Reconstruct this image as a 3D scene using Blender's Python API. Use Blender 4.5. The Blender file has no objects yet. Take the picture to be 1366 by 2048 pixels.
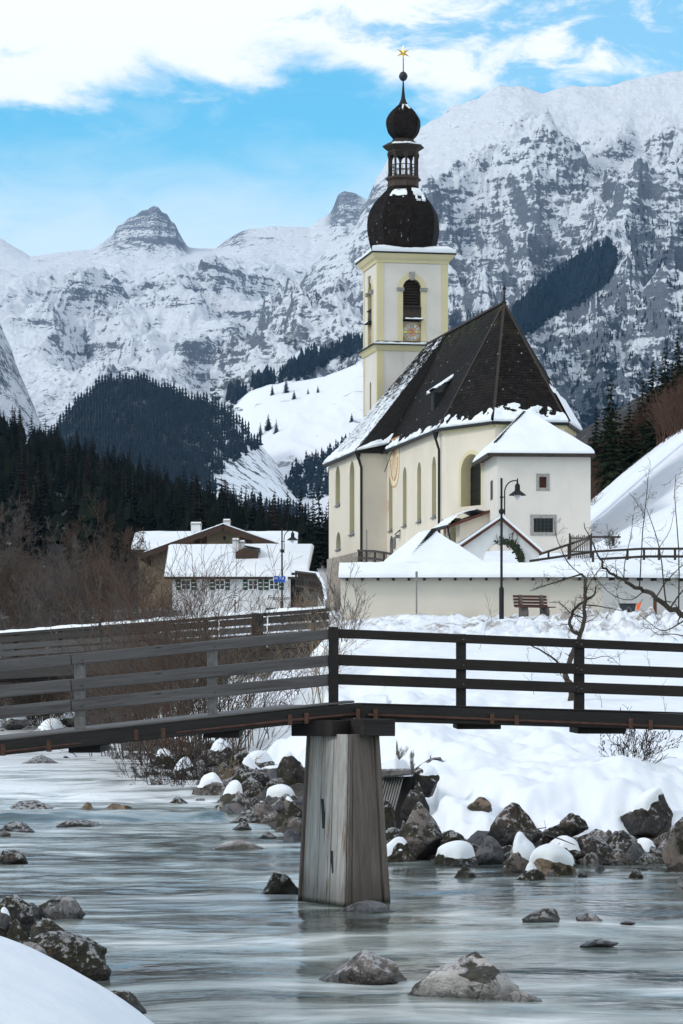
import bpy, bmesh, math, random
import numpy as np
from mathutils import Vector, Matrix, noise as mnoise
from mathutils.geometry import delaunay_2d_cdt
R = math.radians
scene = bpy.context.scene
C = scene.collection
random.seed(7)

# ------------------------------------------------------------------ camera
EYE = 3.0                 # metres above the river
F = 5700.0                # focal length in photograph pixels (1366 x 2048)
HOR = 1376.0              # row of the horizon in the photograph
cam_d = bpy.data.cameras.new('camera')
cam = bpy.data.objects.new('camera', cam_d)
C.objects.link(cam)
cam.location = (0, 0, EYE)
cam.rotation_euler = (R(90), 0, 0)
cam_d.sensor_fit = 'VERTICAL'
cam_d.sensor_height = 36.0
cam_d.sensor_width = 24.0
cam_d.lens = F / 2048 * 36.0
cam_d.shift_y = (HOR - 1024) / 2048
cam_d.clip_start = 0.5
cam_d.clip_end = 40000
scene.camera = cam

# ------------------------------------------------------------------ sky, sun, exposure
SUN_ELEV, SUN_AZ = 32.0, -110.0        # azimuth measured from +Y, negative is to the left
w = bpy.data.worlds.new('World')
scene.world = w
w.use_nodes = True
wn = w.node_tree
wn.nodes.clear()
def wnode(t, **k):
    n = wn.nodes.new(t)
    for a, b in k.items(): setattr(n, a, b)
    return n
def wmath(op, a, b=None, clamp=False):
    n = wnode('ShaderNodeMath', operation=op, use_clamp=clamp)
    for i, v in enumerate((a, b)):
        if v is None: continue
        if isinstance(v, (int, float)): n.inputs[i].default_value = v
        else: wn.links.new(v, n.inputs[i])
    return n.outputs[0]
def wstep(x, lo, hi):
    n = wnode('ShaderNodeMapRange', interpolation_type='SMOOTHSTEP')
    wn.links.new(x, n.inputs[0])
    n.inputs[1].default_value = lo; n.inputs[2].default_value = hi
    return n.outputs[0]
sky = wnode('ShaderNodeTexSky', sky_type='NISHITA')
sky.sun_disc = False
sky.sun_elevation = R(SUN_ELEV)
sky.sun_rotation = R(SUN_AZ)
sky.altitude = 700
sky.air_density = 1.25
sky.dust_density = 0.3
sky.ozone_density = 2.2
tc = wnode('ShaderNodeTexCoord')
sep = wnode('ShaderNodeSeparateXYZ')
wn.links.new(tc.outputs['Generated'], sep.inputs[0])
# direction -> azimuth and tangent of the elevation (a world sky, the same from anywhere)
az = wmath('ARCTAN2', sep.outputs[0], sep.outputs[1])
hor = wmath('SQRT', wmath('ADD', wmath('MULTIPLY', sep.outputs[0], sep.outputs[0]), wmath('MULTIPLY', sep.outputs[1], sep.outputs[1])))
el = wmath('ARCTAN2', sep.outputs[2], hor)
comb = wnode('ShaderNodeCombineXYZ')
wn.links.new(az, comb.inputs[0]); wn.links.new(wmath('MULTIPLY', el, 2.3), comb.inputs[1])
def wnoise(scale, detail, rough, off=(0, 0, 0), dist=0.0):
    m = wnode('ShaderNodeMapping'); wn.links.new(comb.outputs[0], m.inputs[0]); m.inputs[1].default_value = off
    n = wnode('ShaderNodeTexNoise'); wn.links.new(m.outputs[0], n.inputs[0])
    n.inputs['Scale'].default_value = scale; n.inputs['Detail'].default_value = detail
    n.inputs['Roughness'].default_value = rough; n.inputs['Distortion'].default_value = dist
    return n.outputs[0]
big = wnoise(16, 8, 0.58, (0.3, 0.1, 0), 0.25)
wide = wnoise(3.1, 3, 0.5, (4.2, 1.7, 0))
wisp = wnoise(30, 7, 0.65, (1.3, 2.2, 0.5), 0.6)
# lower edge of the cloud bank, higher on the right; blue gaps above it in places
CLOUD_EDGE = 0.207
edge = wmath('ADD', wmath('MULTIPLY', wmath('ABSOLUTE', wmath('SUBTRACT', az, -0.02)), 0.0), CLOUD_EDGE)
undul = wmath('MULTIPLY', wmath('SINE', wmath('ADD', wmath('MULTIPLY', az, 44.0), 2.85)), 0.0065)
edge = wmath('ADD', edge, undul)
h = wmath('SUBTRACT', el, edge)
bank = wstep(wmath('ADD', h, wmath('MULTIPLY', wmath('SUBTRACT', big, 0.5), 0.085)), -0.006, 0.010)
gap = wstep(wmath('ADD', wmath('ADD', wmath('MULTIPLY', h, 5.5), wmath('MULTIPLY', az, 3.2)),
                  wmath('MULTIPLY', wmath('SUBTRACT', wisp, 0.5), 1.3)), 0.13, 0.44)
gap = wmath('MULTIPLY', gap, wstep(az, 0.5, 0.2))
hi_break = wmath('MULTIPLY', wstep(wide, 0.50, 0.66), wstep(el, 0.28, 0.42))
cloud = wmath('MULTIPLY', bank, wmath('SUBTRACT', 1.0, wmath('MAXIMUM', wmath('MULTIPLY', gap, 0.85), hi_break)))
veil = wmath('MULTIPLY', wstep(wisp, 0.45, 0.85), 0.25)
low = wstep(wmath('ADD', wmath('MULTIPLY', el, -1), wmath('MULTIPLY', wmath('SUBTRACT', wisp, .5), 0.03)), -0.198, -0.150)
cover = wmath('MAXIMUM', cloud, wmath('MAXIMUM', veil, wmath('MULTIPLY', low, 0.62)))
tint = wnode('ShaderNodeMix', data_type='RGBA', blend_type='MULTIPLY')
tint.inputs[0].default_value = 1.0
wn.links.new(sky.outputs[0], tint.inputs[6])
tint.inputs[7].default_value = (0.72, 1.75, 1.98, 1)
mixc = wnode('ShaderNodeMix', data_type='RGBA')
wn.links.new(cover, mixc.inputs[0])
wn.links.new(tint.outputs[2], mixc.inputs[6])
mixc.inputs[7].default_value = (11.6, 12.0, 12.4, 1)
bgn = wnode('ShaderNodeBackground')
wn.links.new(mixc.outputs[2], bgn.inputs[0])
bgn.inputs[1].default_value = 0.10
wo = wnode('ShaderNodeOutputWorld')
wn.links.new(bgn.outputs[0], wo.inputs[0])

sun_d = bpy.data.lights.new('sun', 'SUN')
sun_d.energy = 1.45
sun_d.angle = R(10)
sun_d.color = (1.0, 0.95, 0.88)
sun = bpy.data.objects.new('sun', sun_d)
C.objects.link(sun)
sdir = Vector((math.sin(R(SUN_AZ)) * math.cos(R(SUN_ELEV)), math.cos(R(SUN_AZ)) * math.cos(R(SUN_ELEV)), math.sin(R(SUN_ELEV))))
sun.rotation_euler = sdir.to_track_quat('Z', 'Y').to_euler()
vs = scene.view_settings
vs.view_transform = 'Standard'
vs.look = 'None'
vs.exposure = 0.0
vs.gamma = 1.0
vs.use_curve_mapping = False
scene.cycles.use_denoising = True
scene.cycles.max_bounces = 8
scene.cycles.volume_bounces = 0
scene.cycles.volume_step_rate = 8

# ------------------------------------------------------------------ helpers
def P(px, py, Y):
    """world point seen at photograph pixel (px, py) when it stands at depth Y"""
    return Vector(((px - 683) / F * Y, Y, EYE + (HOR - py) / F * Y))
def sm(a, b, x):
    t = np.clip((np.asarray(x, float) - a) / (b - a), 0, 1)
    return t * t * (3 - 2 * t)

class MB:
    """collects faces of ONE mesh"""
    def __init__(s): s.v = []; s.f = []; s.smooth = False
    def quad(s, a, b, c, d): 
        n = len(s.v); s.v += [tuple(a), tuple(b), tuple(c), tuple(d)]; s.f.append((n, n+1, n+2, n+3)); return s
    def poly(s, pts):
        n = len(s.v); s.v += [tuple(p) for p in pts]; s.f.append(tuple(range(n, n+len(pts)))); return s
    def mesh(s, vs, fs):
        n = len(s.v); s.v += [tuple(p) for p in vs]; s.f += [tuple(i+n for i in f) for f in fs]; return s
    def box(s, a, b):
        (x0, y0, z0), (x1, y1, z1) = a, b
        return s.mesh([(x0,y0,z0),(x1,y0,z0),(x1,y1,z0),(x0,y1,z0),(x0,y0,z1),(x1,y0,z1),(x1,y1,z1),(x0,y1,z1)],
                      [(0,3,2,1),(4,5,6,7),(0,1,5,4),(1,2,6,5),(2,3,7,6),(3,0,4,7)])
    def bar(s, a, b, w, h, up=(0,0,1)):
        """a beam from a to b, w wide (sideways), h high"""
        a = Vector(a); b = Vector(b); d = (b-a).normalized(); up = Vector(up)
        if abs(d.dot(up)) > 0.98: up = Vector((0,1,0))
        r = d.cross(up).normalized(); u = r.cross(d).normalized()
        r = r*w/2; u = u*h/2
        return s.mesh([a-r-u, a+r-u, a+r+u, a-r+u, b-r-u, b+r-u, b+r+u, b-r+u],
                      [(0,1,2,3),(7,6,5,4),(0,4,5,1),(1,5,6,2),(2,6,7,3),(3,7,4,0)])
    def tube(s, pts, rads, n=6, cap=True):
        pts = [Vector(p) for p in pts]; base = len(s.v)
        ref = None
        for i, p in enumerate(pts):
            d = (pts[min(i+1, len(pts)-1)] - pts[max(i-1, 0)])
            d = d.normalized() if d.length > 1e-9 else Vector((0,0,1))
            if ref is None:
                ref = d.cross(Vector((0.31,0.95,0.05))).normalized()
            ref = (ref - d*ref.dot(d))
            ref = ref.normalized() if ref.length > 1e-6 else d.orthogonal().normalized()
            q = d.cross(ref)
            r = rads[i] if hasattr(rads, '__len__') else rads
            for k in range(n):
                a = 2*math.pi*k/n
                s.v.append(tuple(p + (ref*math.cos(a) + q*math.sin(a))*r))
        for i in range(len(pts)-1):
            for k in range(n):
                a = base+i*n+k; b = base+i*n+(k+1) % n
                s.f.append((a, b, b+n, a+n))
        if cap:
            s.f.append(tuple(base+k for k in reversed(range(n))))
            s.f.append(tuple(base+(len(pts)-1)*n+k for k in range(n)))
        return s
    def lathe(s, prof, n=16, c=(0,0), ph=0.0):
        """prof: list of (radius, z)"""
        base = len(s.v)
        for r, z in prof:
            for k in range(n):
                a = ph + 2*math.pi*k/n
                s.v.append((c[0]+r*math.cos(a), c[1]+r*math.sin(a), z))
        for i in range(len(prof)-1):
            for k in range(n):
                a = base+i*n+k; b = base+i*n+(k+1) % n
                s.f.append((a, b, b+n, a+n))
        s.f.append(tuple(base+k for k in reversed(range(n))))
        s.f.append(tuple(base+(len(prof)-1)*n+k for k in range(n)))
        return s
    def data(s, name):
        me = bpy.data.meshes.new(name); me.from_pydata(s.v, [], s.f)
        if s.smooth: me.shade_smooth()
        me.update(); return me
    def build(s, name, mat, parent=None, loc=None, fix=False, bevel=0):
        if fix or bevel:
            bm = bmesh.new(); me = s.data(name); bm.from_mesh(me)
            bmesh.ops.remove_doubles(bm, verts=bm.verts, dist=1e-4)
            bmesh.ops.recalc_face_normals(bm, faces=bm.faces)
            if bevel: bmesh.ops.bevel(bm, geom=bm.edges[:], offset=bevel, segments=1, affect='EDGES', profile=0.5)
            bm.to_mesh(me); bm.free()
            if s.smooth: me.shade_smooth()
        else: me = s.data(name)
        return link(name, me, mat, parent, loc)
def link(name, me, mat=None, parent=None, loc=None):
    o = bpy.data.objects.new(name, me); C.objects.link(o)
    if mat is not None and not me.materials: me.materials.append(mat)
    if parent is not None: o.parent = parent
    if loc is not None: o.location = loc
    return o
def tag(o, label=None, cat=None, group=None, kind=None):
    if label: o['label'] = label
    if cat: o['category'] = cat
    if group: o['group'] = group
    if kind: o['kind'] = kind
    return o
def thing(name, label, cat, loc=(0,0,0), rz=0.0, group=None):
    o = bpy.data.objects.new(name, None); C.objects.link(o)
    o.location = loc; o.rotation_euler = (0,0,rz); o.empty_display_size = 0.3
    return tag(o, label, cat, group)
def dup(root, loc, rz=0.0, sc=1.0, label=None, group=None):
    r = root.copy(); C.objects.link(r); r.location = loc; r.rotation_euler = (0,0,rz)
    r.scale = (sc,)*3 if not hasattr(sc, '__len__') else sc
    if label: r['label'] = label
    if group: r['group'] = group
    for ch in list(root.children):
        c = ch.copy(); C.objects.link(c); c.parent = r
        for g in list(ch.children):
            d = g.copy(); C.objects.link(d); d.parent = c
    return r
def grid_mesh(name, X, Y, Z, mat, smooth=True):
    nr, nc = X.shape
    co = np.stack([X, Y, Z], -1).reshape(-1, 3).astype(np.float32)
    i = np.arange(nr*nc).reshape(nr, nc)
    q = np.stack([i[:-1,:-1], i[:-1,1:], i[1:,1:], i[1:,:-1]], -1).reshape(-1, 4)
    me = bpy.data.meshes.new(name)
    me.vertices.add(len(co)); me.vertices.foreach_set('co', co.ravel())
    me.loops.add(q.size); me.loops.foreach_set('vertex_index', q.ravel().astype(np.int32))
    me.polygons.add(len(q)); me.polygons.foreach_set('loop_start', np.arange(0, q.size, 4, dtype=np.int32))
    me.update(calc_edges=True)
    if smooth: me.shade_smooth()
    me.materials.append(mat)
    return me
# gradient noise on arrays
_rng = np.random.default_rng(11)
_perm = np.concatenate([_rng.permutation(512)]*3)
_ga = _rng.uniform(0, 2*np.pi, 512); _gx, _gy = np.cos(_ga), np.sin(_ga)
def pn(x, y):
    xi = np.floor(x).astype(int); yi = np.floor(y).astype(int)
    xf = x-xi; yf = y-yi; xi &= 511; yi &= 511
    u = xf*xf*xf*(xf*(xf*6-15)+10); v = yf*yf*yf*(yf*(yf*6-15)+10)
    def g(ix, iy, fx, fy):
        h = _perm[_perm[ix & 511]+(iy & 511)] & 511
        return _gx[h]*fx + _gy[h]*fy
    a = g(xi, yi, xf, yf); b = g(xi+1, yi, xf-1, yf); c = g(xi, yi+1, xf, yf-1); d = g(xi+1, yi+1, xf-1, yf-1)
    return (a+(b-a)*u + ((c+(d-c)*u)-(a+(b-a)*u))*v)*1.5
def fbm(x, y, o=5, lac=2.03, g=0.5):
    s = 0; a = 1.0
    for k in range(o):
        s = s + a*pn(x+k*17.3, y+k*9.1); x = x*lac; y = y*lac; a *= g
    return s
def ridged(x, y, o=6, lac=2.05, g=0.5):
    s = 0; a = 0.6; wgt = 1.0
    for k in range(o):
        n = 1-np.abs(pn(x+k*31.7, y+k*5.3)); n = n*n
        s = s + a*n*wgt; wgt = np.clip(n*1.4, 0, 1); x = x*lac; y = y*lac; a *= g
    return s

# ------------------------------------------------------------------ materials
class NT:
    def __init__(s, name):
        s.m = bpy.data.materials.new(name); s.m.use_nodes = True
        s.t = s.m.node_tree; s.b = s.t.nodes['Principled BSDF']; s.o = s.t.nodes['Material Output']
        s.b.inputs['Specular IOR Level'].default_value = 0.3
    def n(s, t, **k):
        x = s.t.nodes.new(t)
        for a, b in k.items(): setattr(x, a, b)
        return x
    def set(s, sock, v):
        if hasattr(v, 'is_linked'): s.t.links.new(v, sock)
        elif hasattr(v, '__len__') and len(v) == 3 and sock.type == 'RGBA': sock.default_value = (*v, 1)
        else: sock.default_value = v
    def co(s, kind='Object', scale=(1,1,1), loc=(0,0,0), rot=(0,0,0)):
        if kind == 'World': o = s.n('ShaderNodeNewGeometry').outputs['Position']
        else: o = s.n('ShaderNodeTexCoord').outputs[kind]
        m = s.n('ShaderNodeMapping'); s.t.links.new(o, m.inputs[0])
        m.inputs[1].default_value = loc; m.inputs[2].default_value = rot; m.inputs[3].default_value = scale
        return m.outputs[0]
    def noise(s, vec, scale, detail=4, rough=0.55, dist=0.0):
        x = s.n('ShaderNodeTexNoise'); s.t.links.new(vec, x.inputs['Vector'])
        x.inputs['Scale'].default_value = scale; x.inputs['Detail'].default_value = detail
        x.inputs['Roughness'].default_value = rough; x.inputs['Distortion'].default_value = dist
        return x.outputs[0]
    def voro(s, vec, scale, feature='F1', out=0):
        x = s.n('ShaderNodeTexVoronoi', feature=feature); s.t.links.new(vec, x.inputs['Vector']); x.inputs['Scale'].default_value = scale
        return x.outputs[out]
    def step(s, x, lo, hi, a=0.0, b=1.0):
        n = s.n('ShaderNodeMapRange', interpolation_type='SMOOTHSTEP'); s.set(n.inputs[0], x)
        for i, v in enumerate((lo, hi, a, b)): s.set(n.inputs[i+1], v)
        return n.outputs[0]
    def math(s, op, a, b=0.0, clamp=False):
        n = s.n('ShaderNodeMath', operation=op, use_clamp=clamp); s.set(n.inputs[0], a); s.set(n.inputs[1], b); return n.outputs[0]
    def mix(s, f, a, b, mode='MIX'):
        n = s.n('ShaderNodeMix', data_type='RGBA', blend_type=mode); s.set(n.inputs[0], f); s.set(n.inputs[6], a); s.set(n.inputs[7], b); return n.outputs[2]
    def ramp(s, f, stops):
        n = s.n('ShaderNodeValToRGB'); s.set(n.inputs[0], f); e = n.color_ramp.elements
        while len(e) < len(stops): e.new(0.5)
        for i, (p, c) in enumerate(stops): e[i].position = p; e[i].color = (*c, 1)
        return n.outputs[0]
    def sep(s, v):
        n = s.n('ShaderNodeSeparateXYZ'); s.t.links.new(v, n.inputs[0]); return n.outputs
    def normal(s): return s.n('ShaderNodeNewGeometry').outputs['Normal']
    def rnd(s): return s.n('ShaderNodeObjectInfo').outputs['Random']
    def island(s): return s.n('ShaderNodeNewGeometry').outputs['Random Per Island']
    def bump(s, h, strength=0.3, dist=0.05, nrm=None):
        n = s.n('ShaderNodeBump'); s.set(n.inputs['Height'], h); n.inputs['Strength'].default_value = strength; n.inputs['Distance'].default_value = dist
        if nrm is not None: s.set(n.inputs['Normal'], nrm)
        s.t.links.new(n.outputs[0], s.b.inputs['Normal']); return n.outputs[0]
    def out(s, color, rough=0.8, metal=0.0, spec=None):
        s.set(s.b.inputs['Base Color'], color); s.set(s.b.inputs['Roughness'], rough); s.set(s.b.inputs['Metallic'], metal)
        if spec is not None: s.set(s.b.inputs['Specular IOR Level'], spec)
        return s.m
def plain(name, col, rough=0.7, metal=0.0, var=0.15, scale=6.0, bump=0.0):
    t = NT(name); c = t.co(); f = t.noise(c, scale, 5, 0.6)
    d = tuple(x*(1-var) for x in col); l = tuple(min(1, x*(1+var)) for x in col)
    col_s = t.ramp(f, [(0.3, d), (0.7, l)])
    if bump: t.bump(t.noise(c, scale*5, 4), bump, 0.01)
    return t.out(col_s, rough, metal)
SNOW = (0.74, 0.77, 0.82)
def m_snow():
    t = NT('snow'); c = t.co('World')
    f = t.noise(c, 0.7, 5, 0.6); g = t.noise(c, 18, 3, 0.6)
    col = t.ramp(f, [(0.3, (0.73, 0.76, 0.82)), (0.7, (0.82, 0.84, 0.86))])
    hgt = t.math('ADD', t.math('MULTIPLY', t.noise(c, 2.2, 4, 0.55), 1.0), t.math('MULTIPLY', g, 0.12))
    t.bump(hgt, 0.35, 0.08)
    return t.out(col, 0.65, spec=0.2)
M_SNOW = m_snow()
def m_bank():
    """bank snow: clean below, churned and dirty where the plough threw it beside the road"""
    t = NT('bank_snow'); c = t.co('World'); x, y, z = t.sep(c)
    f = t.noise(c, 0.5, 5, 0.6)
    clean = t.ramp(f, [(0.3, (0.73, 0.76, 0.82)), (0.7, (0.82, 0.84, 0.86))])
    strip = t.math('MULTIPLY', t.math('MULTIPLY', t.step(y, 88, 97), t.step(y, 106, 103)), t.step(x, -2.0, 4.0))
    d = t.step(t.noise(c, 1.1, 6, 0.68, 0.4), 0.47, 0.56)
    dirt = t.math('MULTIPLY', t.math('MULTIPLY', strip, d), t.math('MULTIPLY', t.step(t.noise(c, 0.35, 3, 0.5), 0.42, 0.56), 0.85))
    col = t.mix(dirt, clean, (0.23, 0.185, 0.14))
    # bare earth and stones where the bank is too steep to hold snow
    nz = t.sep(t.normal())[2]
    bare = t.step(t.math('ADD', nz, t.math('MULTIPLY', t.math('SUBTRACT', t.noise(c, 1.8, 5, 0.6), 0.5), 0.5)), t.step(x, 0.5, 2.0, 0.46, 0.36), t.step(x, 0.5, 2.0, 0.38, 0.28))
    zr = t.math('SUBTRACT', z, t.math('MAXIMUM', 0.0, t.math('MULTIPLY', 0.018, t.math('SUBTRACT', y, 58.0))))
    lowz = t.step(t.math('ADD', zr, t.math('MULTIPLY', t.math('SUBTRACT', t.noise(c, 1.4, 5, 0.65), 0.5), 0.45)), t.step(x, 0.0, 2.0, 0.60, 0.40), t.step(x, 0.0, 2.0, 0.52, 0.34))
    bare = t.math('MAXIMUM', bare, lowz)
    litter = t.math('MULTIPLY', t.step(t.math('ADD', y, t.math('MULTIPLY', t.math('SUBTRACT', t.noise(c, 0.25, 4), 0.5), 16)), 104, 112), t.step(t.math('ADD', x, t.math('MULTIPLY', t.math('SUBTRACT', y, 120), 0.05)), -5.5, -8.0))
    bare = t.math('MAXIMUM', bare, t.math('MULTIPLY', litter, t.step(t.noise(c, 0.9, 5, 0.65), 0.66, 0.60)))
    rock = t.ramp(t.noise(c, 3.0, 6, 0.7), [(0.3, (0.018, 0.014, 0.011)), (0.55, (0.06, 0.05, 0.042)), (0.75, (0.15, 0.13, 0.11))])
    col = t.mix(bare, col, rock)
    lump = t.math('MULTIPLY', t.noise(c, 1.5, 6, 0.6), t.math('ADD', 0.5, t.math('MULTIPLY', strip, 2.5)))
    t.bump(lump, 0.5, 0.14)
    return t.out(col, 0.7, spec=0.2)
M_BANK = m_bank()
# ================================================================== LAND
def fan(px0, px1, nc, Ys):
    k = (np.linspace(px0, px1, nc) - 683) / F
    K, YY = np.meshgrid(k, Ys)
    return K*YY, YY
SHX = np.array([-60, -30, -18, -14, -10.4, -7.1, -5.0, -3.1, -2.0, -0.8, 0.5, 1.5, 3.0, 5.0, 7.0, 9.0, 30.0, 80.0])
SHY = np.array([185, 165, 150, 138, 111.6, 93.5, 80.4, 70.6, 62.4, 57.0, 52.0, 49.6, 48.9, 49.2, 49.8, 49.8, 48.0, 44.0])
def zwater(y): return 0.018*np.maximum(0, np.asarray(y, float)-58)
def shore_dist(x, y):
    d = np.full(np.shape(x), 1e9)
    for i in range(len(SHX)-1):
        ax, ay, bx, by = SHX[i], SHY[i], SHX[i+1], SHY[i+1]
        t = np.clip(((x-ax)*(bx-ax)+(y-ay)*(by-ay))/((bx-ax)**2+(by-ay)**2), 0, 1)
        d = np.minimum(d, np.hypot(x-ax-t*(bx-ax), y-ay-t*(by-ay)))
    return np.where(y > np.interp(x, SHX, SHY), d, -d)
def smin(a, b, k=0.35):
    h = np.clip(0.5+0.5*(b-a)/k, 0, 1)
    return b+(a-b)*h-k*h*(1-h)
def ground_z(x, y, detail=True):
    x = np.asarray(x, float); y = np.asarray(y, float)
    d = shore_dist(x, y)
    pr = np.interp(y, [40, 48, 50, 53, 58, 62, 72, 82, 92, 98, 103, 112, 122, 135, 150, 170, 230, 300, 480, 850, 1000, 1250, 1600],
                      [0.4, .75, .98, 1.32, 1.7, 2.0, 2.7, 3.66, 4.65, 5.25, 5.6, 5.9, 7.2, 9.0, 10.2, 10.4, 11, 13, 24, 44, 36, 0, -25])
    pl = np.interp(y, [40, 60, 70, 80, 90, 97, 110, 150, 190, 230, 300, 480, 850, 1000, 1250, 1600],
                      [1.0, 1.6, 2.1, 3.0, 4.1, 4.6, 4.9, 6.4, 8.2, 9.0, 12, 23, 41, 30, 0, -25])
    left = sm(2.5, -3.5, x - (y-100)*0.045)
    plat = pr*(1-left) + pl*left
    # left forest slope climbs away from the valley axis, right hillside behind the church
    plat = plat + 0.36*np.maximum(0, -x-6)*sm(260, 800, y)*sm(1250, 950, y)
    hs = np.maximum(0, x-12.0-1.2*sm(150, 170, y))
    plat = plat + 0.86*hs*sm(132, 185, y)*(1-0.3*sm(24, 60, x))
    zw = zwater(y)
    rub = np.where(x > 1.8, 0.80, np.where(x > -0.5, 1.4, 2.4))*np.where(x > 1.2, 0.30+1.5*np.clip(0.5+1.2*fbm(x*0.55+3, y*0.28, 3), 0, 1.3), 0.75+0.9*np.clip(0.5+fbm(x*0.33+3, y*0.28, 3), 0, 1.2)) if detail else 1.6
    bank = zw + 0.05 + 0.20*np.maximum(d, 0) + 0.46*sm(0, 1.3, d-rub) + 0.42*np.maximum(0, d-rub-0.5)
    z = np.where(d > 0, smin(bank, np.maximum(plat, zw+0.3), 0.5), zw - 0.9*np.minimum(1, -d*0.5) - 0.02)
    if detail:
        edge = sm(0.1, 0.9, d)*sm(14, 3, d)
        z = z + edge*(0.22*fbm(x*0.45, y*0.30, 3) + 0.10*fbm(x*1.3, y*0.9, 3))
        hum = sm(0.5, 1.6, d)*sm(13, 5, d)*sm(-1, 1.5, x)
        z = z + hum*(0.26*fbm(x*0.38+1.7, y*0.30+4, 3) + 0.08*fbm(x*1.0, y*0.8+2, 3))
        z = z + sm(2, 12, d)*0.12*fbm(x*0.22+5, y*0.14, 3)
        road = sm(88, 94, y)*sm(104, 100, y)*sm(-3, 1, x)
        z = z + road*(0.20+0.28*sm(4, 9, x))*(1.0*np.abs(fbm(x*1.2, y*0.55, 4)) + 0.35*fbm(x*3.1, y*1.5, 3))
    return z
def gz(x, y): return float(ground_z(np.array([x]), np.array([y]), True)[0])
Ys = np.concatenate([np.linspace(40, 64, 190), np.linspace(64.2, 112, 190), np.linspace(112.6, 262, 90)])
X, Y = fan(-350, 1750, 440, Ys)
link('snowy_ground', grid_mesh('snowy_ground', X, Y, ground_z(X, Y), M_BANK))['kind'] = 'structure'
def m_forest_floor():
    t = NT('forest_floor'); c = t.co('World')
    col = t.ramp(t.noise(c, 0.08, 6, 0.7), [(0.35, (0.012, 0.012, 0.010)), (0.6, (0.035, 0.028, 0.022)), (0.80, (0.06, 0.055, 0.05))])
    x, y, z = t.sep(c)
    snow = t.step(t.noise(c, 0.12, 5, 0.65), 0.62, 0.7)
    return t.out(t.mix(t.math('MULTIPLY', snow, 0.5), col, SNOW), 0.9)
X, Y = fan(-600, 2000, 200, np.linspace(258, 1600, 170))
Z = ground_z(X, Y, False) + 2.0*fbm(X*0.02, Y*0.01, 4)*sm(262, 330, Y) - 0.03
link('forest_slope', grid_mesh('forest_slope', X, Y, Z, m_forest_floor()))['kind'] = 'structure'
# the base sheet that runs on to the horizon below everything
b = MB(); b.quad((-9000, -60, -26), (9000, -60, -26), (9000, 14000, -26), (-9000, 14000, -26))
b.build('valley_floor', M_SNOW)['kind'] = 'structure'
# river bed and the ground around the viewer
X, Y = np.meshgrid(np.linspace(-60, 60, 121), np.concatenate([np.linspace(-55, 40, 40), np.linspace(42, 190, 60)]))
Z = np.where(Y < 41, -0.85, np.minimum(ground_z(X, Y, False)-0.25, zwater(Y)-0.5))
bedm = plain('river_bed_stone', (0.10, 0.10, 0.085), 0.8, 0, 0.5, 1.5)
link('river_bed', grid_mesh('river_bed', X, Y, Z, bedm))['kind'] = 'structure'

# ------------------------------------------------------------------ water: silky, with slow swells
def m_water():
    t = NT('river_water'); c = t.co('World', (0.55, 1.0, 1.0), rot=(0, 0, R(-14)))
    c2 = t.co('World', (0.50, 1.15, 1.0), rot=(0, 0, R(-8)))
    c3 = t.co('World', (0.55, 0.85, 1.0), rot=(0, 0, R(-10)))
    x, y, z = t.sep(t.co('World'))
    n1 = t.noise(c3, 0.42, 5, 0.55, 1.2); n2 = t.noise(c2, 0.9, 4, 0.5, 1.2); n3 = t.noise(c, 0.13, 4, 0.5, 0.5)
    s = t.math('ADD', t.math('ADD', t.math('MULTIPLY', n1, 0.50), t.math('MULTIPLY', n2, 0.18)), t.math('MULTIPLY', n3, 0.32))
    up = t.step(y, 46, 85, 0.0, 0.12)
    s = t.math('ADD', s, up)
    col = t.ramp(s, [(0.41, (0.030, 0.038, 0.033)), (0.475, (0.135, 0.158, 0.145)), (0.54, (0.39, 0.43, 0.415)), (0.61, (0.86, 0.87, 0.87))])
    rough = t.ramp(s, [(0.40, (0.08,)*3), (0.70, (0.30,)*3)])
    hh = t.math('ADD', t.math('MULTIPLY', n1, 0.7), t.math('MULTIPLY', n2, 0.3))
    t.bump(hh, 0.30, 0.28)
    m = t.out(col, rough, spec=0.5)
    t.b.inputs['IOR'].default_value = 1.33
    return m
Ys = np.concatenate([np.linspace(12, 30, 60), np.linspace(30.2, 70, 260), np.linspace(70.5, 190, 90)])
X, Y = fan(-900, 2300, 330, Ys)
Z = zwater(Y) + 0.025*fbm(X*0.5, Y*0.9, 4) + 0.02*fbm(X*0.35+0.3*Y*0.2, Y*0.35, 3)
Z = Z + 0.06*np.abs(fbm(X*0.4+9, Y*0.5, 4))*sm(50, 66, Y)
# small drops between the boulders upstream
Z = Z + 0.16*sm(62.0, 63.2, Y + 0.5*fbm(X*0.6, Y*0.1, 2)) - 0.16
Z = np.where(Y < 62, Z + 0.16, Z + 0.16) 
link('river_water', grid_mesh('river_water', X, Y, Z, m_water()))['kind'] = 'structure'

# near bank: the mound of snow the photograph is taken from
def near_z(x, y):
    e = -1.02 - 0.50*np.maximum(0, y-22.0) + 0.06*fbm(y*0.8, x*0.2, 2)
    e = e - 0.02*(y-22.0)**2*np.sign(np.maximum(0, y-22.0))
    d = e - x
    return np.where(d > 0, 0.02 + 1.12*(1-np.exp(-d*0.95)) + 0.12*d, -0.5*np.minimum(1, -d*1.5)) + 0.02*fbm(x*1.1, y*0.7, 3)
X, Y = np.meshgrid(np.linspace(-14, 3.0, 150), np.linspace(2, 33, 190))
link('near_snow_bank', grid_mesh('near_snow_bank', X, Y, near_z(X, Y), M_SNOW))['kind'] = 'structure'

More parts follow.
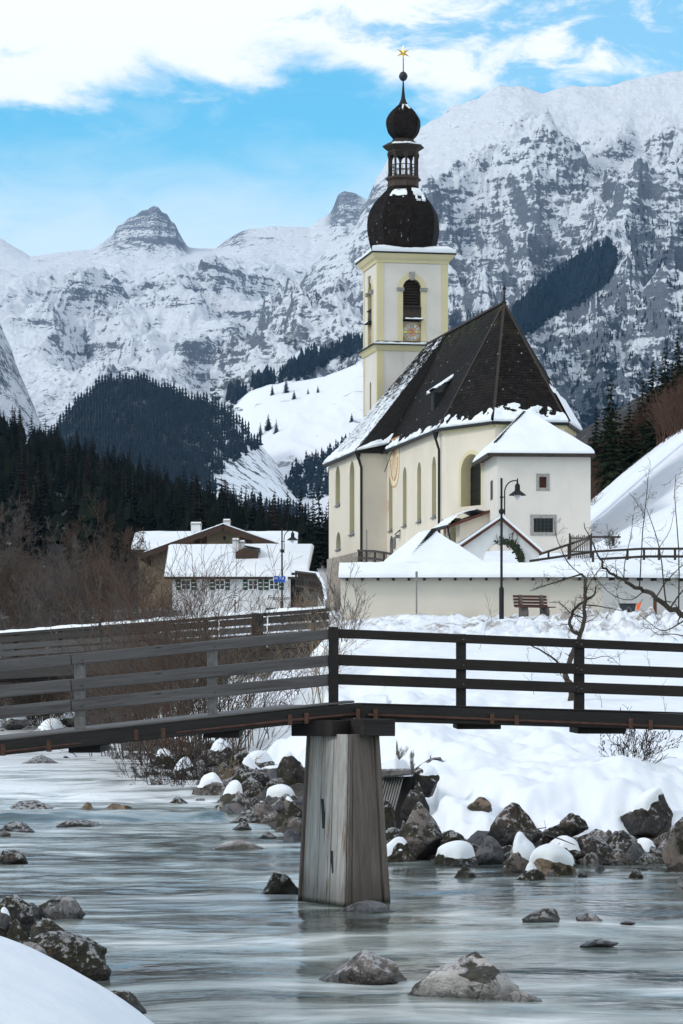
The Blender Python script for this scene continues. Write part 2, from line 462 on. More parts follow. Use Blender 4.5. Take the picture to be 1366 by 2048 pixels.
# ------------------------------------------------------------------ mountains
def m_mountain(name, scrub_top, seed, rock=(0.165, 0.178, 0.205), nz_thr=0.62, spk=0.55, extra=None, calm=None):
    t = NT(name); c = t.co('World', (0.001, 0.001, 0.001), loc=(seed, 0, 0))
    st = t.co('World', (0.0035, 0.0035, 0.022), rot=(0, R(16), 0), loc=(seed, 0, 0))
    nz = t.sep(t.normal())[2]; x, y, z = t.sep(t.co('World'))
    n_big = t.noise(c, 5.0, 6, 0.6); n_mid = t.noise(c, 30, 6, 0.68); n_fine = t.noise(c, 120, 4, 0.7)
    n_st = t.noise(st, 1.0, 6, 0.66, 0.4)
    sf = t.co('World', (0.011, 0.006, 0.075), rot=(0, R(-24), 0), loc=(seed*2, 0, 0))
    n_sf = t.noise(sf, 1.0, 6, 0.72, 0.5)
    s = t.math('MULTIPLY', nz, 0.6)
    for n_, w_ in ((n_mid, 0.55), (n_st, 0.70), (n_fine, 0.75), (n_sf, 1.15), (n_big, 0.50)):
        s = t.math('ADD', s, t.math('MULTIPLY', t.math('SUBTRACT', n_, 0.5), w_))
    if calm: s = t.math('ADD', s, t.step(t.math('ADD', z, t.math('MULTIPLY', t.math('SUBTRACT', n_big, 0.5), 500)), calm-120, calm+160, 0.0, 0.26))
    rockf = t.step(s, nz_thr+0.05, nz_thr-0.05)
    if extra:
        for (xa, xb, za, zb_) in extra:
            e_ = t.math('MULTIPLY', t.math('MULTIPLY', t.step(x, xa-25, xa+25), t.step(x, xb+25, xb-25)), t.step(t.math('ADD', z, t.math('ADD', t.math('MULTIPLY', t.math('SUBTRACT', n_big, 0.5), 200), t.math('MULTIPLY', t.math('SUBTRACT', n_mid, 0.5), 330))), za-20, za+20))
            e_ = t.math('MULTIPLY', e_, t.step(t.math('ADD', n_st, t.math('MULTIPLY', t.math('SUBTRACT', n_fine, 0.5), 1.0)), 0.42, 0.50))
            rockf = t.math('MAXIMUM', rockf, e_)
    rockc = t.mix(n_fine, tuple(v*0.6 for v in rock), tuple(v*1.5 for v in rock))
    col = t.mix(rockf, (0.80, 0.82, 0.86), rockc)
    # dwarf pine and scrub low down
    v = t.noise(c, 42, 6, 0.75, 0.3)
    big2 = t.noise(c, 6, 4, 0.55)
    lowm = t.step(t.math('ADD', z, t.math('MULTIPLY', t.math('SUBTRACT', big2, 0.5), 520)), scrub_top+130, scrub_top-150)
    sc = t.math('MULTIPLY', t.step(t.math('ADD', v, t.math('MULTIPLY', lowm, 0.11)), spk+0.06, spk+0.09), lowm)
    col = t.mix(sc, col, (0.018, 0.026, 0.030))
    t.bump(t.math('ADD', t.math('MULTIPLY', n_mid, 1.0), t.math('MULTIPLY', n_sf, 0.5)), 0.8, 26.0)
    return t.out(col, 0.9, spec=0.1)
GRIDS = {}
def mountain(name, ridge, Y0, Y1, nc, nr, foot, relief, mat, px0, px1, prof, base=None, terr=0.0, seed=0.0, back=0.12, sc=1.0, jag=1.0, topcalm=0.8):
    px = np.linspace(px0, px1, nc)
    rp = np.array(ridge, float)
    Zr = EYE + (HOR - np.interp(px, rp[:,0], rp[:,1]))/F*Y1
    Zr = Zr + jag*9*fbm(px*0.025+seed, px*0+3, 3)
    Zb = Zr if base is None else np.minimum(Zr, EYE + (HOR-base)/F*Y1)
    kw = max(3, int(nc*30/(px1-px0))); kk = np.exp(-0.5*(np.arange(-3*kw, 3*kw+1)/kw)**2); kk /= kk.sum()
    Zb = np.convolve(np.pad(Zb, 3*kw, mode='edge'), kk, 'valid')
    t = np.concatenate([np.linspace(0, 1, nr), 1+back*np.linspace(0.02, 1, 14)])
    K, T = np.meshgrid((px-683)/F, t)
    Yg = Y0+(Y1-Y0)*T; Xg = K*Yg
    tt = np.minimum(T, 1)
    zf = foot(px)[None, :] if callable(foot) else foot
    Zg = zf + (Zb[None,:]-zf)*prof(tt) + (Zr-Zb)[None,:]*(sm(0.90, 1.0, tt) if base is not None else sm(0.95, 1.0, tt))
    env = (0.4+0.6*sm(40, 180, px))[None,:]*np.sin(np.pi*np.clip(tt, 0, 1))**0.7*(1-0.85*sm(topcalm, 1.0, tt))+0.01
    wx = Xg + 130*fbm(Xg*0.0016+seed, Yg*0.0012, 3); wy = Yg + 220*fbm(Xg*0.0013+7+seed, Yg*0.0012, 3)
    rel = ridged(wx*0.00115*sc+seed, wy*0.00050*sc+seed, 7) - 0.62
    Zg = Zg + relief*env*rel + relief*0.42*env*(ridged(wx*0.0042*sc+seed, wy*0.0010*sc+seed, 5)-0.6) + relief*0.14*fbm(Xg*0.008+seed, Yg*0.004, 5)*(0.1+env)
    if terr:
        stp = 46.0
        q = (Zg + 0.85*Xg + 90*fbm(Xg*0.002+seed, Yg*0.002, 3))/stp
        fr = q-np.floor(q)
        Zg = Zg + terr*stp*(sm(0.25, 0.95, fr)-fr)*(0.1+env)*np.clip(0.4+1.3*fbm(Xg*0.003, Yg*0.002+seed, 3), 0, 1)
    bk = np.maximum(0, T-1)/back
    Zg = Zg - bk**1.2*380
    link(name, grid_mesh(name, Xg, Yg, Zg, mat))['kind'] = 'structure'
    GRIDS[name] = (px, Xg[:nr], Yg[:nr], Zg[:nr])
def spot(name, px, py):
    """the point of a mountain seen at pixel (px, py): walks the slope outward until it reaches that line of sight"""
    g = GRIDS[name]; i = int(np.clip(np.searchsorted(g[0], px), 0, len(g[0])-1))
    rows = HOR - (g[3][:, i]-EYE)/g[2][:, i]*F
    mn = np.minimum.accumulate(rows)
    j = int(np.argmax(mn <= py))
    if mn[-1] > py: return None
    return float(g[1][j, i]), float(g[2][j, i]), float(g[3][j, i])
M2R = [(-200,420),(-60,455),(0,475),(40,500),(60,513),(120,503),(180,500),(205,488),(218,476),(226,470),(236,452),(246,449),(258,436),(272,432),(284,421),(296,419),(306,412),(316,413),(324,424),(334,427),(342,441),(350,447),(357,464),(365,478),(374,491),(400,497),(430,497),(450,480),(475,468),(500,457),(560,452),(620,455),(640,438),(660,425),(668,410),(676,390),(690,381),(712,386),(735,400),(760,420),(900,470)]
mountain('far_mountain', M2R, 5600, 10000, 560, 420, 470, 230, m_mountain('far_rock_and_snow', 640, 3.0, nz_thr=0.298, spk=0.56, extra=[(-830, -530, 1500, 0), (-45, 70, 1600, 0), (-440, -330, 1555, 0)]), -200, 900,
         lambda t: 0.88*t+0.12*sm(0, 0.6, t), base=507, terr=0.4, seed=2.4, back=0.06, sc=1.0, jag=0.35, topcalm=0.55)
M3R = [(-300,440),(-120,505),(-55,525),(-30,555),(-14,600),(0,645),(18,690),(40,745),(66,805),(100,880),(220,1010)]
mountain('left_spur', M3R, 3700, 5400, 200, 200, 150, 240, m_mountain('spur_rock_and_snow', 520, 8.0, nz_thr=0.22), -300, 220,
         lambda t: t**0.9, terr=0.5, seed=6.1)
M1R = [(420,840),(455,795),(490,760),(520,715),(560,655),(590,590),(615,540),(650,505),(690,478),(712,450),(726,415),(738,392),(752,360),(765,338),(778,312),(792,288),(815,272),(840,258),(862,240),(880,233),(905,212),(925,205),(960,190),(985,176),(1000,170),(1040,172),(1080,182),(1110,180),(1150,172),(1200,172),(1240,163),(1290,152),(1330,143),(1366,135),(1450,112),(1600,140),(1900,230)]
mountain('great_mountain', M1R, 3650, 6500, 760, 640, lambda px: np.interp(px, [420, 760, 1000, 1366, 1900], [330, 330, 270, 230, 200]), 430,
         m_mountain('great_rock_and_snow', 560, 1.0, nz_thr=0.305, spk=0.54, calm=1180), 420, 1750, lambda t: 0.42*t+0.58*np.where(t<0.8, t**2.0, 0.64+1.8*(t-0.8)), terr=0.5, seed=4.2, back=0.10, jag=0.4, topcalm=0.78)
# wooded hill, meadow
HR = [(-250,1180),(0,995),(60,920),(95,880),(150,812),(200,770),(235,758),(290,763),(340,780),(380,797),(440,818),(470,842),(500,868),(530,900),(570,950),(640,1040),(760,1160)]
m_hill = NT('hill_ground'); _c = m_hill.co('World')
m_hill.out(m_hill.ramp(m_hill.noise(_c, 0.02, 6, 0.7), [(0.50, (0.03, 0.028, 0.026)), (0.66, (0.10, 0.10, 0.10)), (0.74, (0.70, 0.72, 0.75))]), 0.9)
_x = m_hill.sep(_c)[0]
_cl = m_hill.t.nodes['Principled BSDF'].inputs['Base Color'].links[0].from_socket
m_hill.out(m_hill.mix(m_hill.math('MULTIPLY', m_hill.step(_x, -175, -120), m_hill.step(m_hill.noise(_c, 0.05, 5, .7), 0.58, 0.52)), _cl, (0.78, 0.80, 0.84)), 0.9)
mountain('wooded_hill', HR, 2500, 3400, 170, 120, 100, 40, m_hill.m, -250, 760, lambda t: 0.75*t+0.25*t**0.5, seed=9.0, back=0.3, jag=0.2)
MR = [(380,905),(430,850),(470,806),(500,782),(540,768),(600,762),(660,750),(725,722),(800,735),(900,790),(1000,880),(1300,980)]
m_meadow = NT('meadow_snow'); _c = m_meadow.co('World')
_f = m_meadow.step(m_meadow.noise(_c, 0.018, 6, 0.68, 0.5), 0.61, 0.68)
m_meadow.out(m_meadow.mix(m_meadow.math('MULTIPLY', _f, 0.8), (0.82, 0.83, 0.86), (0.12, 0.10, 0.085)), 0.8)
mountain('snowy_meadow', MR, 2700, 3800, 220, 140, 60, 26, m_meadow.m, 330, 1200, lambda t: 0.9*t+0.1*t**2, seed=5.0, sc=2.5, back=0.05, jag=0.2)

# ------------------------------------------------------------------ valley air
hz = bpy.data.materials.new('valley_air'); hz.use_nodes = True
hz.node_tree.nodes.remove(hz.node_tree.nodes['Principled BSDF'])
pv = hz.node_tree.nodes.new('ShaderNodeVolumePrincipled')
pv.inputs['Color'].default_value = (0.28, 0.58, 1.0, 1)
pv.inputs['Density'].default_value = 2.4e-5
pv.inputs['Anisotropy'].default_value = 0.2
hz.node_tree.links.new(pv.outputs[0], hz.node_tree.nodes['Material Output'].inputs['Volume'])
b = MB(); b.box((-9500, -200, -27), (9500, 14500, 2100)); o = b.build('haze', hz); o['kind'] = 'stuff'
# ================================================================== CHURCH
TH = R(10.7)
CT, ST = math.cos(TH), math.sin(TH)
CH0 = Vector((10.42, 169.9, 10.3))        # base of the church, its own x runs to the right wall, y towards the tower
def l2w(x, y, z=0): return Vector((CH0.x+x*CT-y*ST, CH0.y+x*ST+y*CT, CH0.z+z))
def w2l(p):
    dx, dy = p[0]-CH0.x, p[1]-CH0.y
    return Vector((dx*CT+dy*ST, -dx*ST+dy*CT, p[2]-CH0.z))
def y_on_x(px, x):
    k = (px-683)/F
    return (CH0.x + x*CT - k*(CH0.y + x*ST))/(ST + k*CT)
def x_on_y(px, y):
    k = (px-683)/F
    return (k*(CH0.y+y*CT) - CH0.x + y*ST)/(CT - k*ST)
def z_at(py, x, y): return EYE + (HOR-py)/F*(CH0.y+x*ST+y*CT) - CH0.z

def m_plaster(name, col, weather=0.5):
    t = NT(name); c = t.co(); x, y, z = t.sep(c)
    f = t.noise(c, 0.45, 5, 0.62); g = t.noise(t.co(scale=(1.2, 1.2, 0.16)), 1.0, 5, 0.65)
    a = tuple(v*0.93 for v in col); b = tuple(min(1, v*1.04) for v in col)
    k = t.ramp(f, [(0.3, a), (0.7, b)])
    st = t.math('MULTIPLY', t.step(g, 0.54, 0.78), 0.28*weather)
    k = t.mix(st, k, tuple(v*0.62 for v in col))
    t.bump(t.math('ADD', t.noise(c, 14, 4), t.math('MULTIPLY', t.noise(c, 2.5, 3), 0.8)), 0.22, 0.02)
    return t.out(k, 0.9, spec=0.15)
M_CREAM = m_plaster('cream_plaster', (0.65, 0.58, 0.485), 0.95)
M_WHITE = m_plaster('white_plaster', (0.64, 0.592, 0.54), 0.85)
M_YEL = m_plaster('yellow_plaster', (0.60, 0.525, 0.33), 0.3)
M_STONE = plain('weathered_stone', (0.30, 0.26, 0.22), 0.9, 0, 0.4, 3.0, 0.5)
M_GREYST = plain('grey_trim_stone', (0.28, 0.265, 0.25), 0.9, 0, 0.25, 8.0, 0.3)
M_DKWOOD = plain('dark_timber', (0.035, 0.026, 0.02), 0.75, 0, 0.4, 5.0, 0.3)
M_BLACK = plain('black_iron_and_shade', (0.010, 0.010, 0.010), 0.65, 0.0, 0.2, 8)  # iron black; also colours in the shade of the house porch and culvert
M_LEAD = plain('lead_sheet', (0.16, 0.165, 0.17), 0.5, 0.3, 0.2, 5)
M_GLASS = NT('dark_window_glass'); M_GLASS = M_GLASS.out((0.012, 0.014, 0.016), 0.12, spec=0.5)
M_GOLD = plain('gold_leaf', (0.75, 0.48, 0.10), 0.35, 0.9, 0.15, 9)
M_RUST = plain('russet_boards', (0.10, 0.035, 0.022), 0.8, 0, 0.3, 5)
def m_shingle(name, kind):
    """weathered wooden shingles with dabs of snow caught on the courses"""
    t = NT(name); c = t.co(); x, y, z = t.sep(c); isl = t.island()
    f = t.noise(c, 1.1, 5, 0.62)
    k = t.mix(isl, (0.004, 0.003, 0.003), (0.016, 0.012, 0.010))
    k = t.mix(t.math('MULTIPLY', t.step(f, 0.45, 0.7), 0.6), k, (0.020, 0.015, 0.012))
    # moss near the top
    if kind == 'nave':
        moss = t.math('MULTIPLY', t.step(z, 13.3, 15.8), t.step(t.noise(c, 0.9, 5, 0.65), 0.42, 0.62))
        k = t.mix(t.math('MULTIPLY', moss, 0.6), k, (0.050, 0.052, 0.020))
        sp = t.noise(t.co(scale=(5.0, 1.7, 5.0)), 1.0, 5, 0.7)
        zone = t.noise(c, 0.28, 3, 0.5)
        s = t.step(t.math('ADD', t.math('ADD', sp, t.math('MULTIPLY', t.math('SUBTRACT', isl, 0.5), 0.16)), t.math('MULTIPLY', zone, 0.12)), 0.775, 0.80)
    elif kind == 'bay':
        sp = t.noise(t.co(scale=(3.5, 0.75, 3.5)), 1.0, 5, 0.7)
        zone = t.math('ADD', t.step(z, 14.8, 10.5, -0.10, 0.08), t.math('MULTIPLY', t.noise(c, 0.35, 3, 0.5), 0.20))
        s = t.step(t.math('ADD', t.math('ADD', sp, t.math('MULTIPLY', t.math('SUBTRACT', isl, 0.5), 0.16)), zone), 0.565, 0.61)
    else:
        sp = t.noise(t.co(scale=(3.6, 3.6, 1.4)), 1.0, 4, 0.7)
        band = t.math('MULTIPLY', t.step(z, 21.75, 22.25), t.step(z, 23.1, 22.5))
        s = t.step(t.math('ADD', t.math('ADD', sp, t.math('MULTIPLY', t.math('SUBTRACT', isl, 0.5), 0.15)), t.math('MULTIPLY', band, 0.15)), 0.70, 0.76)
        s = t.math('MULTIPLY', s, 0.65)
    k = t.mix(s, k, (0.78, 0.80, 0.84))
    t.bump(t.noise(t.co(scale=(9, 9, 2)), 2.0, 4), 0.4, 0.015)
    return t.out(k, 0.75, spec=0.12)
M_SH_NAVE = m_shingle('nave_shingle', 'nave')
M_SH_BAY = m_shingle('bay_shingle', 'bay')
M_SH_ONION = m_shingle('onion_shingle', 'onion')

def arch_loop(xc, w, z0, z1, n=10, pointed=0.0):
    """loop of a round-headed opening (counter-clockwise), top at z1"""
    r = w/2; pts = [(xc-r, z0), (xc+r, z0)]
    for i in range(n+1):
        a = math.pi*i/n
        pts.append((xc+r*math.cos(a), z1-r+r*math.sin(a)*(1+pointed)))
    return pts
def rect_loop(x0, x1, z0, z1): return [(x0, z0), (x1, z0), (x1, z1), (x0, z1)]
def inside(p, loop):
    c = False; j = len(loop)-1
    for i in range(len(loop)):
        if (loop[i][1] > p[1]) != (loop[j][1] > p[1]) and p[0] < (loop[j][0]-loop[i][0])*(p[1]-loop[i][1])/(loop[j][1]-loop[i][1])+loop[i][0]: c = not c
        j = i
    return c
def wall_panel(mb, org, xd, outline, holes):
    """flat wall with openings: org + s*xd + z*up"""
    org = Vector(org); xd = Vector(xd).normalized(); up = Vector((0,0,1))
    loops = [outline]+holes; vs = []; es = []
    for L in loops:
        n = len(vs); vs += [Vector(p) for p in L]; es += [(n+i, n+(i+1) % len(L)) for i in range(len(L))]
    ov, oe, of, *_ = delaunay_2d_cdt(vs, es, [], 1, 1e-5)
    keep = []
    for f in of:
        c = sum((ov[i] for i in f), Vector((0,0)))/len(f)
        if inside(c, outline) and not any(inside(c, h) for h in holes): keep.append(f)
    mb.mesh([org+xd*p.x+up*p.y for p in ov], keep)
def reveal(mb, org, xd, loop, depth):
    """sides of an opening going inwards; inward is to the left-hand normal of xd x up"""
    org = Vector(org); xd = Vector(xd).normalized(); up = Vector((0,0,1)); nin = up.cross(xd).normalized()
    pts = [org+xd*p[0]+up*p[1] for p in loop]
    for i in range(len(pts)):
        a, b = pts[i], pts[(i+1) % len(pts)]
        mb.quad(a, b, b+nin*depth, a+nin*depth)
def pane(mb, org, xd, loop, depth):
    org = Vector(org); xd = Vector(xd).normalized(); up = Vector((0,0,1)); nin = up.cross(xd).normalized()
    mb.poly([org+xd*p[0]+up*p[1]+nin*depth for p in loop])
def shingle_face(mb, A, B, Cc, D, course=0.22, width=0.17, thick=0.028, seed=0):
    """A-B is the eave, D-C the top edge; lays courses of single overlapping shingles"""
    rr = random.Random(seed)
    A, B, Cc, D = map(Vector, (A, B, Cc, D))
    n = (B-A).cross(((D+Cc)/2)-((A+B)/2)).normalized()
    rows = max(2, int(((D+Cc)/2-(A+B)/2).length/course))
    for r in range(rows):
        t0, t1 = r/rows, min(1.0, (r+1.35)/rows)
        l0, r0 = A.lerp(D, t0), B.lerp(Cc, t0); l1, r1 = A.lerp(D, t1), B.lerp(Cc, t1)
        L = (r0-l0).length
        m = max(1, int(L/width)); off = (r % 2)*0.5
        for k in range(m+1):
            s0 = max(0, (k-off)/m)+0.0006; s1 = min(1, (k+1-off)/m)-0.0006
            if s1-s0 < 0.1/m: continue
            th = thick*(0.75+0.6*rr.random()); dz = rr.uniform(-0.10, 0.10)/rows
            a = A.lerp(D, max(0, t0+dz)).lerp(B.lerp(Cc, max(0, t0+dz)), s0); b_ = A.lerp(D, max(0, t0+dz)).lerp(B.lerp(Cc, max(0, t0+dz)), s1)
            c = l1.lerp(r1, s1); d = l1.lerp(r1, s0)
            mb.mesh([a+n*th, b_+n*th, c+n*0.004, d+n*0.004, a-n*0.01, b_-n*0.01], [(0,1,2,3), (4,5,1,0)])
def snow_sheet(mb, A, B, Cc, D, nu, nv, fn, up=None):
    """snow lying on the quad ABCD (A-B lower edge); fn(u, v, p) gives its depth, below zero there is none"""
    A, B, Cc, D = map(Vector, (A, B, Cc, D))
    n = up or (B-A).cross((D+Cc)/2-(A+B)/2).normalized()
    idx = {}
    vs = []; fs = []; dep = []
    for j in range(nv+1):
        for i in range(nu+1):
            p = A.lerp(B, i/nu).lerp(D.lerp(Cc, i/nu), j/nv)
            d = fn(i/nu, j/nv, p)
            dep.append(d); vs.append(p+n*max(-0.04, d))
    for j in range(nv):
        for i in range(nu):
            q = (j*(nu+1)+i, j*(nu+1)+i+1, (j+1)*(nu+1)+i+1, (j+1)*(nu+1)+i)
            if max(dep[k] for k in q) > 0: fs.append(q)
    base = len(vs)
    # skirt along the lower edge
    for i in range(nu+1):
        vs.append(A.lerp(B, i/nu)-n*0.02)
    for i in range(nu):
        if dep[i] > 0 or dep[i+1] > 0: fs.append((base+i, base+i+1, i+1, i))
    mb.mesh(vs, fs)
def nz3(p, s, o=3): return mnoise.fractal(Vector(p)*s, 1.0, 2.0, o, noise_basis='PERLIN_ORIGINAL')

church = thing('church', 'cream parish church with a dark onion-domed clock tower and steep snow-dusted shingle roof', 'church', CH0, TH)
def cp(name, mb, mat, parent=None, **k): return mb.build(name, mat, parent or church, **k)

# key numbers (own coordinates of the church)
WX, EX, ZE, ZR = -4.04, -4.37, 8.24, 16.05
W1Y = 1.9; APX = (0, 2.96); RE = 24.8; WEST = 29.9
BX, BY0, BEX = -5.85, 18.6, -6.17
F2 = (-2.05, -3.05)
TX, TY0, TW = 2.5, 29.4, 5.0
Zb = -2.6
# --- walls
ow = [(W1Y, Zb), (BY0, Zb), (BY0, ZE-0.02), (W1Y, ZE-0.02)]
# south wall of the nave runs towards the tower; seen from outside, s goes from the tower end to the apse end
org = Vector((WX, BY0, 0)); xd = Vector((0, -1, 0)); LN = BY0-W1Y
def s_at(px): return BY0 - y_on_x(px, WX)
holes = []
NW = []
for pxc, top, bot in ((781.4, 950.5, 1064.0), (809.3, 938.5, 1054.5), (838.3, 928.5, 1046.0), (868.0, 917.5, 1037.0)):
    y = y_on_x(pxc, WX); zt = z_at(top, WX, y); zb = z_at(bot, WX, y)
    NW.append((BY0-y, zb, zt))
WW = 1.15
for s, zb, zt in NW: holes.append(arch_loop(s, WW, zb, zt, 10, 0.25))
dl = arch_loop(BY0-y_on_x(783, WX), 1.15, -1.2, z_at(1071, WX, y_on_x(783, WX)), 8)
holes.append(dl)
mb = MB(); wall_panel(mb, org, xd, rect_loop(0, LN, Zb, ZE+0.1), holes); cp('nave_wall', mb, M_CREAM)
def window(org, xd, loop, depth, mats=None, sill=True, frame_mat=M_YEL):
    m = MB(); reveal(m, org, xd, loop, depth); wdw = cp('window', m, frame_mat)
    m = MB(); pane(m, org, xd, loop, depth-0.06); m.build('pane', M_GLASS, wdw)
    if sill:
        m = MB(); o = Vector(org); d = Vector(xd).normalized(); nin = Vector((0,0,1)).cross(d)
        x0, z0 = loop[0]; x1 = loop[1][0]
        a = o+d*(x0-0.06)+Vector((0,0,z0-0.02)); b2 = o+d*(x1+0.06)+Vector((0,0,z0-0.02))
        m.mesh([a-nin*0.12, b2-nin*0.12, b2-nin*0.12+Vector((0,0,0.05)), a-nin*0.12+Vector((0,0,0.05)), o+d*x0+nin*depth*0.9+Vector((0,0,z0+0.55)), o+d*x1+nin*depth*0.9+Vector((0,0,z0+0.55))],
               [(0,1,2,3), (3,2,5,4), (0,3,4), (1,5,2)])
        m.build('sill', M_LEAD, wdw)
    return wdw
for h in holes[:4]: window(org, xd, h, 0.55)
m = MB(); reveal(m, org, xd, dl, 0.6); dr = cp('doorway', m, M_GREYST)
m = MB(); pane(m, org, xd, dl, 0.4); m.build('door', M_DKWOOD, dr)
# apse: two canted faces and the end wall, mirrored behind
def face_wall(name, a, b, holes=[], zt=ZE+0.1):
    a = Vector((*a, 0)); b = Vector((*b, 0)); m = MB(); wall_panel(m, a, b-a, rect_loop(0, (b-a).length, Zb, zt), holes); return cp(name, m, M_CREAM)
a1 = Vector((WX, W1Y, 0)); a2 = Vector((*F2, 0)); fd = (a2-a1).normalized(); FL = (a2-a1).length
def s_face(px):
    k = (px-683)/F
    for i in range(400):
        s = FL*i/399*1.3; p = l2w(*(a1+fd*s).xy)
        if p.x/p.y >= k: return s
    return FL
s0, s1 = s_face(922), s_face(962); sc_ = (s0+s1)/2
pm = a1+fd*sc_
aw = arch_loop(sc_, s1-s0, z_at(1012, pm.x, pm.y), z_at(908, pm.x, pm.y), 12)
mb = MB(); wall_panel(mb, a1, fd, rect_loop(0, FL, Zb, ZE+0.1), [aw]); cp('apse_wall', mb, M_CREAM)
wd = window(a1, fd, aw, 0.75, sill=False)
# yellow painted surround of the apse window
m = MB()
nrm = fd.cross(Vector((0,0,1)))
L0 = arch_loop(sc_, s1-s0+0.5, aw[0][1], aw[7][1]*0+max(p[1] for p in aw)+0.25, 12)
for i in range(1, len(L0)):
    j = (i+1) % len(L0)
    q = [a1+fd*p[0]+Vector((0,0,p[1]))+nrm*0.012 for p in (L0[i], L0[j], aw[j], aw[i])]
    m.quad(*q)
m.build('surround', M_YEL, wd)
for k in range(5):
    m = MB(); z = aw[0][1]+(k+0.6)*0.62
    p0 = a1+fd*(s0+0.02)+Vector((0,0,z))-nrm*0.66; p1 = a1+fd*(s1-0.02)+Vector((0,0,z))-nrm*0.66
    m.bar(p0, p1, 0.03, 0.03).build('glazing_bar', M_BLACK, wd)
face_wall('apse_wall', F2, (-F2[0], F2[1])); face_wall('apse_wall', (-F2[0], F2[1]), (-WX, W1Y)); face_wall('nave_wall', (-WX, W1Y), (-WX, WEST)); face_wall('west_wall', (-WX, WEST), (BX, WEST))
# cornice under the apse eave (yellow)
m = MB()
ring = [(WX, W1Y), F2, (-F2[0], F2[1]), (-WX, W1Y)]
for i in range(3):
    a, b2 = Vector((*ring[i], ZE-0.16)), Vector((*ring[i+1], ZE-0.16)); m.bar(a, b2, 0.34, 0.26)
cp('cornice', m, M_YEL)
# bay (wider west part)
zbay = ZE+0.15
bo = Vector((BX, WEST, 0)); bh = []
def sb(px): return WEST - y_on_x(px, BX)
for px0, px1, top, bot in ((671, 680, 936, 1013), (699, 709, 927, 1071), (670.5, 683, 1064, 1101)):
    y = (y_on_x(px0, BX)+y_on_x(px1, BX))/2; s = WEST-y; ww = abs(y_on_x(px0, BX)-y_on_x(px1, BX))
    bh.append(arch_loop(s, max(0.9, min(ww, 1.7)), z_at(bot, BX, y), z_at(top, BX, y), 10, 0.2 if bot > 1050 and top < 1000 or bot == 1013 else 0))
mb = MB(); wall_panel(mb, bo, xd, rect_loop(0, WEST-BY0, 1.6, zbay), bh); cp('bay_wall', mb, M_CREAM)
for h in bh: window(bo, xd, h, 0.5)
face_wall('bay_wall', (BX, BY0), (WX, BY0), [], ZE+0.1)
m = MB(); m.box((BX-0.12, BY0-0.10, -4.5), (WX, WEST+0.1, 1.65)); cp('stone_plinth', m, M_STONE)
# --- roofs
RT = Vector((0, APX[1], ZR)); RW = Vector((0, RE, ZR))
P1 = Vector((EX, W1Y-0.3, ZE)); P2 = Vector((F2[0]-0.2, F2[1]-0.35, ZE)); P3 = Vector((-P2.x, P2.y, ZE)); P4 = Vector((-EX, P1.y, ZE))
WS = Vector((EX, WEST+0.3, ZE)); WN = Vector((-EX, WEST+0.3, ZE))
m = MB(); dn = Vector((0,0,-0.06))
for q in ((WS, P1, RT, RW), (P1, P2, RT), (P2, P3, RT), (P3, P4, RT), (P4, WN, RW, RT), (WN, WS, RW)): m.poly([p+dn for p in q])
roof = cp('roof', m, M_DKWOOD)
sh = MB()
shingle_face(sh, WS, P1, RT, RW, 0.22, 0.18, seed=1)
for i, (a, b2) in enumerate(((P1, P2), (P2, P3), (P3, P4))): shingle_face(sh, a, b2, RT, RT, 0.22, 0.18, seed=3+i)
shingle_face(sh, P4, WN, RW, RT, 0.4, 0.4, seed=8); shingle_face(sh, WN, WS, RW, RW, 0.3, 0.3, seed=9)
o = sh.build('shingles', M_SH_NAVE, roof); o['kind'] = 'stuff'
m = MB(); m.bar(RT+Vector((0,0,0.03)), RW+Vector((0,0,0.03)), 0.3, 0.12)
for e in (P1, P2, P3, P4): m.bar(e.lerp(RT, 0.02)+Vector((0,0,0.02)), RT, 0.16, 0.07)
m.build('ridge_capping', M_DKWOOD, roof)
m = MB()
for a, b2 in ((WS, P1), (P1, P2), (P2, P3), (P3, P4)): m.bar(a+Vector((0,0,-0.08)), b2+Vector((0,0,-0.08)), 0.16, 0.16)
m.build('gutter', M_BLACK, roof)
# finial on the apse end of the ridge
m = MB(); m.lathe([(0.10, -0.1), (0.09, 0.15), (0.05, 0.6), (0.03, 0.75), (0.11, 0.80), (0.13, 0.9), (0.07, 0.98), (0.02, 1.05), (0.012, 1.25)], 10); m.smooth = True
o = m.build('finial', M_BLACK, roof, loc=RT)
# snow left along the eaves and slumped on the apse
def eave_snow(seed, hgt):
    def fn(u, v, p):
        top = hgt*(0.55+0.75*(0.5+nz3(p+Vector((seed,0,0)), 0.55, 4)))+0.35*nz3(p, 2.2, 2)
        return (0.16 if v*9.5 < top else -1)*(1) if False else min(0.17, (top-v*9.3)*0.22) + 0.03*nz3(p, 3.0, 2)
    return fn
sn = MB()
snow_sheet(sn, WS.lerp(P1, 0.46), P1, P1.lerp(RT, 0.35), WS.lerp(P1, 0.46).lerp(RW.lerp(RT, .46), 0.35), 150, 34, lambda u, v, p: min(0.16, ((0.62+0.5*nz3(p, 0.5, 3)+0.7*nz3(p, 1.9, 3))*(1.0-0.4*u)-v*3.3)*0.25))
for i, (a, b2, hh) in enumerate(((P1, P2, 0.7), (P2, P3, 1.0), (P3, P4, 2.8))):
    snow_sheet(sn, a, b2, b2.lerp(RT, 0.5), a.lerp(RT, 0.5), 50, 50, lambda u, v, p, hh=hh: min(0.20, ((hh+0.55*nz3(p, 0.6, 3)+0.8*nz3(p, 1.8, 3))-v*4.6)*0.25))
sn.smooth = True
sn.build('snow_cover', M_SNOW, roof)
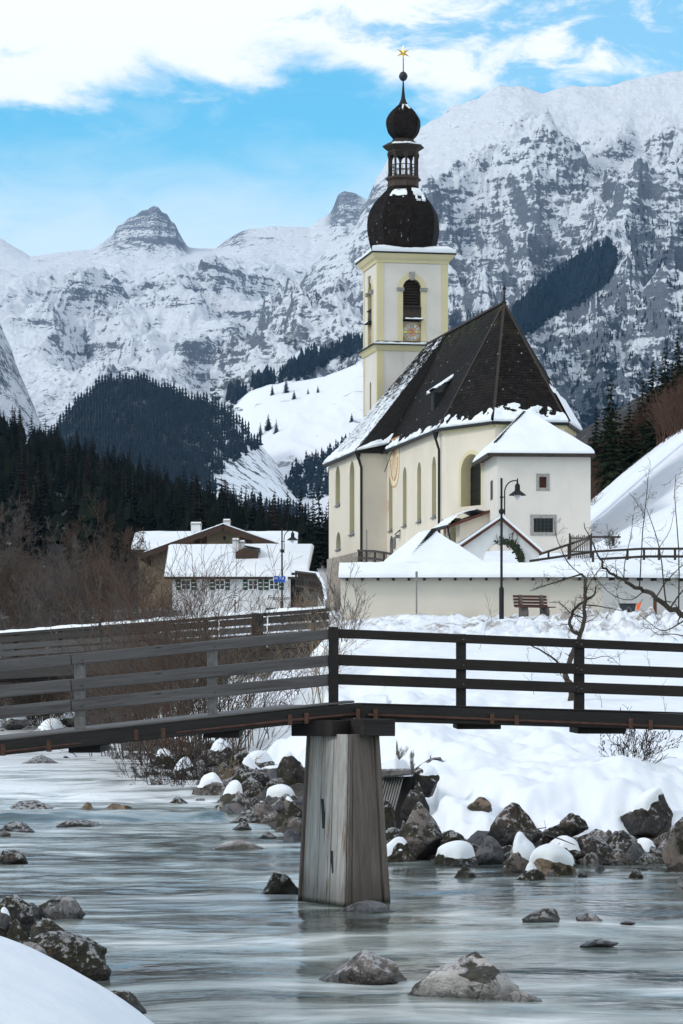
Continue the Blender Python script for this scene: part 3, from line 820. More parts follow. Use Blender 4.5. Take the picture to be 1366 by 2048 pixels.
# dormer on the south slope
dp = None
ds = (y_on_x(875, -2.9)); du = Vector((-2.95, 6.1, 0))
def slope_z(x): return ZE+(x-EX)/(0-EX)*(ZR-ZE)
dy = 7.2; dx0, dx1 = -3.5, -2.0
dz0, dz1 = slope_z(dx0)-0.1, slope_z(dx1)+0.35
m = MB()
m.mesh([(dx0, dy-0.45, dz0), (dx0, dy+0.45, dz0), (dx0, dy+0.45, dz0+1.25), (dx0, dy-0.45, dz0+1.25), (dx1, dy-0.45, dz0+1.25), (dx1, dy+0.45, dz0+1.25)],
       [(0,3,2,1), (0,4,3), (1,2,5)])
dorm = cp('dormer', m, M_BLACK)
ra = Vector((dx0-0.3, dy+0.62, dz0+1.22)); rb = Vector((dx0-0.3, dy-0.62, dz0+1.22)); rc = Vector((dx1+0.5, dy-0.62, dz0+2.75)); rd = Vector((dx1+0.5, dy+0.62, dz0+2.75))
sh = MB(); sh.poly([ra, rb, rc, rd]); shingle_face(sh, ra, rb, rc, rd, 0.22, 0.18, seed=14); sh.build('dormer_roof', M_SH_NAVE, dorm)
sn = MB(); snow_sheet(sn, ra, rb, rc, rd, 14, 20, lambda u, v, p: min(0.15, 0.16-0.9*max(0, abs(u-0.5)-0.42)+0.5*nz3(p, 1.6, 3)-0.25*max(0, 0.75-u-v*0.5))); sn.smooth = True; sn.build('snow_cover', M_SNOW, dorm)
m = MB(); m.box((dx0-0.03, dy-0.3, dz0+0.2), (dx0-0.012, dy+0.3, dz0+1.05)); m.build('hatch', M_BLACK, dorm)
# bay roof: swings out from the same ridge, shingled cheek towards the apse
R0 = Vector((0, BY0-0.2, ZR+0.05)); BE0 = Vector((BEX, BY0-0.3, ZE)); BE1 = Vector((BEX, WEST+0.3, ZE)); RW2 = RW+Vector((0,0,0.05))
up = Vector((0,0,0.55))
m = MB(); m.poly([BE1+dn, BE0+dn, R0+dn, RW2+dn]); m.poly([BE0+dn, Vector((EX, BY0-0.3, ZE)), R0+dn]); m.poly([WS+dn, BE1+dn, RW2+dn])
broof = cp('bay_roof', m, M_DKWOOD)
sh = MB()
mid = lambda a, b2, t: a.lerp(b2, t)
shingle_face(sh, BE1, BE0, R0, RW2, 0.22, 0.18, seed=21)
o = sh.build('shingles', M_SH_BAY, broof); o['kind'] = 'stuff'
sh = MB(); c0 = Vector((EX+0.02, BY0-0.31, ZE+0.02))
shingle_face(sh, BE0+Vector((0,-0.02,0)), c0, R0+Vector((0,-0.05,-0.02)), R0+Vector((0,-0.05,0)), 0.2, 0.17, seed=22)
o = sh.build('cheek_shingles', plain('tarred_shingle', (0.018, 0.015, 0.014), 0.5, 0, 0.5, 4), broof); o['kind'] = 'stuff'
m = MB(); m.bar(BE1+Vector((0,0,-0.08)), BE0+Vector((0,0,-0.08)), 0.16, 0.16); m.bar(BE0+Vector((0,0,-0.08)), Vector((WX, BY0-0.3, ZE-0.08)), 0.16, 0.14); m.build('gutter', M_BLACK, broof)
sn = MB()
snow_sheet(sn, BE1, BE0, mid(BE0, R0, .32), mid(BE1, RW2, .32), 120, 30, lambda u, v, p: min(0.17, ((0.55+0.5*nz3(p, 0.5, 3)+0.9*nz3(p, 1.5, 3))*(0.5+0.6*(1-u))-v*2.0)*0.22))
# long streaks of snow beside the cheek
snow_sheet(sn, mid(BE1, BE0, .55), BE0, R0, mid(RW2, R0, .55), 70, 90, lambda u, v, p: min(0.12, 0.34*mnoise.noise(Vector((p.y*1.5-p.z*0.0, u*9.0-v*0.6, v*3.0)))+0.15*nz3(p, 1.6, 3)-0.055-0.16*v))
sn.smooth = True; sn.build('snow_cover', M_SNOW, broof)
# a roll of snow where the bay roof meets the nave roof
sn = MB(); snow_sheet(sn, Vector((EX-1.8, BY0-0.36, ZE+0.02)), Vector((EX+0.5, BY0-0.95, ZE+0.5)), Vector((EX+1.0, BY0-0.45, ZE+1.7)), Vector((EX-1.2, BY0-0.33, ZE+0.55)), 26, 14, lambda u, v, p: 0.18-0.5*v*v-0.6*(u-.5)**2+0.25*nz3(p, 1.3, 2)); sn.smooth = True; sn.build('snow_cover', M_SNOW, broof)
# downpipes
def pipe(pts, r, name='downpipe'):
    m = MB(); m.tube(pts, r, 8); m.smooth = True; return cp(name, m, M_BLACK)
y878 = y_on_x(878, WX-0.12)
dpz = z_at(1085, WX-.12, y878)
d1 = pipe([(EX, y878, ZE-0.15), (EX+0.02, y878, ZE-0.6), (WX-0.12, y878, ZE-1.2), (WX-0.12, y878, dpz-2)], 0.075)
m = MB(); m.lathe([(0.07, -0.45), (0.10, -0.35), (0.20, 0.0), (0.20, 0.12)], 8, (EX, y878)); m.build('hopper', M_BLACK, d1, loc=(0, 0, ZE-0.15))
d2 = pipe([(BX-0.15, BY0-0.1, ZE-0.12), (BX-0.12, BY0-0.1, ZE-0.5), (BX+0.06, BY0-0.12, ZE-1.1), (BX+0.06, BY0-0.12, -0.6), (BX-0.05, BY0-0.2, -1.2)], 0.085)
m = MB(); m.lathe([(0.07, -0.45), (0.10, -0.35), (0.20, 0.0), (0.20, 0.12)], 8, (BX-0.15, BY0-0.1)); m.build('hopper', M_BLACK, d2, loc=(0, 0, ZE-0.12))

# --- tower
ty0 = TY0
def tz(py): return z_at(py, 0, ty0)
zc1, zc0 = tz(509), tz(527)          # main cornice
zb1, zb0 = tz(692), tz(703)          # belt cornice
mb = MB()
def u_t(px): return x_on_y(px, ty0)
fo = Vector((-TX, ty0, 0)); fx = Vector((1, 0, 0))
uo = u_t(824)+TX
arch_f = arch_loop(uo, 1.30, tz(686), tz(557.5), 14)
wall_panel(mb, fo, fx, rect_loop(0, TW, 2, zc0), [arch_f])
so = Vector((-TX, ty0+TW, 0)); sxd = Vector((0, -1, 0))
arch_s = arch_loop(TW/2, 1.30, tz(686), tz(557.5), 14)
slit = arch_loop(TW/2, 0.55, 6.3, tz(758), 8)
wall_panel(mb, so, sxd, rect_loop(0, TW, -3, zc0), [arch_s, slit])
mb.quad((TX, ty0, 2), (TX, ty0+TW, 2), (TX, ty0+TW, zc0), (TX, ty0, zc0)); mb.quad((TX, ty0+TW, -3), (-TX, ty0+TW, -3), (-TX, ty0+TW, zc0), (TX, ty0+TW, zc0))
tower = cp('tower', mb, M_WHITE)
# corner strips, proud of the wall
m = MB(); pw, pt = 0.44, 0.03
for sx in (-1, 1):
    for sy in (0, 1):
        x0 = sx*TX; y0 = ty0+sy*TW; oy = -1 if sy == 0 else 1
        m.box((min(x0-sx*pw, x0+sx*pt), min(y0+oy*pt, y0-oy*pw), 3 if not(sx<0) else -3), (max(x0-sx*pw, x0+sx*pt), max(y0+oy*pt, y0-oy*pw), zc0+0.01))
m.build('corner_strip', M_YEL, tower)
def cornice(name, z0, z1, over, prof, mat):
    m = MB()
    for k in range(len(prof)-1):
        o0, h0 = prof[k]; o1, h1 = prof[k+1]
        za, zb_ = z0+(z1-z0)*h0, z0+(z1-z0)*h1
        r0 = [(-TX-o0, ty0-o0), (TX+o0, ty0-o0), (TX+o0, ty0+TW+o0), (-TX-o0, ty0+TW+o0)]
        r1 = [(-TX-o1, ty0-o1), (TX+o1, ty0-o1), (TX+o1, ty0+TW+o1), (-TX-o1, ty0+TW+o1)]
        for i in range(4):
            j = (i+1) % 4
            m.quad((*r0[i], za), (*r0[j], za), (*r1[j], zb_), (*r1[i], zb_))
    return m.build(name, mat, tower)
cornice('cornice', zc0, zc1, 0.5, [(0.035, 0), (0.08, 0.05), (0.10, 0.25), (0.20, 0.45), (0.26, 0.50), (0.40, 0.85), (0.44, 1.0)], M_YEL)
cornice('cornice_sheet', zc1, zc1+0.10, 0.5, [(0.0, 0), (0.52, 0.02), (0.54, 0.5), (0.52, 1.0), (0.0, 1.01)], M_BLACK)
cornice('belt_cornice', zb0, zb1, 0.4, [(0.03, 0), (0.08, 0.10), (0.22, 0.75), (0.30, 1.0)], M_YEL)
cornice('belt_sheet', zb1, zb1+0.32, 0.4, [(0.0, 0), (0.40, 0.02), (0.42, 0.22), (0.03, 1.0), (0, 1.01)], M_BLACK)
sn = MB()
zs = zb1+0.08
snow_sheet(sn, (-TX-0.38, ty0-0.40, zs), (TX+0.38, ty0-0.40, zs), (TX, ty0-0.06, zs+0.2), (-TX, ty0-0.06, zs+0.2), 50, 5, lambda u, v, p: 0.10+0.06*nz3(p, 1.6, 2)-0.12*v-0.4*max(0, 0.06-u))
sn.smooth = True; sn.build('snow_cover', M_SNOW, tower)
# cap roof under the onion with its snow
zt = zc1+0.10
m = MB()
q = [(-TX-0.5, ty0-0.5), (TX+0.5, ty0-0.5), (TX+0.5, ty0+TW+0.5), (-TX-0.5, ty0+TW+0.5)]; q2 = [(-1.9, ty0+0.6), (1.9, ty0+0.6), (1.9, ty0+TW-0.6), (-1.9, ty0+TW-0.6)]
for i in range(4): m.quad((*q[i], zt), (*q[(i+1)%4], zt), (*q2[(i+1)%4], zt+0.55), (*q2[i], zt+0.55))
m.build('cap_roof', M_DKWOOD, tower)
sn = MB()
cy = ty0+TW/2
def capfn(u, v, p):
    r = max(0, math.hypot(p.x, p.y-cy)-2.05)
    return 0.05+0.26*min(1, r/1.3)*(1-0.35*v)+0.07*nz3(p, 0.9, 2)
snow_sheet(sn, (-TX-0.5, ty0-0.5, zt), (TX+0.5, ty0-0.5, zt), (1.9, ty0+0.6, zt+0.5), (-1.9, ty0+0.6, zt+0.5), 46, 14, capfn)
snow_sheet(sn, (TX+0.5, ty0-0.5, zt), (TX+0.5, ty0+TW+0.5, zt), (1.9, ty0+TW-0.6, zt+0.5), (1.9, ty0+0.6, zt+0.5), 46, 14, capfn)
snow_sheet(sn, (-TX-0.5, ty0+TW+0.5, zt), (-TX-0.5, ty0-0.5, zt), (-1.9, ty0+0.6, zt+0.5), (-1.9, ty0+TW-0.6, zt+0.5), 46, 14, lambda u, v, p: capfn(u, v, p)*0.6)
sn.smooth = True; sn.build('snow_cover', M_SNOW, tower)
# belfry openings
def belfry(org, xd, loop, clockface):
    org = Vector(org); d = Vector(xd).normalized(); up = Vector((0,0,1)); nin = up.cross(d)
    m = MB(); reveal(m, org, d, loop, 0.55); w_ = cp('belfry_window', m, M_YEL)
    xc = (loop[0][0]+loop[1][0])/2; r = (loop[1][0]-loop[0][0])/2; zt_ = max(p[1] for p in loop); zs_ = zt_-r
    def pt(s, z, k=0): return org+d*(xc+s)+up*z-nin*k
    m = MB(); ro = r+0.36
    pr = [(-r, loop[0][1]), (-ro, loop[0][1])]
    inn = [(r, loop[0][1])]+[(r*math.cos(a), zs_+r*math.sin(a)) for a in np.linspace(0, math.pi, 15)]+[(-r, loop[0][1])]
    out_ = [(ro, loop[0][1])]+[(ro*math.cos(a), zs_+ro*math.sin(a)) for a in np.linspace(0, math.pi, 15)]+[(-ro, loop[0][1])]
    for i in range(len(inn)-1):
        m.quad(pt(*inn[i], .05), pt(*out_[i], .05), pt(*out_[i+1], .05), pt(*inn[i+1], .05)); m.quad(pt(*out_[i], .05), pt(*out_[i], 0), pt(*out_[i+1], 0), pt(*out_[i+1], .05))
        m.quad(pt(*inn[i], 0), pt(*inn[i], .05), pt(*inn[i+1], .05), pt(*inn[i+1], 0))
    m.build('surround', M_YEL, w_)
    for s in (-1, 1):
        m = MB(); a = pt(s*(r-0.08), zs_-0.12, 0.06); b2 = pt(s*(ro+0.06), zs_-0.12, 0.06); m.bar(a, b2, 0.24, 0.22); m.bar(a+up*0.09, b2+up*0.09+d*s*0.04, 0.30, 0.07); m.build('impost', M_GREYST, w_, bevel=0.02)
    m = MB(); k0 = [pt(-0.13, zt_-0.12, 0.16), pt(0.13, zt_-0.12, 0.16), pt(0.20, zt_+0.46, 0.18), pt(-0.20, zt_+0.46, 0.18)]; k1 = [p+nin*0.2 for p in k0]
    m.mesh(k0+k1, [(0,1,2,3), (4,7,6,5), (0,4,5,1), (1,5,6,2), (2,6,7,3), (3,7,4,0)]); m.build('keystone', M_GREYST, w_, bevel=0.03)
    m = MB(); pane(m, org, d, loop, 0.54); m.build('dark_boarding', M_BLACK, w_)
    # louvre boards
    z = zs_-0.05+0.5
    nb = 9; zl0 = tz(614)
    for i in range(nb):
        zz = zl0+(zs_+0.42-zl0)*(i+0.5)/nb
        hw = r-0.03 if zz < zs_ else math.sqrt(max(0.01, r*r-(zz-zs_)**2))-0.03
        m = MB(); m.mesh([pt(-hw, zz, -0.16), pt(hw, zz, -0.16), pt(hw, zz+0.16, -0.34), pt(-hw, zz+0.16, -0.34), pt(-hw, zz-0.025, -0.16), pt(hw, zz-0.025, -0.16)], [(0,1,2,3), (4,5,1,0)])
        m.build('louvre', M_DKWOOD, w_)
    # balcony board, scalloped apron and a small snow-capped ledge
    m = MB(); zz = tz(614); a, b2 = pt(-r+.02, zz, 0.0), pt(r-.02, zz, 0.0); m.bar(a, b2, 0.30, 0.07); m.build('rail', M_DKWOOD, w_)
    za, zb2 = tz(638), tz(614)
    m = MB()
    for i in range(6):
        x0 = -r+0.04+(2*r-0.08)*i/6; x1 = x0+(2*r-0.08)/6-0.02
        m.mesh([pt(x0, za, 0.10), pt(x1, za, 0.10), pt(x1, zb2, 0.02), pt(x0, zb2, 0.02), pt(x0, za, 0.05), pt(x1, za, 0.05)], [(0,1,2,3), (4,5,1,0)])
        m.poly([pt((x0+x1)/2+0.07*math.cos(a), za-0.02+0.09*math.sin(a)+0.12, 0.115) for a in np.linspace(0, 2*math.pi, 8)[:-1]])
    m.build('apron', M_DKWOOD, w_)
    zl = tz(640)
    m = MB(); m.bar(pt(-r-0.02, zl, 0.08), pt(r+0.08, zl, 0.08), 0.55, 0.06); m.build('ledge', M_BLACK, w_)
    sn = MB(); snow_sheet(sn, pt(-r+0.10, zl+0.03, 0.34), pt(r+0.06, zl+0.03, 0.34), pt(r+0.06, zl+0.05, 0.02), pt(-r+0.10, zl+0.05, 0.02), 18, 4, lambda u, v, p: 0.09-0.3*max(0, 0.1-u)+0.03*nz3(p, 3, 2)); sn.smooth = True; sn.build('snow_cover', M_SNOW, w_)
    # clock panel below
    zc0_, zc1_ = tz(684), tz(643)
    m = MB(); m.mesh([pt(-r, zc0_, -0.10), pt(r, zc0_, -0.10), pt(r, zc1_, -0.10), pt(-r, zc1_, -0.10)], [(0,1,2,3)]); 
    clk = cp('clock', m, M_CLK)
    zm = (zc0_+zc1_)/2-0.02; cr = 0.56
    def cpt(s, z, k): return pt(s, zm+z, k)
    def disc(r0, r1, k, n=40):
        mm = MB()
        for i in range(n):
            a, b3 = 2*math.pi*i/n, 2*math.pi*(i+1)/n
            mm.quad(cpt(r0*math.cos(a), r0*math.sin(a), k), cpt(r1*math.cos(a), r1*math.sin(a), k), cpt(r1*math.cos(b3), r1*math.sin(b3), k), cpt(r0*math.cos(b3), r0*math.sin(b3), k))
        return mm
    disc(0.30, 0.60, -0.075).build('dial_ring', M_DIAL, clk); disc(0.01, 0.30, -0.07).build('dial_centre', M_DIALC, clk); disc(0.60, 0.625, -0.066).build('dial_rim', M_GOLD, clk); disc(0.30, 0.318, -0.066).build('dial_rim', M_GOLD, clk)
    rom = ['XII','I','II','III','IIII','V','VI','VII','VIII','IX','X','XI']
    for i, tx in enumerate(rom):
        a = math.pi/2-2*math.pi*i/12; ca, sa = math.cos(a), math.sin(a); rr = 0.465
        mm = MB()
        q = [(-.075,-.085),(.075,-.085),(.075,.085),(-.075,.085)]
        mm.poly([cpt(rr*ca+ex*sa+ey*ca, rr*sa-ex*ca+ey*sa, -0.06) for ex, ey in q]); num = mm.build('numeral', M_NUM, clk)
        mm = MB(); wch = {'I':1, 'V':1.6, 'X':1.6}; tot = sum(wch[c] for c in tx); wd_ = 0.13/max(tot, 4.2); xx = -tot*wd_/2
        def ln(x0, y0, x1, y1, h=0.008):
            v0 = (rr*ca+x0*sa+y0*ca, rr*sa-x0*ca+y0*sa); v1 = (rr*ca+x1*sa+y1*ca, rr*sa-x1*ca+y1*sa)
            mm.bar(cpt(*v0, -0.052), cpt(*v1, -0.052), h*2, 0.006, tuple(nin))
        for c in tx:
            ww = wch[c]*wd_
            if c == 'I': ln(xx+ww/2, -.06, xx+ww/2, .06)
            elif c == 'V': ln(xx+ww*.1, .06, xx+ww/2, -.06); ln(xx+ww/2, -.06, xx+ww*.9, .06)
            else: ln(xx+ww*.1, .06, xx+ww*.9, -.06); ln(xx+ww*.1, -.06, xx+ww*.9, .06)
            xx += ww
        mm.build('roman_numeral', M_BLACK, num)
    def hand(ang, L, wid, name):
        a = R(ang); ca, sa = math.cos(a), math.sin(a); mm = MB()
        pr_ = [(-0.14, wid*0.8), (-0.02, wid*0.5), (L*0.55, wid*0.4), (L*0.72, wid*1.5), (L*0.84, wid*1.2), (L, 0.005)]
        up_ = [cpt(l*ca-h*sa, l*sa+h*ca, -0.02) for l, h in pr_]; dn_ = [cpt(l*ca+h*sa, l*sa-h*ca, -0.02) for l, h in pr_]
        top = dn_+up_[::-1]; nn = len(top)
        mm.mesh(top+[p+nin*0.02 for p in top], [tuple(range(nn))]+[(i, i+nn, (i+1) % nn+nn, (i+1) % nn) for i in range(nn)])
        mm.build(name, M_GOLD, clk)
    hand(4, 0.42, 0.05, 'hour_hand'); hand(181, 0.60, 0.04, 'minute_hand')
    return w_
t_ = NT('clock_panel'); _c = t_.co(); M_CLK = t_.out(t_.ramp(t_.noise(_c, 2.2, 4), [(0.35, (0.36, 0.17, 0.05)), (0.6, (0.33, 0.29, 0.27))]), 0.85)
M_DIAL = plain('dial_ring', (0.30, 0.27, 0.25), 0.8, 0, 0.2, 5); M_DIALC = plain('dial_centre', (0.42, 0.24, 0.18), 0.8, 0, 0.35, 6); M_NUM = plain('numeral_white', (0.75, 0.74, 0.70), 0.7, 0, 0.1, 5)
belfry(fo, fx, arch_f, True); belfry(so, sxd, arch_s, True)
m = MB(); reveal(m, so, sxd, slit, 0.5); sl = m.build('slit_window', M_YEL, tower); m = MB(); pane(m, so, sxd, slit, 0.42); m.build('pane', M_GLASS, sl)
m = MB(); m.bar(fo+fx*(uo-0.72)+Vector((0,-0.08,tz(688))), fo+fx*(uo+0.72)+Vector((0,-0.08,tz(688))), 0.3, 0.22); m.build('clock_ledge', M_LEAD, tower)

# --- onion dome, lantern, small onion, ball and star
SPX = -0.14
def oz(py): return EYE+(HOR-py)/F*(201.2) - CH0.z
def orad(rpx): return rpx*201.2/F
def onion(name, prof, mat, course=0.17, shingled=True):
    """eight-sided dome; prof (pixel row, pixel radius) from the bottom up; laid in stepped courses of single shingles"""
    pr = [(oz(y), orad(r)) for y, r in prof]
    zz = np.array([p[0] for p in pr]); rr = np.array([p[1] for p in pr])
    # smooth profile
    from bisect import bisect
    ts = np.linspace(0, len(pr)-1, 200)
    def cr(v):
        out = []
        for t in ts:
            i = min(int(t), len(v)-2); f = t-i
            p0, p1, p2, p3 = v[max(i-1,0)], v[i], v[i+1], v[min(i+2,len(v)-1)]
            out.append(0.5*((2*p1)+(-p0+p2)*f+(2*p0-5*p1+4*p2-p3)*f*f+(-p0+3*p1-3*p2+p3)*f**3))
        return np.array(out)
    z2, r2 = cr(zz), cr(rr)
    L = np.concatenate([[0], np.cumsum(np.hypot(np.diff(z2), np.diff(r2)))])
    n = max(3, int(L[-1]/course)); lv = np.linspace(0, L[-1], n+1)
    zl, rl = np.interp(lv, L, z2), np.interp(lv, L, r2)
    rg = random.Random(5); m = MB()
    core = [(max(0.01, r-0.03), z) for z, r in zip(zl, rl)]
    m.lathe(core, 8, (SPX, cy), 0)
    for i in range(n):
        for s in range(8):
            a0, a1 = math.pi/4*s, math.pi/4*(s+1)
            for_w = 2*rl[i]*math.sin(math.pi/8); k = max(1, int(for_w/0.16)); off = (i % 2)*0.5
            A = Vector((SPX+rl[i]*math.cos(a0), cy+rl[i]*math.sin(a0), zl[i])); B = Vector((SPX+rl[i]*math.cos(a1), cy+rl[i]*math.sin(a1), zl[i]))
            D = Vector((SPX+rl[i+1]*math.cos(a0), cy+rl[i+1]*math.sin(a0), zl[i+1])); Cc = Vector((SPX+rl[i+1]*math.cos(a1), cy+rl[i+1]*math.sin(a1), zl[i+1]))
            nn = (B-A).cross(D-A).normalized()
            for q in range(k+1):
                s0 = max(0, (q-off)/k); s1 = min(1, (q+1-off)/k)-0.01/k
                if s1-s0 < 0.1/k: continue
                th = 0.022*(0.6+0.8*rg.random())
                m.mesh([A.lerp(B, s0)+nn*th, A.lerp(B, s1)+nn*th, D.lerp(Cc, s1), D.lerp(Cc, s0), A.lerp(B, s0)-nn*.02, A.lerp(B, s1)-nn*.02], [(0,1,2,3), (4,5,1,0)])
    o = m.build(name, mat, church); return o
big = onion('onion_dome', [(508, 60), (504, 64), (478, 71), (455, 73.5), (431, 70.5), (408, 58.6), (392, 44.5), (382, 35), (374, 31.5)], M_SH_ONION)
sn = MB()
def dome_snow(a0, a1, prof, thick, nu=20):
    pr = [(oz(y), orad(r)) for y, r in prof]
    for i in range(len(pr)-1):
        f = lambda a, z, r: Vector((SPX+r*math.cos(a)*1.0, cy+r*math.sin(a), z))
        (z0, r0), (z1, r1) = pr[i], pr[i+1]
        ca = math.cos(math.pi/8)
        def oct_(a): return ca/math.cos(((a % (math.pi/4))-math.pi/8))
        snow_sheet(sn, f(a0, z0, r0*oct_(a0)), f(a1, z0, r0*oct_(a1)), f(a1, z1, r1*oct_(a1)), f(a0, z1, r1*oct_(a0)), nu, 14, lambda u, v, p, i=i: min(thick, 0.36-1.8*max(0, abs(u-0.5)-0.40)+0.42*nz3(p, 2.6, 3)-(0.35*(1-v) if i == 0 else 0)-(0.1 if i == 0 else 0)))
dome_snow(R(-75), R(-46), [(409, 59.5), (392, 45.5), (383, 36)], 0.13)
dome_snow(R(-134), R(-92), [(403, 56), (392, 45), (384, 36)], 0.03)
sn.smooth = True; sn.build('snow_cover', M_SNOW, big)
lant = MB(); lant.lathe([(orad(32), oz(376)), (orad(31.5), oz(365)), (orad(32), oz(363)), (orad(36.5), oz(360)), (orad(36.5), oz(358)), (orad(31), oz(354.5)), (0.05, oz(354.4))], 8, (SPX, cy), 0)
lantern = cp('lantern', lant, plain('lantern_timber', (0.05, 0.033, 0.026), 0.7, 0, 0.45, 4))
for k in range(8):
    a = math.pi/4*k; r = orad(28.5)
    m = MB(); p = Vector((SPX+r*math.cos(a), cy+r*math.sin(a), 0))
    m.lathe([(0.11, oz(355)), (0.11, oz(350)), (0.085, oz(348)), (0.085, oz(318)), (0.12, oz(315)), (0.15, oz(312)), (0.15, oz(307))], 8, (p.x, p.y)); m.build('post', M_DKWOOD, lantern)
    a2 = math.pi/4*(k+1); p2 = Vector((SPX+r*math.cos(a2), cy+r*math.sin(a2), 0))
    m = MB(); m.bar(p+Vector((0,0,oz(332))), p2+Vector((0,0,oz(332))), 0.05, 0.05); m.bar(p+Vector((0,0,oz(344))), p2+Vector((0,0,oz(344))), 0.05, 0.04)
    for q in (0.33, 0.67): pq = p.lerp(p2, q); m.bar(pq+Vector((0,0,oz(354))), pq+Vector((0,0,oz(332))), 0.03, 0.03)
    m.build('railing', M_DKWOOD, lantern)
    # arched head between the posts
    m = MB(); z0, z1 = oz(322), oz(306)
    for i in range(8):
        t0, t1 = i/8, (i+1)/8; h0, h1 = z0+(z1-z0)*0.75*math.sin(math.pi*t0)**0.6, z0+(z1-z0)*0.75*math.sin(math.pi*t1)**0.6
        A, B = p.lerp(p2, t0), p.lerp(p2, t1); m.quad(A+Vector((0,0,h0)), B+Vector((0,0,h1)), B+Vector((0,0,z1)), A+Vector((0,0,z1)))
    m.build('arch_board', M_DKWOOD, lantern)
m = MB(); m.lathe([(orad(30), oz(308)), (orad(31.5), oz(306)), (orad(31.5), oz(302)), (orad(35), oz(300)), (orad(42.5), oz(295)), (orad(42.5), oz(293.5)), (orad(33), oz(288)), (orad(24), oz(284)), (orad(21), oz(279)), (0.1, oz(278))], 8, (SPX, cy), 0); m.build('lantern_roof', M_DKWOOD, lantern)
sn = MB()
for k in (5, 6):
    a0, a1 = math.pi/4*k, math.pi/4*(k+1); f = lambda a, r, y: Vector((SPX+orad(r)*math.cos(a), cy+orad(r)*math.sin(a), oz(y)+0.02))
    snow_sheet(sn, f(a0, 42, 293.3), f(a1, 42, 293.3), f(a1, 30, 287), f(a0, 30, 287), 16, 6, lambda u, v, p: 0.06-0.1*v+0.04*nz3(p, 3, 2))
sn.smooth = True; sn.build('snow_cover', M_SNOW, lantern)
small = onion('small_onion', [(283, 22), (279, 20.5), (267.5, 30), (253, 34.5), (239, 34), (225, 25.5), (216, 16.5), (210, 10)], M_SH_ONION, 0.15)
sn = MB(); dome_snow(R(-112), R(-52), [(225, 25.8), (216, 16.8), (211, 11)], 0.05, 16); sn.smooth = True; sn.build('snow_cover', M_SNOW, small)
m = MB(); m.lathe([(orad(10.5), oz(211)), (orad(7), oz(204)), (orad(4.4), oz(197)), (orad(3), oz(185)), (orad(2), oz(174)), (orad(1.3), oz(162)), (orad(1.2), oz(150)), (orad(0.9), oz(120)), (orad(0.7), oz(104))], 8, (SPX, cy)); spire = cp('spire_rod', m, M_BLACK)
m = MB(); m.lathe([(0.02, oz(162.3))]+[(orad(8.6)*math.cos(a), oz(152.6)+orad(9.6)*math.sin(a)) for a in np.linspace(-1.4, 1.4, 13)]+[(0.02, oz(143))], 18, (SPX, cy)); m.lathe([(orad(8.6), oz(153.4)), (orad(9.2), oz(153)), (orad(9.2), oz(152)), (orad(8.6), oz(151.6))], 18, (SPX, cy)); m.smooth = False; m.build('ball', plain('patinated_copper', (0.025, 0.03, 0.034), 0.4, 0.4, 0.3, 6), spire)
m = MB(); zc = oz(105.5); 
nst = 6
for side in (-1, 1):
    for k in range(12):
        a, b2 = math.pi/2+math.pi/6*k+R(0), math.pi/2+math.pi/6*(k+1)
        r0, r1 = (orad(15.5), orad(4.6)) if k % 2 == 0 else (orad(4.6), orad(15.5))
        A = Vector((SPX+r0*math.cos(a+R(0)), cy, zc+r0*math.sin(a))); B = Vector((SPX+r1*math.cos(b2), cy, zc+r1*math.sin(b2))); m.poly([A, B, (SPX, cy+side*0.10, zc)])
m.build('star', M_GOLD, spire)

# --- sacristy in front of the apse (turned a little off the axis of the nave)
SB = R(4.4); Sw = Vector(((995-683)/F*161.2, 161.2, 0)); e1 = Vector((math.cos(SB), math.sin(SB), 0)); e2 = Vector((-math.sin(SB), math.cos(SB), 0))
SL = 188/F*161.2
def sl(a, b2, z=0):
    p = Sw+e1*a+e2*b2; q = w2l((p.x, p.y, CH0.z)); return Vector((q.x, q.y, z))
def sz(py): return EYE+(HOR-py)/F*161.2-CH0.z
def sa(px): return (px-995)/F*161.2
mb = MB()
so_ = sl(0, 0); sx_ = sl(1, 0)-so_
zse = sz(906)
w1h = rect_loop(sa(1079), sa(1094), sz(975), sz(953)); w2h = rect_loop(sa(1068), sa(1107), sz(1064), sz(1036))
wall_panel(mb, so_, sx_, rect_loop(0, SL, Zb-1, zse), [w1h, w2h])
lo = sl(0, 7.5); lx = sl(0, 0)-lo
w3h = rect_loop(7.5-3.4, 7.5-2.3, sz(987), sz(955))
w3h = rect_loop(4.6, 5.5, 1.93+1.6, 1.93+2.65)
wall_panel(mb, lo, lx, rect_loop(0, 7.5, Zb-1, zse), [w3h])
wall_panel(mb, sl(SL, 0), sl(SL, 1)-sl(SL, 0), rect_loop(0, 7.5, Zb-1, zse), [])
sac = cp('sacristy', mb, M_WHITE)
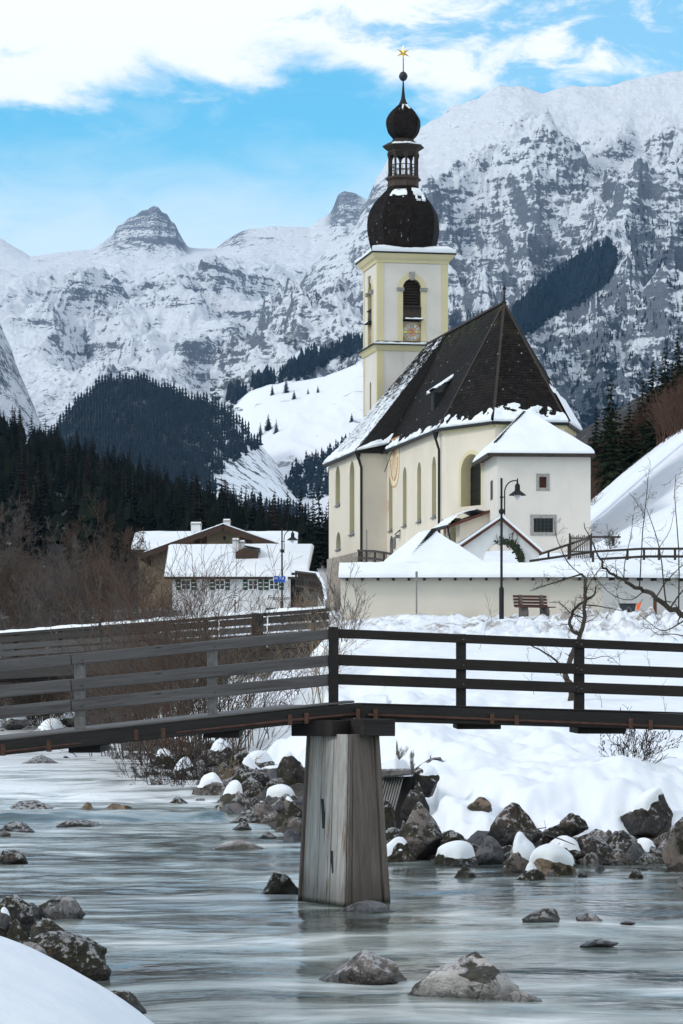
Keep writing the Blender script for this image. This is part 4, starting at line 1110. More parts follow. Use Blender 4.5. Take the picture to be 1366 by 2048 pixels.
def sq_window(org, xd, loop, fw, bars):
    org = Vector(org); d = Vector(xd).normalized(); up = Vector((0,0,1)); nin = up.cross(d)
    m = MB(); reveal(m, org, d, loop, 0.30)
    (x0, z0), (x1, _), (_, z1), _ = loop
    def pt(x, z, k): return org+d*x+up*z-nin*k
    inn = [(x0,z0),(x1,z0),(x1,z1),(x0,z1)]; out_ = [(x0-fw,z0-fw),(x1+fw,z0-fw),(x1+fw,z1+fw),(x0-fw,z1+fw)]
    for i in range(4):
        j = (i+1) % 4; m.quad(pt(*inn[i], .03), pt(*out_[i], .03), pt(*out_[j], .03), pt(*inn[j], .03)); m.quad(pt(*out_[i], .03), pt(*out_[i], -.02), pt(*out_[j], -.02), pt(*out_[j], .03)); m.quad(pt(*inn[i], .03), pt(*inn[i], -.02), pt(*inn[j], -.02), pt(*inn[j], .03))
    w_ = cp('window', m, M_GREYST)
    m = MB(); pane(m, org, d, loop, 0.24); m.build('pane', M_GLASS if bars else M_RUST, w_)
    for i in range(bars):
        x = x0+(x1-x0)*(i+0.5)/bars; m = MB(); m.bar(pt(x, z0, -0.04), pt(x, z1, -0.04), 0.028, 0.028); m.build('window_bar', M_BLACK, w_)
    for i in range(3 if bars else 0):
        z = z0+(z1-z0)*(i+1)/4; m = MB(); m.bar(pt(x0, z, -0.06), pt(x1, z, -0.06), 0.025, 0.025); m.build('window_bar', M_BLACK, w_)
sq_window(so_, sx_, w1h, 0.17, 0); sq_window(so_, sx_, w2h, 0.20, 5); sq_window(lo, lx, w3h, 0.04, 2)
# its roof: hipped to the front, running back into the apse roof
ov = 0.42; zr0 = zse-0.06; zap = EYE+(HOR-822)/F*164.6-CH0.z
E = [sl(-0.55, -ov, zr0), sl(SL+0.16, -ov, zr0), sl(SL+0.3, 7, zr0), sl(-0.55, 7, zr0)]
Ap = sl(sa(1070)*0.985, 3.1, zap-0.2); Ab = sl(sa(1070)*0.985, 7.2, zap-0.2)
m = MB(); m.poly([E[0], E[1], Ap]); m.poly([E[1], E[2], Ab, Ap]); m.poly([E[3], E[0], Ap, Ab]); m.poly([E[0], E[3], E[2], E[1]])
sroof = cp('sacristy_roof', m, M_DKWOOD)
m = MB(); 
for a, b2 in ((E[0], E[1]), (E[1], E[2]), (E[3], E[0])): m.bar(a+Vector((0,0,-.07)), b2+Vector((0,0,-.07)), 0.14, 0.2)
m.build('fascia', M_DKWOOD, sroof)
sn = MB()
def sfn(u, v, p): return 0.26*min(1, (v+0.02)*14)**0.5*(1 if True else 0)+0.05*nz3(p, 0.8, 2)
upv = Vector((0,0,1))
snow_sheet(sn, E[0], E[1], Ap, Ap, 60, 40, sfn, upv); snow_sheet(sn, E[1], E[2], Ab, Ap, 60, 40, sfn, upv); snow_sheet(sn, E[3], E[0], Ap, Ab, 60, 40, sfn, upv)
sn.smooth = True; sn.build('snow_cover', M_SNOW, sroof, fix=True)
for k in range(22):       # the tips of the hip tiles stick out of the snow
    p = E[0].lerp(Ap, 0.18+0.80*k/22); m = MB(); m.box(p+Vector((-.09,-.05,0.10)), p+Vector((.06,.07,0.30))); m.build('hip_tile', M_DKWOOD, sroof)

# --- lean-to porch
py_ = -4.6; px0_ = x_on_y(920, py_); px1_ = x_on_y(984, py_)
zl_, zh_ = z_at(1041, px0_, py_), z_at(1019, px1_, py_)
mb = MB(); mb.poly([(px0_, py_, Zb), (px1_, py_, Zb), (px1_, py_, zh_), (px0_, py_, zl_)])
po = Vector((px0_, 0.4, 0)); pxd = Vector((0,-1,0))
pa = arch_loop(3.1, 1.7, Zb, z_at(1046, px0_, -2.8), 10, 0.35)
wall_panel(mb, po, pxd, rect_loop(0, 5.0, Zb, zl_), [pa])
porch = cp('porch', mb, M_CREAM)
m = MB(); reveal(m, po, pxd, pa, 0.45); dw = m.build('doorway', M_YEL, porch)
m = MB(); pane(m, po, pxd, pa, 0.40); m.build('door', M_DKWOOD, porch)
ro = [Vector((px0_-0.75, py_-0.35, zl_-0.30)), Vector((px1_+0.1, py_-0.35, zh_+0.06)), Vector((px1_+0.1, -1.0, zh_+0.06)), Vector((px0_-0.75, -1.0, zl_-0.30))]
m = MB(); lo4 = [p+Vector((0,0,-0.16)) for p in ro]; m.mesh(ro+lo4, [(0,1,2,3), (7,6,5,4), (0,4,5,1), (1,5,6,2), (2,6,7,3), (3,7,4,0)]); proof = cp('porch_roof', m, M_RUST)
m = MB(); m.bar(ro[0]+Vector((-.05,0,-.05)), ro[3]+Vector((-.05,0,-.05)), 0.14, 0.13); m.build('gutter', M_BLACK, proof)
m = MB(); m.tube([ro[0]+Vector((0,.1,-.1)), ro[0]+Vector((0.0,.1,-.35)), ro[0]+Vector((0.55,1.8,-.95)), Vector((WX-.2, y878-.3, zl_-1.2))], 0.05, 6); m.smooth = True; m.build('downpipe', M_BLACK, proof)
sn = MB(); snow_sheet(sn, ro[3], ro[0], ro[1], ro[2], 50, 34, lambda u, v, p: min(0.36, 0.10+0.5*sm(0.0, 0.45, v)*sm(0.86, 0.45, v))+0.10*nz3(p, 0.8, 3)-0.9*max(0, v-0.66)); sn.smooth = True; sn.build('snow_cover', M_SNOW, proof)
# --- things fixed to the church: crucifix, sundial, lantern, plaques
cyy = y_on_x(891, px0_-0.1)
cr = thing('crucifix', 'wooden crucifix with a carved pale figure on the porch wall beside the arched door', 'crucifix', l2w(px0_-0.10, cyy, z_at(1082, px0_, cyy)), TH); cr.scale = (.62,)*3
m = MB(); m.bar((0,0,-0.4), (0,0,2.0), 0.09, 0.06, (1,0,0)); m.bar((0,-0.55,1.35), (0,0.55,1.35), 0.06, 0.09); m.build('cross', M_DKWOOD, cr)
m = MB(); m.poly([(-.3,0.75,1.55), (-.3,0,2.1), (-.3,-.75,1.55), (0.05,-.75,1.55), (0.05,0,2.1), (0.05,.75,1.55)][:3]); m.mesh([(-.32,.7,1.5), (-.32,0,2.05), (.08,0,2.05), (.08,.7,1.5), (-.32,-.7,1.5), (.08,-.7,1.5)], [(0,1,2,3), (4,5,2,1)]); m.build('canopy', M_DKWOOD, cr)
skin = plain('carved_flesh', (0.50, 0.28, 0.20), 0.7, 0, 0.15, 6)
me = bpy.data.meshes.new('figure')
pts = [(-.10,0,0.62), (-.11,0,0.95), (-.12,0,1.18), (-.13,0.02,1.30), (-.15,0.06,1.42), (-.12,0.2,1.24), (-.09,0.36,1.30), (-.07,0.52,1.36), (-.12,-0.2,1.24), (-.09,-0.36,1.30), (-.07,-0.52,1.36), (-.14,0.06,0.38), (-.08,0.03,0.10), (-.09,0,-0.05), (-.14,-0.04,0.38), (-.08,-0.02,0.10)]
ed = [(0,1),(1,2),(2,3),(3,4),(2,5),(5,6),(6,7),(2,8),(8,9),(9,10),(0,11),(11,12),(12,13),(0,14),(14,15)]
me.from_pydata(pts, ed, []); o = link('figure', me, skin, cr); sk = o.modifiers.new('skin', 'SKIN')
for v, r in zip(me.skin_vertices[0].data if me.skin_vertices else [], []): pass
bmx = bmesh.new(); bmx.from_mesh(me); lay = bmx.verts.layers.skin.verify(); rad = [.10,.105,.12,.05,.085,.055,.045,.035,.055,.045,.035,.07,.05,.04,.07,.05]
bmx.verts.ensure_lookup_table()
for v, r in zip(bmx.verts, rad): v[lay].radius = (r, r)
bmx.verts[0][lay].use_root = True
bmx.to_mesh(me); bmx.free(); sb_ = o.modifiers.new('sub', 'SUBSURF'); sb_.levels = 1; sb_.render_levels = 1
m = MB(); m.lathe([(0.115, 0.42), (0.15, 0.55), (0.13, 0.72)], 10, (-.10, 0)); m.build('loincloth', plain('carved_cloth', (0.6, 0.52, 0.38), 0.8), cr)
# painted sundial with a gnomon
sy = y_on_x(789, WX); sz0 = z_at(925, WX, sy)
sd = thing('sundial', 'oval painted sundial with a thin iron gnomon high on the nave wall', 'sundial', l2w(WX-0.008, sy, sz0), TH)
t_ = NT('sundial_paint'); _c = t_.co(); _f = t_.noise(_c, 1.6, 5, 0.65)
M_SUN = t_.out(t_.ramp(_f, [(0.35, (0.66, 0.52, 0.36)), (0.6, (0.72, 0.62, 0.44))]), 0.9)
M_SUNR = plain('sundial_ochre', (0.46, 0.24, 0.12), 0.9, 0, 0.3, 5); M_SUNP = plain('faded_red_paint', (0.55, 0.25, 0.17), 0.9, 0, 0.3, 5)
def oval(a, b2, k, z=0, n=32, top=1.0): return [(-k, a*math.cos(t), max(-9, z+b2*math.sin(t)*(top if math.sin(t) > 0 else 1))) for t in np.linspace(0, 2*math.pi, n+1)[:-1]]
def shield(a, h, k): # flat topped, rounded below
    return [(-k, -a, h), (-k, a, h)]+[(-k, a*math.cos(t)**0.8 if math.cos(t) > 0 else -a*abs(math.cos(t))**0.8, -h*1.02*math.sin(t)) for t in np.linspace(0.0, math.pi, 18)]
def flat_slab(pts, name, mat, par):
    m = MB(); n = len(pts); back = [(0.008, y, z) for _, y, z in pts]
    m.mesh(list(pts)+back, [tuple(range(n))]+[(i, (i+1) % n, (i+1) % n+n, i+n) for i in range(n)]); return m.build(name, mat, par)
flat_slab(shield(1.62, 1.6, 0.004), 'painted_border', M_SUNR, sd); flat_slab(shield(1.52, 1.52, 0.010), 'painted_field', M_SUN, sd)
for rr_ in (1.15, 1.22):
    m = MB(); m.tube([(-0.016, rr_*math.cos(t), 0.35-rr_*1.25*math.sin(t)) for t in np.linspace(0.05, math.pi-0.05, 20)], 0.022, 4); m.build('hour_band', M_SUNR, sd)
for k in range(9):
    t = math.pi*(k+0.5)/9; m = MB(); m.tube([(-0.015, 0.3*math.cos(t), 1.0-0.3*math.sin(t)), (-0.015, 1.1*math.cos(t), 0.35-1.38*math.sin(t)+0.0)], 0.014, 3); m.build('hour_line', M_SUNR, sd)
for yy, zz, a, h in ((0.0, 1.1, .28, .42), (-0.9, 1.25, .42, .22), (0.95, 1.2, .40, .22), (0.05, .6, .16, .3)):
    m = MB(); m.poly([(-0.02, yy+a*math.cos(t), zz+h*math.sin(t)) for t in np.linspace(0, 2*math.pi, 13)[:-1]]); m.build('painted_flame', M_SUNP, sd)
m = MB(); m.tube([(0, -0.1, 1.15), (-0.45, 1.0, -0.55)], 0.025, 5); m.build('gnomon', M_BLACK, sd)
# faded painted panel beside the windows, wall lantern and shield by the small door
fy = y_on_x(773.5, WX); fp = thing('wall_painting', 'faded reddish painted panel on the nave wall beside the leftmost nave window', 'painting', l2w(WX-0.006, fy, z_at(1013, WX, fy)), TH)
m = MB(); m.box((-0.006, -0.62, -0.36), (0.004, 0.62, 0.36)); m.build('painted_field', plain('faded_fresco', (0.62, 0.40, 0.32), 0.9, 0, 0.3, 2.5), fp)
ly = y_on_x(789.5, WX-0.35)
ln_ = thing('wall_lantern', 'small black lantern on a bracket above the side door of the church', 'lantern', l2w(WX-0.02, ly, z_at(1077, WX, ly)), TH); ln_.scale = (.6,)*3
m = MB(); m.mesh([(-.55,-.28,.42), (-.55,.28,.42), (0,.28,.95), (0,-.28,.95), (-.5,-.25,.4), (-.5,.25,.4), (0,.25,.85), (0,-.25,.85)], [(0,1,2,3), (4,7,6,5), (0,4,5,1), (0,3,7,4), (1,5,6,2)]); m.build('hood', M_BLACK, ln_)
m = MB(); m.box((-.46,-.2,.02), (-.08,.2,.40)); m.build('lamp_box', M_LEAD, ln_, bevel=0.03)
pl = thing('church_plaque', 'small dark oval plaque beside the side door below the wall lantern', 'plaque', l2w(WX-0.02, y_on_x(790, WX), z_at(1083.5, WX, ly)), TH)
m = MB(); pts = [(-0.06, 0.33*math.cos(t), 0.40*math.sin(t)) for t in np.linspace(0, 2*math.pi, 19)[:-1]]
flat_slab(pts, 'plate', M_LEAD, pl)
# ================================================================== FOOTBRIDGE
def m_wood(name, dark, light, axis='X', wet=0.0, stain=None):
    """weathered boards, grain along one axis of the object"""
    t = NT(name); sc = {'X': (0.5, 9, 9), 'Z': (9, 9, 0.5), 'Y': (9, 0.5, 9)}[axis]
    c = t.co('Object', sc); r = t.rnd()
    o = t.n('ShaderNodeVectorMath', operation='ADD'); t.t.links.new(c, o.inputs[0])
    cx = t.n('ShaderNodeCombineXYZ'); t.set(cx.inputs[0], t.math('MULTIPLY', r, 37)); t.set(cx.inputs[1], t.math('MULTIPLY', r, 91)); t.t.links.new(cx.outputs[0], o.inputs[1])
    g = t.noise(o.outputs[0], 1.6, 7, 0.68, 0.6); gf = t.noise(o.outputs[0], 7.0, 4, 0.7)
    k = t.ramp(t.math('ADD', t.math('MULTIPLY', g, 0.75), t.math('MULTIPLY', gf, 0.25)), [(0.33, dark), (0.68, light)])
    k = t.mix(t.math('MULTIPLY', t.math('SUBTRACT', 1.0, r), 0.35), k, tuple(v*0.55 for v in light))
    kn = t.step(t.noise(t.co('Object', tuple(0.35*v**0.5 for v in sc)), 5.0, 2), 0.745, 0.78)
    k = k if stain else t.mix(t.math('MULTIPLY', kn, 0.7), k, tuple(v*0.35 for v in dark))
    if stain:
        x, y, z = t.sep(t.co('World'))
        st = t.noise(t.co('World', (6.0, 6.0, 0.35)), 1.0, 5, 0.65)
        f = t.math('MULTIPLY', t.step(st, 0.55, 0.68), 0.80)
        k = t.mix(f, k, stain)
        lo = t.math('MULTIPLY', t.step(t.math('ADD', z, t.math('MULTIPLY', t.noise(t.co('World', (9, 9, 0.6)), 1.0, 4), 0.9)), 1.05, 0.45), 0.55)
        k = t.mix(lo, k, (0.045, 0.030, 0.018))
        al = t.step(z, 0.10, 0.02); k = t.mix(al, k, (0.02, 0.022, 0.010))
    t.bump(t.math('ADD', g, t.math('MULTIPLY', gf, 0.5)), 0.5, 0.012)
    return t.out(k, 0.7, spec=0.3)
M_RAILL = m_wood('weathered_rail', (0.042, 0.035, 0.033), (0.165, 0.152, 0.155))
M_RAILD = m_wood('dark_rail', (0.009, 0.006, 0.005), (0.034, 0.025, 0.022))  # darker board tone for the rails of the right half
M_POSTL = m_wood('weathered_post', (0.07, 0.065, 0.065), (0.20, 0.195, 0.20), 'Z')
M_POSTD = m_wood('dark_post', (0.006, 0.005, 0.005), (0.026, 0.020, 0.019), 'Z')  # darker tone for the right-hand posts and the cap beam
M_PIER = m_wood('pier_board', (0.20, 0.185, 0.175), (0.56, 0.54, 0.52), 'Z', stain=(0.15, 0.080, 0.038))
M_PIER_SHADE = m_wood('shaded_pier_board', (0.05, 0.038, 0.032), (0.22, 0.175, 0.155), 'Z', stain=(0.075, 0.036, 0.018))  # right, rear and edge boards: shade put into the colour, besides brown stain
M_ZINC0 = plain('dull_bolt', (0.10, 0.095, 0.09), 0.5, 0.5, 0.2, 9)
M_COPPER = plain('rusty_bracket', (0.095, 0.045, 0.032), 0.6, 0.3, 0.35, 20)
M_PIPE = plain('rusty_pipe', (0.075, 0.035, 0.026), 0.5, 0.3, 0.35, 8)
def board(name, a, b, w, h, mat, parent, up=(0,0,1), bev=0.008):
    """one beam as its own object, lying along its own x"""
    a = Vector(a); b = Vector(b); d = b-a; L = d.length; d.normalize(); upv = Vector(up)
    y = upv.cross(d).normalized(); z = d.cross(y)
    m = MB(); m.box((0, -w/2, -h/2), (L, w/2, h/2))
    o = m.build(name, mat, parent, bevel=bev)
    M = Matrix(((d.x, y.x, z.x, a.x), (d.y, y.y, z.y, a.y), (d.z, y.z, z.z, a.z), (0,0,0,1)))
    if parent: M = Matrix.Translation(-parent.location) @ M
    o.matrix_local = M
    return o
YK, YL, YR = 40.0, 37.7, 42.2
pier_loc = P(690, 1808, 39.6); pier_loc.z = 0
fb = thing('footbridge', 'weathered timber footbridge with three rails and a boarded pier standing in the river', 'bridge', (pier_loc.x, pier_loc.y, 0))
def yl(px): return YK+(px-668)/668*(YK-YL)     # left half comes towards us
def yr(px): return YK+(px-668)/698*(YR-YK)
def rowpt(px, py0, py1, side, off=0):          # pixel rows on the near face of the bridge
    Y = (yl if side < 0 else yr)(px)
    p = P(px, py0, Y); q = P(px, py1, Y); return (p+q)/2 + Vector((0, off, 0)), (p-q).length
def rail_run(side, a, b, rows_a, rows_b, th, name, mat, off=0.0):
    p, h = rowpt(a, *rows_a, side, off); q, h2 = rowpt(b, *rows_b, side, off)
    # carry on past the frame
    d = q-p
    return board(name, p-d*0.0, q, th, (h+h2)/2, mat, fb)
def lin(px, a, b, ya, yb): return ya+(yb-ya)*(px-a)/(b-a)
# left half: rails between photograph columns -230 and 668, each made of two lengths lapped at a post
LR = [((1321, 1344), (1258.5, 1278)), ((1371, 1396), (1310, 1332)), ((1413, 1438), (1348, 1371))]
for (a0, a1), (b0, b1) in LR:
    f = lambda px, i: lin(px, 0, 660, (a0, a1)[i], (b0, b1)[i])
    for c0, c1 in ((-260, 140), (142, 668)):
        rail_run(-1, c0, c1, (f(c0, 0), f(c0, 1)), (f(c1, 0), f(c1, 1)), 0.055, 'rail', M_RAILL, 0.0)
RR_ = [((1258, 1276), (1287, 1304.5)), ((1309, 1331), (1335, 1356)), ((1348, 1369), (1372, 1393.5))]
for (a0, a1), (b0, b1) in RR_:
    f = lambda px, i: lin(px, 680, 1366, (a0, a1)[i], (b0, b1)[i])
    for c0, c1 in ((668, 1150), (1152, 1640)):
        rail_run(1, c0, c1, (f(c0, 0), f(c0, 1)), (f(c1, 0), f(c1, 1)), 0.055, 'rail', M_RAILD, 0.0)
# posts
def post(px, top, bot, w, side, mat, off=0.09):
    Y = (yl if side < 0 else yr)(px)+off; p = P(px, top, Y); q = P(px, bot, Y)
    return board('post', q, p, w*Y/F, 0.11, mat, fb, up=(0,1,0))
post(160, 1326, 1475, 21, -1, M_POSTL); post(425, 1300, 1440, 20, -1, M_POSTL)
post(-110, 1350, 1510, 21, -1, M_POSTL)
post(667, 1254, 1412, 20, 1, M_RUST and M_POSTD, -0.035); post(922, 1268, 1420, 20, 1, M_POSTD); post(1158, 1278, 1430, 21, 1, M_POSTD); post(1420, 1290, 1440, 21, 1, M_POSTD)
# bolts through the rails
me_bolt = MB().lathe([(0.0, 0), (0.016, 0.001), (0.016, 0.010), (0.009, 0.016), (0.0, 0.017)], 6).data('bolt'); me_bolt.materials.append(M_ZINC0)
for px, s, rows in ((160, -1, LR), (425, -1, LR), (922, 1, RR_), (1158, 1, RR_)):
    for (a0, a1), (b0, b1) in rows:
        p0, p1 = ((0, 660) if s < 0 else (680, 1366)); py = (lin(px, p0, p1, a0, b0)+lin(px, p0, p1, a1, b1))/2
        for dx in (-5, 5):
            Y = (yl if s < 0 else yr)(px)-0.029; p = P(px+dx, py+dx*.4, Y)-fb.location; o = link('bolt', me_bolt, None, fb, p); o.rotation_euler = (R(90), 0, 0)
# edge beams and deck
def beam(side, c0, c1, ra, rb, th, mat, off, nm='edge_beam'):
    p, h = rowpt(c0, *ra, side, off); q, h2 = rowpt(c1, *rb, side, off)
    return board(nm, p, q, th, (h+h2)/2, mat, fb, bev=0.012)
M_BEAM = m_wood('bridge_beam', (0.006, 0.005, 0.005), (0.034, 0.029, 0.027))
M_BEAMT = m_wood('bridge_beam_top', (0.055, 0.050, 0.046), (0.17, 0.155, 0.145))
bl = lambda px, r0, r1: (lin(px, 0, 680, *r0), lin(px, 0, 680, *r1))
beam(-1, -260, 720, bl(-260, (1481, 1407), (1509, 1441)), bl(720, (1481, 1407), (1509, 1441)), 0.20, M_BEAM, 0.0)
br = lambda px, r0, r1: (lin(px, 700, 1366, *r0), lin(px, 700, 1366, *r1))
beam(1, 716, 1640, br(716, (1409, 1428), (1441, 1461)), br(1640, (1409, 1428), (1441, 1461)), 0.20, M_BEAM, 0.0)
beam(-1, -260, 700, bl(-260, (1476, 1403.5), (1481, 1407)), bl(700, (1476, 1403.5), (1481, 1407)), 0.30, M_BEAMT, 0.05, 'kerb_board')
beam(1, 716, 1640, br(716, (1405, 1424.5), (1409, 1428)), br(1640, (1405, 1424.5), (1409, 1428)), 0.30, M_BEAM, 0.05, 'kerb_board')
me_plank = MB().box((-0.07, 0, -0.025), (0.07, 1.9, 0.025)).data('deck_plank'); me_plank.materials.append(M_BEAMT)
def planks(side, c0, c1, f):
    a, _ = rowpt(c0, f(c0), f(c0)+1, side); b, _ = rowpt(c1, f(c1), f(c1)+1, side)
    n = int((b-a).length/0.152)
    for i in range(n):
        p = a.lerp(b, (i+0.5)/n); o = link('deck_plank', me_plank, None, fb, p-fb.location+Vector((0, 0.18, -0.02)))
        o.rotation_euler = (0, -math.atan2(b.z-a.z, b.x-a.x), math.atan2(b.y-a.y, b.x-a.x))
planks(-1, -200, 690, lambda px: lin(px, 0, 680, 1481, 1407)+5); planks(1, 700, 1560, lambda px: lin(px, 700, 1366, 1409, 1428)+5)
beam(-1, -260, 716, bl(-260, (1486, 1414), (1506, 1440)), bl(716, (1486, 1414), (1506, 1440)), 0.20, M_BEAM, 1.75); beam(1, 716, 1640, br(716, (1414, 1434), (1440, 1460)), br(1640, (1414, 1434), (1440, 1460)), 0.20, M_BEAM, 1.75)
# joist ends below the beams
for c0, c1, r0, r1, s in ((148, 210, 1488, 1503, -1), (412, 482, 1460, 1474, -1), (910, 996, 1446, 1457, 1), (1147, 1241, 1453, 1466, 1)):
    Y = (yl if s < 0 else yr)((c0+c1)/2); a = P(c0, (r0+r1)/2, Y+0.9); b = P(c1, (r0+r1)/2, Y+0.9)
    board('joist', a, b, 1.6, (r1-r0)*Y/F, M_BEAM, fb)
# service pipe with its brackets
def pipe_run(side, pts):
    m = MB(); m.tube([P(px, py, (yl if side < 0 else yr)(px)-0.15)-fb.location for px, py in pts], 0.026, 6); m.smooth = True; m.build('pipe', M_PIPE, fb)
pipe_run(-1, [(-260, 1531), (0, 1505), (280, 1473), (600, 1439), (716, 1428)]); pipe_run(1, [(735, 1430), (900, 1436), (1366, 1455), (1640, 1466)])
for px, py, s in ((6, 1500, -1), (98, 1492, -1), (272, 1470, -1), (326, 1467, -1), (580, 1440, -1), (613, 1437, -1), (716, 1428, -1), (751, 1429, 1), (984, 1438, 1), (1033, 1441, 1), (1261, 1447, 1), (1301, 1450, 1)):
    Y = (yl if s < 0 else yr)(px)-0.165; p = P(px, py, Y)-fb.location
    m = MB(); m.box(p+Vector((-.032, -.03, -.075)), p+Vector((.032, .06, .075))); m.build('bracket', M_COPPER, fb, bevel=0.006)
# pier: an upright boarded casing, a corner towards us
ZT = 2.36
def ppt(px, py, Y): return P(px, py, Y)-fb.location
zb_ = -0.45
tl, tc_, tr = P(620, 1472, 40.15), P(697, 1472, 39.25), P(752, 1472, 39.9)
bl_, bc_, br_ = P(602, 1800, 40.2), P(691, 1815, 38.9), P(775, 1803, 39.85)
for p in (tl, tc_, tr): p.z = ZT
for p in (bl_, bc_, br_): p.z = 0
def ext(t, b_): return b_+(b_-t)*(0.45/ZT)
bl_, bc_, br_ = ext(tl, bl_), ext(tc_, bc_), ext(tr, br_)
tb = tl+tr-tc_; bb = bl_+br_-bc_
def boarded(t0, t1, b0, b1, cuts, mats, proud):
    n = (b1-b0).cross(t0-b0).normalized()
    for i in range(len(cuts)-1):
        s0, s1 = cuts[i]+0.006, cuts[i+1]-0.006
        th = 0.028+proud[i]
        q = [b0.lerp(b1, s0), b0.lerp(b1, s1), t0.lerp(t1, s1), t0.lerp(t1, s0)]
        o_ = b0.lerp(b1, (s0+s1)/2)
        m = MB(); m.mesh([p+n*th-o_ for p in q]+[p-n*0.02-o_ for p in q], [(0,1,2,3), (7,6,5,4), (0,4,5,1), (1,5,6,2), (2,6,7,3), (3,7,4,0)])
        m.build('pier_board', mats[i], fb, loc=o_-fb.location, bevel=0.006)
boarded(tl, tc_, bl_, bc_, [0, .05, .22, .40, .53, .68, .82, 1.0], [M_PIER_SHADE]+[M_PIER]*6, [0.03, 0, .006, .002, .008, .0, .004])
boarded(tc_, tr, bc_, br_, [0, .10, .55, .84, 1.0], [M_PIER_SHADE]*4, [0.002, .012, .002, .03])
boarded(tr, tb, br_, bb, [0, .2, .4, .6, .8, 1.0], [M_PIER_SHADE]*5, [0]*5); boarded(tb, tl, bb, bl_, [0, .2, .4, .6, .8, 1.0], [M_PIER_SHADE]*5, [0]*5)
m = MB(); m.mesh([p-fb.location for p in (tl, tc_, tr, tb, bl_, bc_, br_, bb)], [(0,1,2,3), (4,7,6,5), (0,4,5,1), (1,5,6,2), (2,6,7,3), (3,7,4,0)]); m.build('pier_core', M_BLACK, fb)
a = P(618, 1457, 40.3); b = P(763, 1457, 39.2)
board('cap_beam', P(618, 1457, 39.75)+Vector((0, .5, 0)), P(703, 1457, 39.2)+Vector((0, .5, 0)), 0.75, 0.22, M_POSTD, fb); board('cap_beam', P(698, 1455, 39.35)+Vector((0, .35, 0)), P(763, 1455, 39.6)+Vector((0, .35, 0)), 0.8, 0.24, M_BEAM, fb)

# ================================================================== CEMETERY WALL
M_WALL = m_plaster('yard_wall_plaster', (0.62, 0.565, 0.49), 0.6)
M_WALLG = m_plaster('grey_yard_wall', (0.60, 0.58, 0.56), 0.6)
wa, wb, wc = P(681, 1300, 103.5), P(1205, 1300, 103.0), P(1760, 1300, 107.0)
zw0 = 4.2; zt0 = EYE+(HOR-1153)/F*103.3
yw = thing('yard_wall', 'long cream rendered churchyard wall under a snow-covered coping behind the bench', 'wall', (wb.x, wb.y, 5.4))
def seg(name, a, b, mat, th=0.45):
    d = (b-a); d.z = 0; d.normalize(); n = Vector((-d.y, d.x, 0))
    q = [a, b, b+n*th, a+n*th]; m = MB()
    m.mesh([Vector((p.x, p.y, zw0))-yw.location for p in q]+[Vector((p.x, p.y, zt0))-yw.location for p in q], [(0,1,5,4), (1,2,6,5), (2,3,7,6), (3,0,4,7), (4,5,6,7)]); return m.build(name, mat, yw)
seg('wall_section', wa, wb, M_WALL); seg('wall_section', wb, wc, M_WALLG)
d_ = P(672, 1300, 116)
def coping(a, b, lap0=0.0, lap1=0.0):
    d = (b-a); d.z = 0; L = d.length; d.normalize(); n = Vector((-d.y, d.x, 0)); a = a-d*lap0; b = b+d*lap1; L += lap0+lap1
    c = Vector((a.x, a.y, zt0))+n*0.225-yw.location; e = Vector((b.x, b.y, zt0))+n*0.225-yw.location
    w_, h = 0.62, 0.42
    m = MB(); m.mesh([c-n*w_+Vector((0,0,-.05)), e-n*w_+Vector((0,0,-.05)), e+Vector((0,0,h)), c+Vector((0,0,h)), e+n*w_+Vector((0,0,-.05)), c+n*w_+Vector((0,0,-.05))], [(0,1,2,3), (3,2,4,5), (0,5,4,1), (0,3,5), (1,4,2)]); m.build('coping', M_DKWOOD, yw)
    sn = MB(); N = int(L*9)
    snow_sheet(sn, c-n*(w_+.03)+Vector((0,0,-.03)), e-n*(w_+.03)+Vector((0,0,-.03)), e+Vector((0,0,h-.02)), c+Vector((0,0,h-.02)), N, 10, lambda u, v, p: 0.13*min(1, (v+0.03)*9)**0.5+0.05*nz3(p+yw.location, 0.7, 3)+0.02*nz3(p, 4, 2), Vector((0,0,1)))
    snow_sheet(sn, e+n*w_+Vector((0,0,-.05)), c+n*w_+Vector((0,0,-.05)), c+Vector((0,0,h-.02)), e+Vector((0,0,h-.02)), N//3, 8, lambda u, v, p: 0.13*min(1, (v+0.03)*9)**0.5+0.04*nz3(p+yw.location, 0.7, 3), Vector((0,0,1)))
    sn.smooth = True; sn.build('snow_cover', M_SNOW, yw)
    for i in range(int(L/0.56)):
        q = Vector((a.x, a.y, zt0-.10))+d*(0.3+i*0.56)-yw.location; m = MB(); m.box((-.045, -.32, -.05), (.045, 0.02, .05)); o = m.build('rafter_end', M_DKWOOD, yw, loc=q); o.rotation_euler = (0, 0, math.atan2(d.y, d.x))
coping(wa, wb, 0.05, 0.12); coping(wb, wc, 0.0, 0.2)

# ------------------------------------------------------------------ yard chapel with a hipped snowy roof, lychgate
cpl = P(868, 1200, 118); cz = gz(cpl.x, cpl.y+1)
hut = thing('yard_chapel', 'small churchyard chapel with a steep hipped roof deep in clean snow behind the wall', 'chapel', (cpl.x, cpl.y, cz), R(0))
def ph(px, py, Y): return P(px, py, Y)-hut.location
fl, fr = ph(806, 1134, 117.0), ph(975, 1134, 117.6); bk_l, bk_r = ph(764, 1131, 121.6), ph(925, 1131, 122.2)
ap = ph(868, 1066, 118.9); ap2 = ph(838, 1070, 120.6)
m = MB(); m.mesh([fl, fr, bk_r, bk_l, ap, ap2], [(0,1,4), (1,2,5,4), (2,3,5), (3,0,4,5), (3,2,1,0)]); hr = m.build('roof', M_DKWOOD, hut)
sn = MB(); hf = lambda u, v, p: 0.14*min(1, (v+.04)*9)**0.5+0.03*nz3(p, 0.9, 2)
